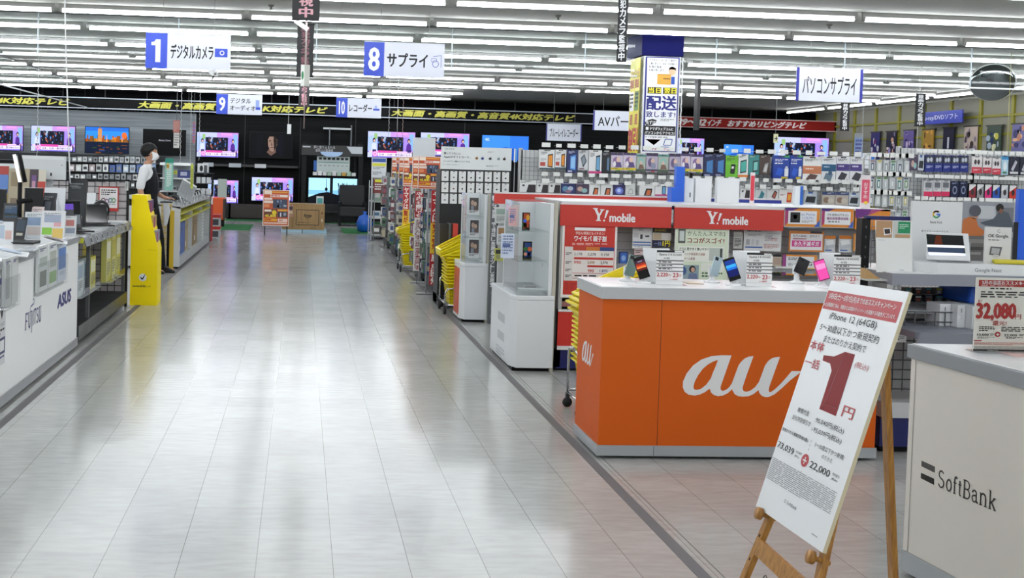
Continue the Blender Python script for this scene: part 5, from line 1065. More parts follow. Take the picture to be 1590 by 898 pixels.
g2 = pegwall('tall grey mesh peg shelf of phone accessories behind the red-headed shelf', 2.50, 6.5, Y2, .16, 1.80)
def c7(l): return [(780+a/4.97, 210+b/4.97, 780+c/4.97, 210+d/4.97, s) for a, b, c, d, s in l]
def c8(l): return [(1080+a/4.97, 190+b/4.97, 1080+c/4.97, 190+d/4.97, s) for a, b, c, d, s in l]
UP = c7([(287,112,403,262,'white phone orange'),(408,112,492,258,'white phone orange'),(500,112,580,292,'navy'),(586,116,662,270,'grey tablet case'),(668,116,766,296,'white black phone'),(770,128,834,296,'dark phone'),(838,136,931,276,'manga yellow'),(934,136,1032,278,'manga yellow'),(1036,150,1106,280,'manga teal'),(1110,138,1200,285,'manga violet'),(1203,150,1282,285,'manga teal'),(1288,142,1372,290,'manga violet'),(1376,142,1450,285,'manga yellow'),(1454,148,1548,290,'manga yellow')])
UP += c8([(62,244,146,418,'navy tablet'),(149,242,230,418,'navy tablet'),(232,256,326,426,'green'),(330,246,405,424,'white teal tablet'),(409,248,490,402,'teal'),(494,250,575,404,'brown case'),(600,256,724,434,'blue film'),(728,256,824,436,'blue film'),(828,264,970,480,'white orange band'),(974,262,1082,470,'white blue band'),(1086,264,1188,470,'white purple band'),(1192,266,1304,472,'white purple band')])
rowpacks(UP, Y2-.02, 'upper row, tall peg shelf', 'packs on the upper row of the tall peg shelf')
LO = c7([(135,350,262,440,'white dark picture'),(266,352,356,442,'white dark picture'),(360,354,450,444,'white dark picture'),(455,362,562,450,'blue pattern'),(566,364,668,454,'brown pattern'),(671,362,756,460,'white orange phone'),(759,364,852,462,'white orange phone'),(855,370,946,464,'purple'),(950,368,1026,462,'white cable'),(1058,370,1176,466,'white orange phone'),(1179,370,1274,468,'white black phone')])
LO += c8([(345,490,428,590,'white dark picture'),(460,502,546,624,'teal triangle'),(550,502,640,624,'red stripe case'),(644,498,756,628,'red phone'),(838,532,936,634,'dark screen pack'),(976,536,1076,640,'beige case'),(1080,538,1180,640,'beige case'),(1184,542,1262,640,'dark screen pack')])
rowpacks(LO, Y2-.05, 'lower row, tall peg shelf', 'packs on the lower row of the tall peg shelf')
def zrow(y, x=1000): return gy(x, y, Y2).z
tagrow(g2, 2.65, 6.4, Y2-.06, gy(1000, 236, Y2).z+.03, 26, 2); tagrow(g2, 2.65, 6.4, Y2-.06, gy(1000, 276, Y2).z, 28, 3); tagrow(g2, 2.65, 6.4, Y2-.06, gy(1000, 284, Y2).z-.02, 24, 5)
for z, s in ((.95, 6), (.7, 7)):
    tagrow(g2, 2.65, 6.4, Y2, z, 20, s)
# gift card display at the shelf end
Ya = 12.62; x0, x1, z0, z1 = pxr(685, 229, 794, 264, Ya)
ga = thing('gift_card_display', 'white-headed gift card display with rows of white cards on black', 'display stand', ((x0+x1)/2, Ya+.1, 0))
b = MB().box(x0, x1, Ya-.01, Ya+.02, z0, z1, M('d9dddd', .4)); f = pxf(b, 685, 229, 794, 264, Ya-.01, .001)
f.text('Gift Card', 690, 231, 14, 2.5, INK); f.text('贈ってうれしい', 689, 237.5, 26, 3.6, INK, bold=.03); f.text('Appleのギフトカード。', 689, 243, 41, 4, INK, bold=.03); f.text('ゲームやアプリ、映画もプレゼントできる。', 689, 250.5, 41, 2.4, INK, bold=.02); f.lines(688, 256.6, 42, 1, 1, GREY); f.lines(755, 256.5, 18, 2.4, 2, GREY); f.lines(757, 235, 10, 1.8, 2, GREY)
def applem(f, x, y, s, c, l=2):
    m_ = M(c, .4); f.disc(x-s*.28, y, s*.5, s*.62, m_, l, 12); f.disc(x+s*.28, y, s*.5, s*.62, m_, l, 12); f.disc(x+s*.18, y-s*.85, s*.16, s*.3, m_, l, 8)
for px, c in ((740, 'a8783c'), (749, '2c4a9c'), (761, '3a3c40'), (774, '8a9aa0'), (783, '4a3a34')): applem(f, px, 246, 3.0, c)
b.build('header', ga)
zb_ = gy(740, 345, Ya).z; MB().box(x0, x1, Ya, Ya+.03, .15, z0, M('0e0f11', .4)).box(x0, x1, Ya+.03, Ya+.4, .02, z0, M('2c2e31', .5)).box(x0, x1, Ya-.12, Ya+.4, .0, .12, DARK).build('black_panel', ga)
CW = M('dcdddd', .4); rs = random.Random(8)
for r_ in range(3):
    for c_ in range(8):
        px = 686+c_*13.4-r_*.3; py = 265.5+r_*17.6+c_*.28
        q = pxr(px, py, px+10.6, py+15.6, Ya-.02); b = MB().box(q[0], q[1], Ya-.02, Ya-.002, q[2], q[3], CW); f = F_front(b, q[0], q[3], Ya-.02, (q[1]-q[0])/10, (q[3]-q[2])/15, eps=.0008)
        f.rect(3.5, .4, 3, 1, INK, 1); f.lines(2.5, 3.6, 5, 1, 1, GREY); applem(f, 5, 9.5, 1.7, rs.choice(['3a3c40', '2c2c30', '6a5c54', '55585c', '8a3a3a' if r_ else '44484c'])); b.tube([((q[0]+q[1])/2, Ya, q[3]-.012), ((q[0]+q[1])/2, Ya-.03, q[3]-.012)], .003, STEEL, 5)
        tag(b.build('gift_card'), 'white gift card, %s in the %s row of the black display' % (nth(c_, 8), ['top', 'second', 'third'][r_]), 'card', 'gift cards on the black display')
# near end: dark lower shelf and the brown box under the cards
tag(MB().box(*pxr(683, 348, 702, 377, 12.4)[:2], 12.4, 12.55, .7152, pxr(683, 348, 702, 377, 12.4)[3], M('2f2a22', .4)).build('gift_box'), 'dark brown box on the shelf below the gift cards', 'box')
tag(MB().box(*pxr(703, 348, 711, 372, 12.38)[:2], 12.38, 12.5, .7152, pxr(703, 348, 711, 372, 12.38)[3], M('c8443c', .4)).build('gift_box'), 'small red and white box right of the dark brown box', 'box')
t = thing('low_shelf', 'dark steel shelf carrying boxes beneath the gift card display', 'shelf', (1.9, 12.47, 0))
MB().box(1.66, 2.5, 12.36, 12.58, .70, .715, M('3a3c3e', .4)).build('board', t); MB().box(1.66, 1.68, 12.36, 12.58, .0, .95, M('55585a', .4)).build('side', t)
# dividing bars on gondola tops: blue stand, blank boxes, pink signs
def standup(px, Y, c, label, nm, cat, d=.02, zb=None, art=None):
    x0, x1, z0, z1 = pxr(*px, Y); z0 = zb if zb is not None else z0
    b = MB().box(x0, x1, Y, Y+d, z0, z1, M(c, .4))
    if art: f = F_front(b, x0, z1, Y, (x1-x0)/100, (z1-z0)/100, eps=.0008); art(f)
    return tag(b.build(nm), label, cat)
ZT = 1.336
bs_ = standup((1050, 259, 1063, 304), 9.3, '1f5fcf', 'narrow blue display stand with a low foot on the red-headed shelf', 'blue_stand', 'display stand', .06, ZT)
q_ = pxr(1040, 291, 1051, 304, 9.3); MB().box(q_[0], q_[1], 9.25, 9.36, ZT, q_[3], M('1f5fcf', .4)).build('foot', bs_)
standup((1064, 277, 1077, 304), 9.35, 'dcdfe2', 'narrow white box right of the narrow blue display stand', 'white_box', 'box', .06, ZT, lambda f: f.rect(55, 60, 12, 20, INK))
standup((1080, 277, 1105, 305), 9.35, 'e2e4e6', 'blank wide white box on top of the red-headed shelf', 'white_box', 'box', .06, ZT)
standup((1114, 277, 1148, 306), 9.35, 'e0e2e4', 'blank slanting white box right of the wide white box', 'white_box', 'box', .06, ZT)
def pink(f): f.rect(12, 14, 76, 70, M('d8546c')); f.text('おすすめ', 30, 22, 40, 50, WHITE, 3, vert=True); f.disc(55, 84, 20, 5, M('e8c83a'), 4)
standup((1165, 268, 1172, 307), 9.3, 'ddd2d4', 'thin pink sign strip standing left of the striped packs', 'sign_strip', 'sign', .004, ZT, lambda f: f.rect(10, 10, 80, 80, M('d83a4c')))
standup((1336, 272, 1352, 320), 8.9, 'dfd8da', 'tall pink and white sign strip at the right end of the shelf top', 'sign_strip', 'sign', .004, 1.336, pink)
standup((1235, 289, 1247, 316), 9.4, 'e0e4e8', 'white box with a blue side on the shelf top', 'white_box', 'box', .05, ZT, lambda f: f.rect(60, 0, 40, 100, M('2a62b8')))
standup((1340, 238, 1357, 262), 12.0, 'dfe2e6', 'white tilted card with a blue edge above the pink sign strip', 'sign_card', 'sign', .02, None, lambda f: f.rect(72, 0, 28, 100, M('2f6fd0')))
standup((798, 231, 803, 252), 12.3, '4f8fd0', 'narrow blue card at the left end of the peg shelf', 'sign_card', 'sign', .01, None, lambda f: f.rect(0, 0, 40, 100, M('dfe4ea')))

q_ = pxr(1340, 238, 1357, 262, 12.0); MB().tube([(q_[0]+.05, 12.03, 0), (q_[0]+.05, 12.03, q_[3]-.03)], .008, GREY).build('pole', bpy.data.objects['sign_card'])
q_ = pxr(798, 231, 803, 252, 12.3); MB().tube([(q_[0]+.015, 12.32, 0), (q_[0]+.015, 12.32, q_[3]-.03)], .006, GREY).build('pole', bpy.data.objects['sign_card.001'])
# ---- right gondola with eye-catching packs ----
Y3 = 13.6
X3a, X3b = gy(1409, 260, Y3).x, gy(1640, 260, Y3).x
g3 = pegwall('mesh peg shelf of earphone packs at the far right under the film posters', X3a, X3b, Y3, .16, gy(1500, 232, Y3).z, base='c2483e')
def c1(l): return [(1340+a/4.08, 100+b/4.08, 1340+c/4.08, 100+d/4.08, s) for a, b, c, d, s in l]
R1 = c1([(300,572,346,672,'brown pattern'),(350,572,386,672,'dark screen pack'),(395,576,450,682,'blue lens pack'),(453,576,504,682,'blue lens pack'),(508,578,558,684,'blue lens pack'),(562,578,612,684,'blue lens pack'),(615,578,668,684,'blue lens pack'),(690,582,754,690,'red white pack'),(760,590,814,690,'red white pack'),(820,594,873,698,'red white pack'),(878,580,921,700,'light blue pack'),(926,584,990,702,'dark bottle pack'),(995,588,1050,704,'dark bottle pack')])
rowpacks(R1, Y3-.02, 'upper row, far right shelf', 'earphone packs on the upper right row')
R2_ = c1([(386,736,441,836,'pink bottom pack'),(445,736,495,836,'pink bottom pack'),(498,736,550,836,'pink bottom pack'),(556,740,607,842,'navy ring pack'),(611,740,661,842,'navy ring pack'),(668,754,717,852,'red framed box'),(719,754,767,852,'grey framed box'),(769,756,817,854,'pink framed box'),(819,758,869,854,'blue framed box'),(872,760,922,854,'pale framed box'),(924,762,975,856,'scarlet framed box')])
rowpacks(R2_, Y3-.05, 'second row, far right shelf', 'earphone packs on the second right row')
tagrow(g3, X3a+.05, X3b-.05, Y3-.06, gy(1500, 238, Y3).z, 20, 11); tagrow(g3, X3a+.05, X3b-.05, Y3-.06, gy(1500, 277, Y3).z, 22, 12); tagrow(g3, X3a+.05, X3b-.05, Y3-.06, gy(1500, 311, Y3).z, 20, 13)
# wire rack of small clear packs between the two
Y4 = 11.0
xw0, xw1, _, zt_ = pxr(1350, 240, 1414, 260, Y4)
t = thing('wire_rack', 'steel wire rack hung with small clear cable packs, right of the pink sign', 'rack', ((xw0+xw1)/2, Y4+.1, 0))
b = MB(); 
for x in (xw0, xw1): b.tube([(x, Y4+.12, 0), (x, Y4+.12, zt_-.05), (x+(.04 if x == xw0 else -.04), Y4+.12, zt_)], .012, M('b8baba', .4), 8)
b.tube([(xw0+.04, Y4+.12, zt_), (xw1-.04, Y4+.12, zt_)], .012, M('b8baba', .4)); b.box(xw0, xw1, Y4, Y4+.25, 0, .1, M('b8baba', .4)); b.build('frame', t)
b = MB()
for i in range(9): x = xw0+(xw1-xw0)*i/8; b.tube([(x, Y4+.1, .1), (x, Y4+.1, zt_)], .003, STEEL, 4)
for i in range(30): z = .15+(zt_-.15)*i/30; b.tube([(xw0, Y4+.1, z), (xw1, Y4+.1, z)], .003, STEEL, 4)
b.build('wire_grid', t)
rs = random.Random(21)
cl = ['3a7a70', 'b8bcc0', '8a9296', 'd0d2d0', '8e6a78', '5a8a50', '505a70', 'c8b85a']
for r_ in range(5):
    for c_ in range(6):
        w_ = (xw1-xw0)/6; x = xw0+w_*(c_+.12); z1 = zt_-.06-r_*.17; h_ = .12+.02*rs.random(); a, c = rs.choice(cl), rs.choice(cl)
        b = MB().box(x, x+w_*.72, Y4, Y4+.03, z1-h_, z1, M('c2c7c9', .2)); f = F_front(b, x, z1, Y4, w_*.0072, h_/100, eps=.0008); f.rect(20, 24, 60, 60, M(a, .4)); f.rect(10, 2, 80, 14, M(c, .4)); f.rect(36, 36, 28, 40, M('dcdedd'), 2); b.tube([(x+w_*.36, Y4+.1, z1-.005), (x+w_*.36, Y4-.01, z1-.005)], .003, STEEL, 4)
        tag(b.build('cable_pack'), 'small clear cable pack, %s in the %s row of the wire rack' % (nth(c_, 6), ['top', 'second', 'third', 'fourth', 'lowest'][r_]), 'package', 'cable packs on the wire rack')
tagrow(t, xw0, xw1, Y4, zt_-.02, 7, 3); tagrow(t, xw0, xw1, Y4, zt_-.21, 7, 4); tagrow(t, xw0, xw1, Y4, zt_-.4, 7, 5)

# ================= aisle-end racks on the right: flyers, banners, hanging goods =================
def endrack(i, Y, x0=1.66, x1=2.35, zt=1.45):
    t = thing('end_rack', '%s dark wire end rack of hanging accessories along the right of the aisle' % ['nearest', 'second nearest', 'third nearest', 'fourth nearest', 'farthest'][i], 'rack', ((x0+x1)/2, Y+.4, 0), 0, 'end racks along the aisle')
    MB().box(x0, x1, Y, Y+.9, .05, .16, M('26282c', .5)).build('base', t)
    for (x, y) in ((x0+.02, Y+.05), (x0+.02, Y+.85), (x1, Y+.05)): MB().tube([(x, y, 0), (x, y, zt)], .013, M('606366', .4)).build('post', t)
    b = MB()
    for k in range(12): z = .25+.1*k; b.tube([(x0+.02, Y+.05, z), (x0+.02, Y+.85, z)], .004, M('77797c', .4), 4); b.tube([(x0+.02, Y+.06, z), (x1, Y+.06, z)], .004, M('77797c', .4), 4)
    for k in range(9): b.tube([(x0+.02, Y+.05+.1*k, .2), (x0+.02, Y+.05+.1*k, zt)], .004, M('77797c', .4), 4)
    for k in range(8): b.tube([(x0+.02+k*(x1-x0)/8, Y+.06, .2), (x0+.02+k*(x1-x0)/8, Y+.06, zt)], .004, M('77797c', .4), 4)
    b.build('wire_side', t)
    for sx_ in (x0+.04, x1-.02):
        MB().lathe([(.001, -.015), (.05, -.015), (.05, .015), (.001, .015)], (sx_, Y+.06, .05), BLACK, 12, 0).build('caster', t)
    return t
RY = [13.75, 15.1, 17.7, 19.3, 21.2]
ecl = ['c8cacc', '8a9096', 'd8d8d4', '5c6268', '7a4a4e', '4f7a5c', '3a4c7c', 'b0a890', '2a2c30', 'e0e2e2', '9a5a6a']
rs = random.Random(31)
ECN = dict(zip(ecl, ['pale grey', 'slate', 'off-white', 'dark grey', 'maroon', 'green', 'blue', 'tan', 'black', 'white', 'brick red']))
RN = ['nearest', 'second nearest', 'third nearest', 'fourth nearest', 'farthest']
for i, Yr in enumerate(RY):
    endrack(i, Yr); n = 0
    for r_ in range(6):
        for c_ in range(4 if i < 2 else 3):
            z1 = 1.38-.2*r_; y = Yr+.08+.2*c_; hgt = .13+.03*rs.random(); c, c2 = rs.choice(ecl), rs.choice(ecl); dx = .02
            b = MB().box(1.565, 1.635, y, y+.03, z1-hgt, z1, M(c, .35)); f = F_front(b, 1.565, z1, y, .0007, hgt/100, eps=.0008); f.rect(12, 30, 76, 44, M(c2, .4)); f.lines(14, 8, 70, 14, 2, INK); b.tube([(1.635, y+.015, z1-.01), (1.685, y+.015, z1-.01)], .003, STEEL, 4)
            tag(b.build('hanging_pack'), '%s pack, %s row, %s along the aisle side of the %s rack' % (ECN[c], ORD[r_], ORD[c_], RN[i]), 'package', 'packs at the side of end rack %s' % ['one', 'two', 'three', 'four', 'five'][i])
    for r_ in range(6):
        for c_ in range(3):
            if i == 0 and c_ == 0 and False: continue
            z1 = 1.40-.2*r_; x = 1.74+.2*c_; hgt = .14+.03*rs.random(); c, c2 = rs.choice(ecl), rs.choice(ecl)
            b = MB().box(x, x+.11, Yr-.02, Yr+.01, z1-hgt, z1, M(c, .35)); f = F_front(b, x, z1, Yr-.02, .0011, hgt/100, eps=.0008); f.disc(50, 55, 30, 28, M(c2, .4)); f.lines(14, 8, 70, 12, 2, INK); b.tube([(x+.05, Yr+.06, z1-.01), (x+.05, Yr-.03, z1-.01)], .003, STEEL, 4)
            tag(b.build('hanging_pack'), '%s pack, %s row, %s from left on the %s rack front' % (ECN[c], ORD[r_], ORD[c_], RN[i]), 'package', 'packs on the front of end rack %s' % ['one', 'two', 'three', 'four', 'five'][i])
# orange flyers in frames, one at each rack end
for i, (px, Yf) in enumerate((((649, 243, 684, 294), 13.68), ((640, 243, 672, 293), 15.0), ((626, 244, 652, 289), 17.2), ((619, 244, 643, 287), 18.6), ((608, 244, 630, 285), 20.6))):
    x0, x1, z0, z1 = pxr(*px, Yf); t = thing('sale_flyer', 'orange framed sale flyer, %s of five overlapping down the aisle' % ['nearest', 'second', 'middle', 'fourth', 'farthest'][i], 'flyer', ((x0+x1)/2, Yf, z0), 0, 'orange sale flyers at the rack ends')
    b = MB().box(x0, x1, Yf, Yf+.006, z0, z1, M('e0d4cc', .4)); f = F_front(b, x0, z1, Yf, (x1-x0)/100, (z1-z0)/140, eps=.001); flyer(f); b.build('sheet', t)
    MB().tube([((x0+x1)/2, Yf+.02, 0), ((x0+x1)/2, Yf+.02, z1)], .010, M('9a9c9e', .4), 6).tube([((x0+x1)/2-.12, Yf+.02, .012), ((x0+x1)/2+.12, Yf+.02, .012)], .012, M('9a9c9e', .4), 6).build('holder', t)
def vertb(label, px, Y, segs, bg='d8d4d0'):
    x0, x1, z0, z1 = pxr(*px, Y); b = MB().box(x0, x1, Y, Y+.012, max(z0, .02), z1, M(bg, .45)); H_ = z1-max(z0, .02); f = F_front(b, x0, z1, Y, (x1-x0)/100, H_/1000, eps=.001)
    for (ya, yb, c, s, tc) in segs: f.rect(0, ya, 100, yb-ya, M(c, .45)); f.text(s, 16, ya+10, 68, yb-ya-16, M(tc, .5), 3, bold=.045, vert=True)
    b.tube([((x0+x1)/2, Y+.016, 0), ((x0+x1)/2, Y+.016, z1)], .006, GREY, 6); tag(b.build('vertical_banner'), label, 'banner')
vertb('nearest vertical red, yellow and red banner under the orange flyers', (668, 296, 684, 443), 13.62, [(0, 345, 'b3272c', 'ヤマダは', 'f0e8e0'), (345, 665, 'e8c02c', '驚がく特価で', 'a82a20'), (665, 1000, 'b3272c', '原点回帰', 'f0e8e0')])
vertb('narrow white vertical banner with small print and a red top, between two red banners', (643, 297, 656, 421), 14.9, [(0, 330, 'a82a2c', '店よりも1円でも', 'efe4e0'), (345, 700, 'dad6d4', 'お値引きいたしますご相談', '7a3a3c'), (700, 990, 'dad6d4', '現金値引!対応致します', '8a2a2c')])
vertb('farthest vertical banner, red and yellow, above the basket stack', (625, 290, 635, 375), 17.1, [(0, 420, 'b3272c', 'ヤマダは', 'f0e8e0'), (420, 1000, 'e8c02c', '驚がく特価', 'a82a20')])
# far-end white and yellow info stand, metal shelves with boxes
Yq = 23.5; q = pxr(577, 245, 600, 276, Yq); t = thing('info_board', 'tall white info board with blue and yellow bands at the far end of the aisle', 'sign', ((q[0]+q[1])/2, Yq, 0)); b = MB().box(q[0], q[1], Yq, Yq+.02, q[2], q[3], M('d8dce0', .4)); f = F_front(b, q[0], q[3], Yq, (q[1]-q[0])/100, (q[3]-q[2])/100, eps=.0015); f.rect(4, 4, 92, 18, M('3a5aa8')); f.rect(4, 28, 92, 14, M('e0dc3a')); f.lines(10, 46, 80, 14, 2, GREY); f.lines(8, 70, 60, 18, 3, GREY); b.build('board', t)
b = MB(); b.tube([(q[0]+.02, Yq+.03, 0), (q[0]+.02, Yq+.03, q[3])], .02, M('b0b4b8', .4)); b.tube([(q[0]+.02, Yq+.03, q[2]+.1), (q[1], Yq+.03, q[2]+.1)], .012, M('b0b4b8', .4)); b.build('post', t)
q = pxr(580, 279, 600, 300, 23.3); b = MB().box(q[0], q[1], 23.3, 23.32, q[2], q[3], M('7a302c', .5)); f = F_front(b, q[0], q[3], 23.3, (q[1]-q[0])/100, (q[3]-q[2])/100, eps=.0015); f.rect(10, 0, 80, 20, M('d8d83a')); f.lines(10, 32, 76, 50, 3, WHITE); b.tube([(q[0]+.03, 23.34, 0), (q[0]+.03, 23.34, q[2]+.05)], .01, GREY); tag(b.build('price_board'), 'small dark red price board below the white info board', 'sign')
t = thing('sundries_shelf', 'pale shelf stacked with appliances and bags at the far right of the aisle', 'shelf', (1.75, 24, 0))
for z in (.1, .45, .8, 1.1): MB().box(1.5, 2.3, 23.6, 24.6, z, z+.02, M('c4c7c8', .4)).build('board', t)
for (x, y) in ((1.5, 23.6), (2.3, 23.6), (1.5, 24.58)): MB().box(x, x+.02, y, y+.02, 0, 1.25, M('c4c7c8', .4)).build('post', t)
for k in range(14):
    z = (.12, .47, .82, 1.12)[k % 4]; x = 1.55+.18*(k//4); c = rs.choice(['a8a49c', '7a3c3a', 'd0d4d4', '55504c', '8aa090', 'c8ccd0']); h_ = .14+.12*rs.random()
    b = MB().box(x, x+.15, 23.62, 23.62+.2, z, z+h_, M(c, .5)); f = F_front(b, x, z+h_, 23.62, .0015, h_/100, eps=.0015); f.rect(14, 20, 70, 46, M(rs.choice(['e0e0de', '3a3c44', '8a5a4a', '4a6a8a'])))
    tag(b.build('appliance_box'), 'small appliance box %s on the %s board of the far pale shelf' % (nth(k//4, 4), ['lowest', 'second', 'third', 'top'][k % 4]), 'box', 'boxes on the far pale shelf')
# ================= left side of the aisle =================
LX = -1.81
lc = thing('brand_counter', 'long white counter with two blue maker logos on the left of the aisle', 'counter', (-2.35, 7, 0))
LW = M('f6f7f7', .4)
b = MB().box(-2.95, LX, 4.6, 9.35, .08, .876, LW)
def lf(py0, py1, X=LX, u0=None):
    return None
def lp(px, py, X=LX): p = gx(px, py, X); return p.y, -p.z
f = Face(b, (LX, 0, 0), (0, 1, 0), (0, 0, -1), (1, 0, 0), 1, 1, 0, 0, .0008)
BM = M('2b2a78', .45)
a0 = lp(38.9, 500); a1 = lp(64.3, 488); top = lp(39, 488.6)[1]; bot = lp(39, 512.6)[1]
serif(f, 'FUJITSU', [1, 1.1, .5, .5, .9, .9, 1.1], a0[0], top, a1[0]-a0[0], bot-top, .012, BM)
mx_ = lp(50, 474); f.ring(mx_[0]-.025, mx_[1]+.02, .028, .022, .006, BM, 2, 14, 60, 330); f.ring(mx_[0]+.03, mx_[1]-.02, .028, .022, .006, BM, 2, 14, -120, 150); f.line([(mx_[0]-.01, mx_[1]+.0), (mx_[0]+.015, mx_[1]+.0)], .006, BM, 2)
a0 = lp(88, 470); a1 = lp(109.5, 460); top = lp(88, 460)[1]; bot = lp(88, 480)[1]
W_A = a1[0]-a0[0]
f.text('ASUS', a0[0]+.03, top, W_A-.03, bot-top, BM, 2, bold=.09, shear=.12)
b.build('body', lc, bevel=.003)
MB().box(-2.97, LX+.012, 4.58, 9.365, .876, .922, M('9a9da0', .35)).box(-2.95, LX, 4.6, 9.35, .922, .925, M('e3e4e5', .2)).build('worktop', lc, bevel=.002)
MB().box(-2.96, LX+.008, 4.59, 9.358, .02, .085, M('9c9fa2', .35, .2)).box(-2.9, LX-.04, 4.65, 9.3, 0, .02, BLACK).build('kick_strip', lc)
# clear leaflet holders on the counter front
def holder(label, px0, px1, pyt, pyb, sheets):
    XF = LX+.03; ya, zt = gx(px0, pyt, XF).y, gx(px0, pyt, XF).z; yb = gx(px1, pyt-8, XF).y; zb_ = gx(px0, pyb, XF).z
    t = thing('leaflet_holder', label, 'leaflet holder', (LX+.03, (ya+yb)/2, zb_))
    b = MB().box(LX+.001, LX+.006, ya-.02, yb+.02, zb_-.02, zt, ACRYL).box(LX+.032, LX+.034, ya-.02, yb+.02, zb_-.02, zt-.10, ACRYL).box(LX+.001, LX+.034, ya-.02, yb+.02, zb_-.024, zb_-.02, ACRYL); b.build('pocket', t)
    n = len(sheets); w_ = (yb-ya)/n
    for i, (c, arts) in enumerate(sheets):
        y0 = ya+w_*i+.01; y1 = ya+w_*(i+1)-.01; b = MB().box(LX+.008, LX+.028, y0, y1, zb_, zt+.02, M(c, .5)); f = Face(b, (LX+.028, y0, zt+.02), (0, 1, 0), (0, 0, -1), (1, 0, 0), (y1-y0)/100, (zt+.02-zb_)/100, 0, 0, .0008)
        for a in arts: f.rect(*a[:4], M(a[4], .5))
        f.lines(14, 6, 60, 8, 2, BM); b.build('leaflets', t)
holder('clear holder with three white, green and blue leaflets on the counter front', 60, 104, 388, 455, [('d8dcdc', [(10, 26, 80, 20, 'a9b4b0'), (16, 56, 70, 34, '6a706c')]), ('dfe3e1', [(14, 20, 70, 36, 'b8bcb4'), (10, 66, 80, 26, '8ab06a')]), ('d4dce6', [(6, 20, 88, 50, '5a86c8'), (20, 74, 60, 10, 'b8c4d0')])])
holder('clear holder with one grey leaflet on the counter front, left of the maker logo', 8, 30, 408, 478, [('c9cdcd', [(12, 14, 60, 70, '9da2a0')]), ('d2d4d4', [])])
ya, yb = gx(-14, 470, LX).y, gx(8, 470, LX).y; z1_ = gx(4, 425, LX).z; z0_ = gx(4, 565, LX).z
b = MB().box(LX+.0005, LX+.004, ya, yb, z0_, z1_, M('d9dadd', .4)); f = Face(b, (LX+.004, ya, z1_), (0, 1, 0), (0, 0, -1), (1, 0, 0), (yb-ya)/100, (z1_-z0_)/100, 0, 0, .0008)
f.rect(0, 4, 100, 7, BM); f.poly([(60, 40), (98, 14), (98, 30), (72, 50)][::-1], INK); f.text('オプション', 20, 52, 74, 5, INK); f.lines(20, 60, 70, 8, 2, INK); f.rect(10, 70, 88, 18, M('3a3c6a')); f.rect(20, 73, 34, 12, WHITE, 2); f.rect(60, 73, 30, 12, WHITE, 2); f.lines(20, 90, 70, 8, 2, BM)
tag(b.build('counter_poster'), 'black and purple printed notice stuck on the white counter front at the photo edge', 'poster')
ZT_ = .9255
def onleft(px, pyb, z=ZT_): return gz(px, pyb, z)
def leaner(label, px, Y, c, art=None, lean=.25, d=.006, nm='leaflet_stand', cat='leaflet', zb=ZT_, legs=True, grp=None, yaw=0):
    x0, x1, z0, z1 = pxr(*px, Y); h = z1-zb
    t = thing(nm, label, cat, ((x0+x1)/2, Y, zb), yaw, grp); w = x1-x0
    b = MB().box(-w/2, w/2, 0, d, 0, h/math.cos(lean), M(c, .35)); f = F_front(b, -w/2, h/math.cos(lean), 0, w/100, h/math.cos(lean)/100, eps=.0008)
    if art: art(f)
    o = b.build('sheet' if 'leaflet' in nm or 'card' in nm else 'panel', t, local=True); o.rotation_euler = (-lean, 0, 0)
    if legs:
        b = MB().prism([(0.02, 0), (.02+h*.5, 0), (.02+h*.02+h*.5*math.tan(lean), h*.5)], 0, -w*.3, w*.3, ACRYL if 'leaflet' in nm else BLACK)
        # support wedge behind
        o2 = b.build('support', t, local=True)
    return t
def A_pr(*rects, seed=0):
    def g(f):
        for r in rects: f.rect(*r[:4], M(r[4], .4), r[5] if len(r) > 5 else 1)
        f.lines(10, 8, 70, 10, 2, GREY)
    return g
def YL(px, py): return onleft(px, py).y
leaner('clear-pocket leaflet with a blue picture on the left counter', (36, 330, 72, 369), YL(55, 371), 'ccd2d6', A_pr((10, 20, 60, 30, '7f94b0'), (14, 56, 70, 30, 'c2b8b4')), .3)
leaner('leaflet with a lime green lower corner on the left counter', (62, 328, 99, 371), YL(80, 373), 'd4d6d8', A_pr((12, 14, 70, 26, '9aa4b8'), (6, 58, 42, 24, '7fb83a'), (50, 60, 44, 34, 'd8b860'), (54, 36, 30, 18, 'd0a0a4')), .3)
leaner('blue and white leaflet at the photo edge on the left counter', (-14, 331, 11, 364), YL(4, 366), 'ccd4dc', A_pr((20, 14, 70, 40, '7a90b4'), (20, 60, 60, 26, 'b8c0c8')), .3)
leaner('small red and white card behind the leaflets on the left counter', (44, 322, 63, 345), 9.0, 'd8c8c6', A_pr((14, 20, 60, 30, 'b8544c')), .5)
leaner('dark leaflet panel with a blue and yellow picture on the left counter', (3, 316, 28, 352), 9.0, '2a2c2e', A_pr((10, 8, 80, 34, '2c4a6a'), (10, 30, 80, 8, 'b8b04a')), .2)
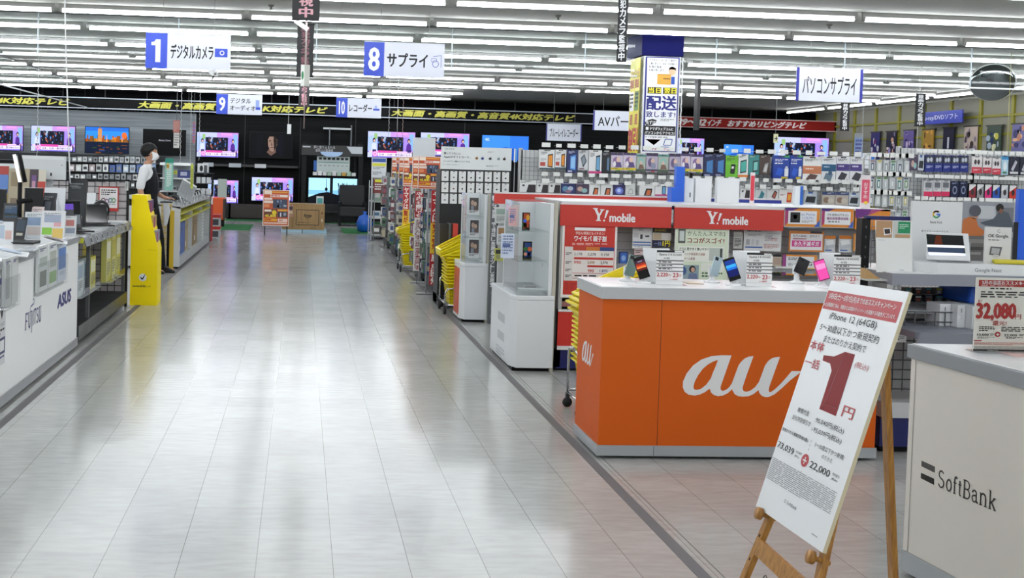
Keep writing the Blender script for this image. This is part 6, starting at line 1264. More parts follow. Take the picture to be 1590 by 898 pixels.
# laptops
def laptop(label, pxc, pyb, w, dep, scr=None, ang=1.9, yaw=0, z=ZT_, c='131417', closed=False):
    p = onleft(pxc, pyb, z); t = thing('laptop', label, 'laptop', (p.x, p.y, z), yaw); b = MB().box(-w/2, w/2, -dep/2, dep/2, 0, .014, M(c, .35)); f = Face(b, (-w/2, dep/2, .014), (1, 0, 0), (0, -1, 0), (0, 0, 1), w/100, dep/100, 0, 0, .0006)
    if not closed: f.rect(8, 8, 84, 50, M('26282c', .5)); f.rect(36, 64, 28, 28, M('1c1d20', .3)); [f.rect(9+i*5.6, 10+j*10, 4.6, 8, M('33363a', .5), 2) for i in range(15) for j in range(4)]
    else: f.disc(50, 50, 5, 6, M('8a8c90', .3), 1)
    b.build('base', t, local=True, bevel=.002)
    if not closed:
        b = MB().box(-w/2, w/2, 0, .006, 0, dep*1.0, M(c, .3)); f = F_front(b, -w/2, dep, 0, w/100, dep/60, eps=.0006); 
        f.rect(3, 3, 94, 52, M('101216', .08), 1)
        if scr: scr(f)
        o = b.build('screen', t, local=True, bevel=.002); o.location = (0, dep/2, .012); o.rotation_euler = (-(ang-PI/2), 0, 0)
    return t
laptop('closed dark laptop lying flat near the photo edge on the left counter', 20, 377, .36, .25, closed=True)
laptop('closed black laptop lying behind the first one on the left counter', 45, 362, .40, .28, closed=True, c='0e0f12')
t = thing('tilted_brochure', 'thick white brochure with a blue picture lying on the left counter', 'brochure', tuple(onleft(14, 396)), .2); b = MB().prism([(-.11, 0), (.12, 0), (-.11, .05)], 1, -.16, .16, M('dde1e4', .4)); f = Face(b, (-.105, -.15, .0505), (1, 0, -.2), (0, 1, 0), (.2, 0, 1), .0021, .003, 0, 0, .001); f.rect(20, 20, 66, 60, M('a8b8cc')); b.build('wedge', t, local=True)
t = thing('tilted_brochure', 'white brochure with a pale picture near the counter end', 'brochure', tuple(onleft(83, 377)), .2); b = MB().prism([(-.09, 0), (.10, 0), (-.09, .05)], 1, -.14, .14, M('d9dcde', .4)); f = Face(b, (-.085, -.13, .0505), (1, 0, -.2), (0, 1, 0), (.2, 0, 1), .0018, .0026, 0, 0, .001); f.rect(10, 10, 80, 80, M('a89c9c')); f.rect(20, 20, 50, 40, M('7a7478'), 2); b.build('wedge', t, local=True)
tag(MB().box(*pxr(30, 383, 58, 389, onleft(45, 389).y)[:2], onleft(45, 389).y-.1, onleft(45, 389).y+.12, ZT_, ZT_+.012, M('b8bcc0', .3)).build('keyboard_slab', bevel=.003), 'thin silver keyboard lying on the front of the left counter', 'keyboard')
def vio(f): f.rect(52, 8, 26, 12, M('6a3ad0', .3), 2); f.rect(52, 20, 26, 30, M('3a3c42', .3), 2); f.lines(6, 10, 28, 40, 8, M('6c5c5c'), 2); f.rect(80, 30, 16, 20, M('7a8088'), 2)
laptop('open black laptop with a violet label on its screen at the counter end', 110, 360, .32, .26, vio, 1.75, .6)
t = leaner('tall dark all-in-one display leaning at the end of the left counter', (104, 279, 133, 352), YL(120, 352)+.05, '14161a', A_pr((8, 8, 84, 84, '1e2226'), (18, 14, 50, 6, '5a5c5e', 2), (16, 50, 56, 22, '4a5a9a', 2), (30, 44, 40, 8, 'c87a5a', 3), (20, 78, 60, 14, 'a8a890', 2)), .12, .02, 'monitor', 'monitor')
t = leaner('black monitor back with a slanting white edge on the left counter', (38, 292, 66, 345), 9.15, '1f2123', None, -.08, .03, 'monitor', 'monitor', yaw=.4)
t = leaner('black monitor at the photo edge on the left counter', (-12, 294, 9, 345), 9.2, '101113', None, 0, .04, 'monitor', 'monitor')
t = leaner('small black display between the monitor back and the open laptop', (63, 310, 85, 345), 9.25, '0f1012', None, 0, .05, 'monitor', 'monitor')
tag(MB().box(-2.95, -2.16, 9.22, 9.33, .9255, 1.02, M('121315', .4)).build('black_dock', bevel=.006), 'long low black dock box across the far end of the left counter', 'box')
leaner('dark grey tablet with a slanted stand right of the monitor back', (56, 300, 78, 345), 9.1, '3a3d42', A_pr((8, 8, 84, 84, '24262a'), (20, 20, 50, 30, '4a5058', 2)), .3, .015, 'tablet', 'tablet', yaw=-.3)
for k, (px, Y, c, art, lab, yw) in enumerate((((-12, 345, 20, 372), 8.3, 'd4d8db', [(8, 16, 50, 60, 'a9b8c8'), (62, 40, 30, 40, 'c8a8a0')], 'low white spec card by the closed laptops at the photo edge', .2), ((20, 338, 38, 360), 8.75, '1c1e21', [(10, 12, 80, 50, '33414f'), (20, 70, 60, 12, 'b8b8a8')], 'small dark spec sign behind the closed laptops', -.2), ((100, 336, 118, 358), 9.28, 'd0d3d5', [(10, 20, 70, 30, 'b8706a'), (10, 60, 80, 26, '8a94a4')], 'small white and red spec card beside the open black laptop', .1))):
    leaner(lab, px, Y, c, (lambda art: lambda f: ([f.rect(*a[:4], M(a[4], .4), 1+i) for i, a in enumerate(art)], f.lines(10, 4, 70, 9, 1, GREY)))(art), .35, .006, 'spec_leaflet', 'leaflet', yaw=yw)
# webcam light bar on a stand
p = Vector((gy(30, 350, 9.0).x, 9.0, ZT_)); t = thing('light_bar', 'white light bar on a black clamp stand at the far left', 'light', tuple(p))
zt1 = gy(22, 240, p.y); zt0 = gy(31, 283, p.y)
MB().tube([zt0-p, zt1-p], [.013, .013], E('eef2f4', 1.1), 10).build('glow_bar', t, local=True)
b = MB().tube([(0, 0, 0), (0, 0, zt0.z-p.z)], .018, BLACK).tube([(0, 0, zt0.z-p.z-.02), zt0-p], .014, BLACK).box(-.08, .08, -.08, .08, 0, .012, BLACK).tube([(-.02, 0, .28), (.1, 0, .30)], .02, BLACK); b.tube([zt0-p+Vector((.035, .02, 0)), zt1-p+Vector((.035, .02, 0))], .018, BLACK); b.build('clamp_stand', t, local=True)
# white desktop monitor back behind
Yw = 10.4; x0, x1, z0, z1 = pxr(25, 242, 102, 279, Yw); t = thing('white_monitor', 'large white desktop computer seen from behind at the far left', 'monitor', ((x0+x1)/2, Yw, ZT_)); b = MB().box(x0, x1, Yw, Yw+.03, z0, z1, M('cfd3d5', .35)); f = pxf(b, 25, 242, 102, 279, Yw, .001); f.rect(27, 243.5, 72, 4, M('dfe3e5'), 1); f.disc(96, 256, 1.3, .5, INK, 1); f.rect(78, 268, 3, 5, M('3c3e40'), 1); b.build('casing', t, bevel=.006)
MB().box((x0+x1)/2-.1, (x0+x1)/2+.1, Yw+.03, Yw+.05, .94, z0+.2, M('b8bcc0', .4)).box((x0+x1)/2-.14, (x0+x1)/2+.14, Yw-.05, Yw+.15, .925, .94, M('b8bcc0', .4)).build('stand', t)
t = thing('back_table', 'grey table behind the white counter carrying computers and magazines', 'table', (-3.2, 10.6, 0)); MB().box(-4.6, -2.62, 10.0, 11.6, .895, .925, M('a8abad', .4)).build('tabletop', t)
for x in (-4.5, -2.72):
    for y in (10.1, 11.5): MB().box(x, x+.04, y, y+.04, 0, .895, M('55585a', .4)).build('leg', t)
for (px, c, art, lab) in (((-6, 258, 11, 300), 'c8a850', [(0, 0, 100, 14, 'a83a34'), (0, 14, 100, 30, '5a80c0'), (10, 44, 80, 24, 'd8c03a'), (10, 70, 70, 28, '8a7a6a')], 'red, blue and yellow magazine at the left photo edge'), ((12, 262, 44, 302), 'a89c84', [(10, 6, 50, 24, '8a7c60'), (50, 30, 44, 40, 'b8ac94'), (10, 50, 34, 44, '7a6a58')], 'wide tan magazine display behind the light bar'), ((44, 263, 58, 298), '3a2c34', [(24, 10, 50, 80, '6a4a80'), (30, 20, 36, 30, 'b88a9a'), (40, 55, 30, 30, 'b87a4a')], 'dark magazine with a violet figure'), ((57, 264, 69, 298), 'cfc8b8', [(0, 20, 100, 34, 'b83a2c'), (10, 60, 80, 30, '8a8470')], 'cream and red magazine beside the violet one')):
    leaner(lab, px, 10.2, c, (lambda art: lambda f: [f.rect(*a[:4], M(a[4], .4), 1+i) for i, a in enumerate(art)])(art), .1, .02, 'magazine_stand', 'magazine', .925)
leaner('crumpled white card sheet leaning behind the laptops', (66, 292, 99, 335), 9.9-.25, 'd3d7db', lambda f: (f.poly([(10, 20), (60, 60), (20, 90)], M('b8bec4')), f.poly([(60, 10), (90, 60), (70, 60)], M('c2c8ce'))), .2, .01, 'card_leaflet', 'card')
tag(MB().box(*pxr(-14, 254, 24, 263, 11.3)[:2], 11.3, 11.4, .925, pxr(-14, 254, 24, 263, 11.3)[3], M('cdd2d4', .4)).build('white_carton'), 'plain white carton behind the magazines at the left photo edge', 'box')
# ---- wire display with dark base ----
wd = thing('wire_display', 'black wire display with grey price rail and dark base, beyond the white counter', 'shelf', (-2.2, 10.7, 0))
MB().box(-2.6, LX, 9.38, 11.95, .06, .17, M('242629', .4, spec=.3)).box(LX, LX+.01, 9.38, 11.95, .05, .17, M('3a3c3f', .35)).build('base', wd)
for y in (9.7, 10.6, 11.5): MB().lathe([(.03, 0), (.03, .06)], (LX-.1, y, 0), BLACK, 10).build('foot', wd)
b = MB()
BW = M('0d0e10', .5, spec=.3)
for i in range(27): y = 9.4+.098*i; b.tube([(-2.45, y, .17), (-2.45, y, .88)], .004, BW, 4)
for i in range(11): z = .2+.07*i; b.tube([(-2.45, 9.4, z), (-2.45, 11.95, z)], .004, BW, 4)
b.build('wire_back', wd)
for x, y in ((-2.45, 9.41), (-2.45, 11.93), (LX-.03, 11.93), (LX-.02, 9.9)): MB().box(x-.015, x+.015, y-.015, y+.015, .17, .88, M('55585a', .4) if x > -2 else BW).build('post', wd)
MB().box(-2.6, LX+.0, 9.38, 11.97, .885, .91, M('c9cccd', .3)).build('top_board', wd)
b = MB().prism([(LX, .915), (LX+.03, .905), (LX+.055, .83), (LX+.045, .83)], 1, 9.42, 11.97, M('6a6e73', .4)); prl = b.build('price_rail', wd)
rs = random.Random(5)
for i in range(9):
    y = 9.62+.27*i; c = 'd8dadb'; b = MB(); b.add([(LX+.034, y, .90), (LX+.034, y+.11, .90), (LX+.056, y+.11, .838), (LX+.056, y, .838)], [(0, 3, 2, 1), (0, 1, 2, 3)], M(c)); b.add([(LX+.042, y+.03, .885), (LX+.042, y+.07, .885), (LX+.054, y+.07, .852), (LX+.054, y+.03, .852)], [(0, 3, 2, 1), (0, 1, 2, 3)], INK); b.build('price_tag', prl)
MB().box(LX-.02, LX+.03, 9.4, 9.55, .86, .9, M('c8c83a', .4)).build('yellow_tag', wd)
for k, (yy, z0_, z1_, sheets, lab) in enumerate(((9.55, .40, .68, [('cfd6d8', '9db0c0'), ('d4dadc', '8aa8c0'), ('c8c23c', 'dfe0c0')], 'low row of white, blue and yellow leaflets under the price rail'), (10.95, .38, .80, [('c9c46a', 'e0e0cc'), ('d2cf88', 'b8b058'), ('c8c45a', 'dcdcc8')], 'row of yellow leaflets under the price rail, beside the yellow stand'))):
    t = thing('leaflet_rack', lab, 'leaflet rack', (LX-.04, yy+.4, z0_)); MB().box(LX-.10, LX+.0, yy-.03, yy+.9, z0_-.02, z0_-.014, M('8a8e90', .3)).box(LX-.005, LX+.0, yy-.03, yy+.9, z0_-.02, z0_+.05, ACRYL).build('tray', t)
    MB().box(LX-.12, LX-.1, yy-.03, yy+.9, z0_-.02, .885, ACRYL).build('backing', t)
    for i, (c, c2) in enumerate(sheets):
        y0 = yy+.29*i; b = MB().box(LX-.09, LX-.04, y0, y0+.25, z0_-.012, z1_, M(c, .5)); f = Face(b, (LX-.04, y0, z1_), (0, 1, 0), (0, 0, -1), (1, 0, 0), .0025, (z1_-z0_)/100, 0, 0, .001); f.rect(10, 10, 80, 40, M(c2)); f.lines(14, 58, 70, 30, 5, GREY); f.rect(0, 0, 8, 100, M(c2)); b.build('leaflets', t)
# things on its top board
laptop('open black tablet laptop with a tilted screen on the wire display', 148, 351, .32, .2, None, 1.8, .5, .91)
p = gz(153, 349, .91); t = thing('round_speaker', 'white and black disc-shaped speaker on the wire display', 'speaker', (p.x, p.y+.1, .91)); b = MB().lathe([(.001, -.03), (.09, -.03), (.10, -.015), (.10, .015), (.09, .03), (.07, .02), (.001, .02)], (0, 0, .14), M('141517', .3), 24, 0); b.lathe([(.001, .021), (.068, .021), (.07, .016)], (0, 0, .14), M('d8dadc', .3), 24, 0); b.build('drum', t, local=True).rotation_euler = (0, 0, -.7)
MB().tube([(0, 0, 0), (0, 0, .06)], .02, BLACK).box(-.09, .09, -.06, .06, 0, .01, BLACK).build('foot', t, local=True)
leaner('grey tablet with print on a stand behind the disc speaker', (143, 293, 160, 330), gz(153, 345, .91).y+.35, 'a8acb0', A_pr((10, 14, 80, 40, '7c8288'), (20, 60, 60, 24, 'c8cccf')), .25, .01, 'card_leaflet', 'card', .91)
leaner('white tablet cover leaning left of the grey tablet', (127, 300, 146, 344), gz(140, 347, .91).y+.25, 'd6dadd', lambda f: f.poly([(10, 20), (80, 60), (20, 90)], M('a2a8ae')), .3, .01, 'card_leaflet', 'card', .91)
tag(MB().box(gz(180, 347, .91).x-.13, gz(180, 347, .91).x+.1, gz(180, 347, .91).y-.1, gz(180, 347, .91).y+.1, .91, .935, M('d8dadb', .4)).build('paper_stack', bevel=.004), 'low stack of white paper at the end of the wire display', 'paper')
# black framed mesh panel with the red-edged poster
Ym = 12.02; x0, x1, z0, z1 = pxr(68, 278, 200, 345, Ym); t = thing('mesh_partition', 'black framed wire partition behind the laptops', 'partition', ((x0+x1)/2, Ym, 0)); b = MB().box(x0, x1, Ym, Ym+.02, z1-.02, z1, BW)
for x in (x0, x1-.025): b.box(x, x+.025, Ym, Ym+.02, 0, z1, BW)
b.build('frame', t); b = MB(); n = int((x1-x0)/.075)
for i in range(n): b.tube([(x0+.075*i, Ym+.01, .1), (x0+.075*i, Ym+.01, z1)], .0035, BW, 4)
for i in range(int((z1-.1)/.075)): b.tube([(x0, Ym+.01, z1-.075*i), (x1, Ym+.01, z1-.075*i)], .0035, BW, 4)
b.build('wires', t); MB().box(x0+.02, x1-.02, Ym+.04, Ym+.05, .1, z1-.03, M('c9c3c4', .5)).build('backing_board', t)
x0, x1, z0, z1 = pxr(153, 290, 184, 328, Ym-.02); b = MB().box(x0, x1, Ym-.02, Ym-.005, z0, z1, M('b3322c', .4)); f = F_front(b, x0, z1, Ym-.02, (x1-x0)/100, (z1-z0)/100, eps=.001); f.rect(5, 5, 90, 82, M('ddd8d8')); f.lines(14, 12, 72, 26, 3, INK)
for x, c in ((24, '5a3a3c'), (42, '8a4a80'), (60, '3a7a80'), (76, '4a8a4a')): f.ring(x, 56+(x % 4)*2, 11, 10, 4, M(c), 3, 14)
f.lines(14, 70, 70, 10, 2, GREY); b.tube([(x0+.05, Ym, z1-.02), (x0+.05, Ym+.012, z1+.02)], .003, STEEL, 4); tag(b.build('framed_notice'), 'white notice with a red rounded frame and coloured rings on the wire partition', 'notice')
x0, x1, z0, z1 = pxr(194, 282, 199, 296, Ym-.02); b = MB().box(x0, x1, Ym-.015, Ym-.002, z0, z1, M('c8cac8')); f = F_front(b, x0, z1, Ym-.015, (x1-x0)/10, (z1-z0)/20, eps=.001); f.lines(2, 2, 6, 15, 5, INK); tag(b.build('wire_tag'), 'narrow white tag at the right post of the wire partition', 'tag')

# ---- yellow cardboard stand ----
YS = M('ffe408', .5, spec=.25); ys = thing('cardboard_stand', 'tall yellow cardboard stand with a round tick logo beside the clerk', 'display stand', (-1.65, 12.3, 0))
x0, x1, _, _ = pxr(203, 303, 245, 474, 12.15); zt = gy(215, 303, 12.15).z; zk = gy(243, 388, 12.15).z; xt = gy(227, 305, 12.15).x
b = MB().prism([(x0, 0), (x1, 0), (x1, zk), (xt, zt), (x0, zt)], 1, 12.15, 12.48, YS); f = pxf(b, 203, 303, 245, 474, 12.15, .001)
f.disc(222.5, 431, 6, 6, WHITE, 1, 28); f.line([(219, 430.5), (221.8, 434), (226.5, 425.5)], [1.2, 2.2, .8], INK, 2); f.text('nortonLife', 207, 442.5, 20, 3.6, INK, 1, bold=.03); f.text('Lock', 228, 443, 7.5, 3.0, M('a89010'), 1)
f.line([(229, 388), (243, 388)], .35, M('a88f10'), 1); b.build('body', ys, bevel=.003)
for k in range(3):
    z = zt-.12-.16*k; xx = xt+(x1-xt)*(zt-z)/(zt-zk); b = MB().box(xx-.03, xx+.014, 12.18, 12.45, z-.1, z+.06, M(['5a3a6a', 'b8a04a', '8a90a0'][k], .4)); f = F_front(b, xx-.03, z+.06, 12.18, .00044, .0016, eps=.001); f.rect(30, 10, 50, 40, M('b89a6a')); f.lines(30, 60, 50, 30, 3, WHITE); f.mb.box(xx+.014, xx+.016, 12.2, 12.3, z-.08, z+.04, M('a83a6a')); b.build('booklets', ys)

# ---- white gondola with yellow shelves past the clerk ----
GY0, GY1 = 16.35, 21.6; GX = -1.72
wg = thing('white_shelf', 'white shelf with yellow boards and a sloping camera counter beyond the clerk', 'shelf', (-2.1, 19, 0))
WG = M('c9ccce', .4); YB_ = M('c4c04a', .5)
MB().box(-2.5, GX, GY0, GY1, .03, .16, M('b4b7b9', .4)).box(-2.45, GX-.03, GY0+.05, GY1-.05, 0, .03, BLACK).build('base', wg)
MB().box(-2.5, GX, GY0-.03, GY0, .03, .90, WG).build('side_panel', wg); MB().box(-2.5, GX, GY1, GY1+.03, .03, .90, WG).build('side_panel', wg)
MB().box(-2.5, -2.46, GY0, GY1, .16, 1.0, M('8f9396', .5)).build('back', wg)
for z in (.70, .80): MB().prism([(-2.46, z), (GX+.01, z-.02), (GX+.01, z-.0), (-2.46, z+.02)], 1, GY0, GY1, YB_).build('yellow_board', wg)
for y in (18.1, 19.9): MB().box(-2.46, GX, y, y+.02, .16, .8, WG).build('divider', wg)
MB().prism([(-2.46, 1.05), (GX, .90), (GX, .87), (-2.46, 1.0)], 1, GY0-.03, GY1+.03, M('b9bcc0', .35)).build('sloping_top', wg)
MB().tube([(GX+.01, GY1+.0, .03), (GX+.01, GY1, .95)], .012, M('55585a')).build('rail_post', wg)
YM = M('c9a81c', .5); t = thing('yellow_mesh_panel', 'yellow mesh panel with a black trimmed yellow post behind the clerk legs', 'panel', (-2.0, 16.0, 0))
x0, x1, z0, z1 = pxr(264, 327, 270, 402, 16.0); MB().box(x0, x1, 15.95, 16.02, 0, z1, YM).box(x0-.04, x0, 15.96, 16.02, .03, z1+.05, BLACK).build('post', t)
b = MB(); xa = gy(250, 360, 16.1).x
for i in range(9): x = xa+(x0-xa)*i/8; b.tube([(x, 16.1, .05), (x, 16.1, .95)], .005, YM, 4)
for i in range(12): b.tube([(xa, 16.1, .05+.08*i), (x0, 16.1, .05+.08*i)], .005, YM, 4)
b.build('mesh', t)
for i, (y0, y1, c, h_, lab) in enumerate(((16.5, 17.5, '4a64a8', .48, 'large blue carton under the yellow boards'), (17.55, 18.0, 'a89878', .50, 'upright brown carton beside the blue one'), (18.3, 18.9, '8a7456', .52, 'tall brown carton in the middle of the white shelf'), (18.95, 19.6, '9a8464', .50, 'second tall brown carton in the middle of the white shelf'), (20.1, 20.9, 'd0d4d6', .46, 'white ribbed carton at the far end of the white shelf'))):
    b = MB().box(-2.35, GX-.05, y0, y1, .16, .16+h_, M(c, .6)); f = Face(b, (GX-.05, y0, .16+h_), (0, 1, 0), (0, 0, -1), (1, 0, 0), (y1-y0)/100, h_/100, 0, 0, .001); f.rect(12, 70, 24, 16, M('d4d4d0')); f.lines(20, 20, 50, 14, 2, M('3c3424'))
    if i == 4: [f.rect(0, 8+12*k, 100, 5, M('a8acb0'), 2) for k in range(8)]
    tag(b.build('carton'), lab, 'box')
# cameras on the sloping counter
rs = random.Random(12); proto = None
for i in range(16):
    y = 16.7+.3*i; x = -1.86-(.2 if i % 2 else 0); z = .90+(GX-x)*.203
    if proto is None:
        proto = thing('compact_camera', 'x', 'camera', (x, y, z), 0, 'cameras on the sloping counter'); b = MB().box(-.03, .03, -.055, .055, .05, .12, M('1c1d1f', .4)); cb_ = b.build('camera_body', proto, local=True); MB().lathe([(.03, 0), (.03, .03), (.024, .05)], (.03, 0, .085), M('3c3e42', .3), 14, 0).build('lens', cb_, local=True)
        MB().tube([(0, 0, 0), (0, 0, .05)], .018, M('c8cacc', .3), 8).box(-.04, .04, -.04, .04, -.004, .008, M('b8babc')).build('pedestal', proto, local=True)
        o = proto
    else: o = dup(proto, (x, y, z), .2*rs.random()-.1)
    o['label'] = 'small camera on a short pedestal, %s along the %s row of the sloping counter' % (ORD[i//2], 'front' if i % 2 == 0 else 'back')
for i in range(10):
    y = 16.6+.5*i; b = MB().box(GX+.0, GX+.004, y, y+.16, .89, 1.0, M('cfd2d4', .4)); b.prism([(GX+.004, .90), (GX+.006, .90), (GX-.05, 1.04), (GX-.052, 1.04)], 1, y, y+.16, M('d4d7d9', .4)); f = Face(b, (GX+.0045, y, 1.0), (0, 1, 0), (0, 0, -1), (1, 0, 0), .0016, .0011, 0, 0, .001); f.lines(10, 10, 80, 60, 4, INK)
    tag(b.build('spec_card'), 'white spec card on the sloping counter front edge, %s from the near end' % ORD[i], 'card', 'spec cards on the sloping counter')
# raised camera display with boxes
t = thing('camera_display', 'two-tier white display of camera boxes behind the clerk, above the camera counter', 'display stand', (-2.0, 18, 0)); DX0, DX1 = gy(250, 262, 17.4).x, gy(297, 262, 17.4).x; MB().box(DX0, DX1, 17.6, 17.63, .93, 1.54, M('9fa5a8', .5)).box(DX0, DX1, 17.3, 17.65, 1.28, 1.30, M('d8dadb', .3)).box(DX0, DX1, 17.3, 17.65, 1.08, 1.10, M('d8dadb', .3)).build('tiers', t)
MB().box(DX0, DX1, 17.25, 17.3, 1.49, 1.53, M('eef0f0', .3)).box(DX0, DX1, 17.3, 17.65, 1.515, 1.53, M('d8dadb', .3)).build('canopy', t)
for x in (DX0+.02, DX1-.05): MB().box(x, x+.03, 17.6, 17.63, .9, 1.0, GREY).build('leg', t)
for k, (px, c, art, lab) in enumerate((((277, 256, 294, 268), '2c3a7c', [(20, 20, 60, 50, 'a8aec8')], 'blue camera box on the upper tier'), ((262, 272, 275, 279), 'b8b8b8', [(10, 10, 30, 60, 'b83a2c'), (60, 20, 30, 50, '3a3c44')], 'small white and red box on the lower tier'), ((280, 271, 292, 280), 'b9b0b0', [(10, 30, 80, 30, '8a5a5a')], 'pinkish box on the lower tier'), ((268, 254, 276, 268), '9aa0a4', [(10, 20, 80, 40, 'c8c84a')], 'grey box with a yellow band on the upper tier'))):
    Yc = 17.34; x0, x1, z0, z1 = pxr(*px, Yc); zb_ = 1.30 if 'upper' in lab else 1.10; h_ = z1-z0; b = MB().box(x0, x1, Yc, Yc+.15, zb_, zb_+h_, M(c, .4)); f = F_front(b, x0, zb_+h_, Yc, (x1-x0)/100, h_/100, eps=.001); [f.rect(*a[:4], M(a[4]), 1) for a in art]; tag(b.build('camera_box'), lab, 'box')
for px, c, lab, Yc in (((256, 246, 269, 296), '7fb0a0', 'tall translucent green price strip behind the clerk', 17.2), ((296, 255, 300, 293), 'b8c040', 'narrow yellow price strip right of the blue camera box', 17.2)):
    x0, x1, z0, z1 = pxr(*px, Yc); b = MB().box(x0, x1, Yc, Yc+.006, z0, z1, M(c, .4)); f = F_front(b, x0, z1, Yc, (x1-x0)/10, (z1-z0)/100, eps=.001); f.lines(2, 20, 6, 70, 12, M('d8e0dc') if 'green' in lab else M('6a6a20'))
    if 'green' in lab: f.rect(0, 0, 10, 14, TEAL, 1); f.rect(2, 16, 3, 16, M('e0b03a'), 2)
    b.tube([((x0+x1)/2, Yc+.006, z1-.03), ((x0+x1)/2, 17.26, z1-.03)], .004, GREY, 4); tag(b.build('price_strip'), lab, 'sign')
x0, x1, z0, z1 = pxr(276, 279, 300, 308, 17.0); t = thing('tilted_board', 'pale tilted display board with a shiny edge on the camera counter', 'board', ((x0+x1)/2-.03, 17.1, .99)); b = MB().box(-.13, .13, 0, .012, 0, z1-.99, M('8f9396', .3)); b.box(-.13, .13, -.006, 0, z1-1.01, z1-.98, M('e4e6e8', .2)); f = F_front(b, -.13, z1-.99, 0, .0026, (z1-.99)/100, eps=.001); f.lines(10, 20, 80, 60, 6, GREY); o = b.build('panel', t, local=True); o.rotation_euler = (-.35, .5, .5)
# clear case with white things at (300..325, 262..300)
x0, x1, z0, z1 = pxr(301, 268, 330, 302, 20.5); t = thing('glass_case', 'black framed clear case with white accessories on the camera counter', 'display case', ((x0+x1)/2, 20.5, .95))
b = MB(); 
for x in (x0, x1-.02): 
    for y in (20.5, 20.78): b.box(x, x+.02, y, y+.02, .93, z1, BLACK)
for z in (.95, mid(.95, z1), z1-.02): b.box(x0, x1, 20.5, 20.8, z, z+.01, M('3a3c3e', .3))
b.build('frame', t)
for k in range(6): xx = x0+.04+(k % 3)*(x1-x0-.06)/3; zz = (.96 if k < 3 else mid(.95, z1)+.01); b = MB().box(xx, xx+.07, 20.55, 20.65, zz, zz+.11, M('d4d8da', .4)); b.rect = None; tag(b.build('accessory_box'), 'white accessory box, %s on the %s level of the clear case' % (['left', 'middle', 'right'][k % 3], 'lower' if k < 3 else 'upper'), 'box', 'accessory boxes in the clear case')
x0, x1, z0, z1 = pxr(305, 254, 322, 267, 20.4); b = MB().box(x0, x1, 20.6, 20.75, gy(312, 268, 20.5).z, z1, M('d9dcde', .4)); f = F_front(b, x0, z1, 20.6, (x1-x0)/100, .003, eps=.001); f.disc(36, 30, 16, 18, INK); f.rect(60, 10, 30, 60, M('4a4c50')); tag(b.build('camera_box'), 'white camera box with a dark round picture on top of the clear case', 'box')
# orange display and plastic bins
x0, x1, z0, z1 = pxr(329, 307, 349, 343, 27); t = thing('orange_case', 'orange rounded display case standing beyond the white shelf', 'display stand', ((x0+x1)/2, 27, 0)); MB().box(x0, x1, 27, 27.35, z0+.02, z1, M('d8541c', .4)).build('shell', t, bevel=.04); MB().box(x1-.05, x1+.02, 26.99, 27.33, z0+.05, z1-.03, M('3a2c28', .4)).build('dark_edge', t, bevel=.02); MB().box(x0+.05, x1-.02, 27.05, 27.3, 0, z0+.03, BLACK).build('foot', t)
b = F_front(MB(), 0, 0, 0); 
for k, (za, zb__) in enumerate(((.0, .22), (.24, .46))):
    x0, x1, _, _ = pxr(325, 326, 341, 360, 23); t = thing('plastic_bin', '%s clear plastic bin with a red lid beside the orange case' % ['lower', 'upper'][k], 'bin', ((x0+x1)/2, 23, za), 0, None); MB().box(x0, x1, 23, 23.4, za, zb__-.04, M('b9bcbe', .3)).build('tub', t, bevel=.01); MB().box(x0-.01, x1+.01, 22.99, 23.41, zb__-.04, zb__+.02, M('b0281f', .4)).build('lid', t, bevel=.006); MB().box(x0+.02, x1-.02, 22.996, 23.0, za+.03, zb__-.07, M('3c3e42', .5)).build('contents_label', t)
x0, x1, z0, z1 = pxr(325, 300, 331, 320, 22.2); b = MB().box(x0, x1, 22.2, 22.22, 0.0, z1, M('b8302c', .4)); f = F_front(b, x0, z1, 22.2, (x1-x0)/10, .02, eps=.001); f.rect(1, 1, 8, 10, M('e0dcd8')); f.text('P', 3, 3, 4, 6, PR); tag(b.build('red_sign_post'), 'small red and white sign post at the far end of the white shelf', 'sign')

# ---- rows of camera goods behind the clerk ----
Yk = 18.6; xk0, xk1 = gy(108, 265, Yk).x, gy(245, 265, Yk).x
t = thing('goods_rack', 'long black peg wall of camera accessories behind the clerk', 'shelf', ((xk0+xk1)/2, Yk+.2, 0)); MB().box(xk0-3, xk1+.1, Yk+.12, Yk+.16, .1, gy(170, 241, Yk).z, M('15171a', .6)).build('back_panel', t); MB().box(xk0-3, xk1+.1, Yk-.1, Yk+.3, 0, .12, DARK).build('base', t)
for py in (252, 267, 279, 291):
    z = gy(170, py, Yk).z; MB().box(xk0-3, xk1+.1, Yk-.04, Yk+.12, z-.012, z, M('4a4d50', .4)).build('shelf_board', t)
rs = random.Random(77)
rowsK = [(243, 251, 8.2, ['c8ccce', '8a9094', 'd8dadb', 'b0b4b8'], 'top'), (255, 266, 10.5, ['d4d6d6', 'c0c4c6', 'e0e2e2', '9aa0a6', 'b8a8ac'], 'second'), (270, 278, 9, ['7c8286', 'a8acae', 'd0d2d2'], 'third'), (282, 290, 8, ['8a8e92', 'b8babc', '5c6064'], 'lowest')]
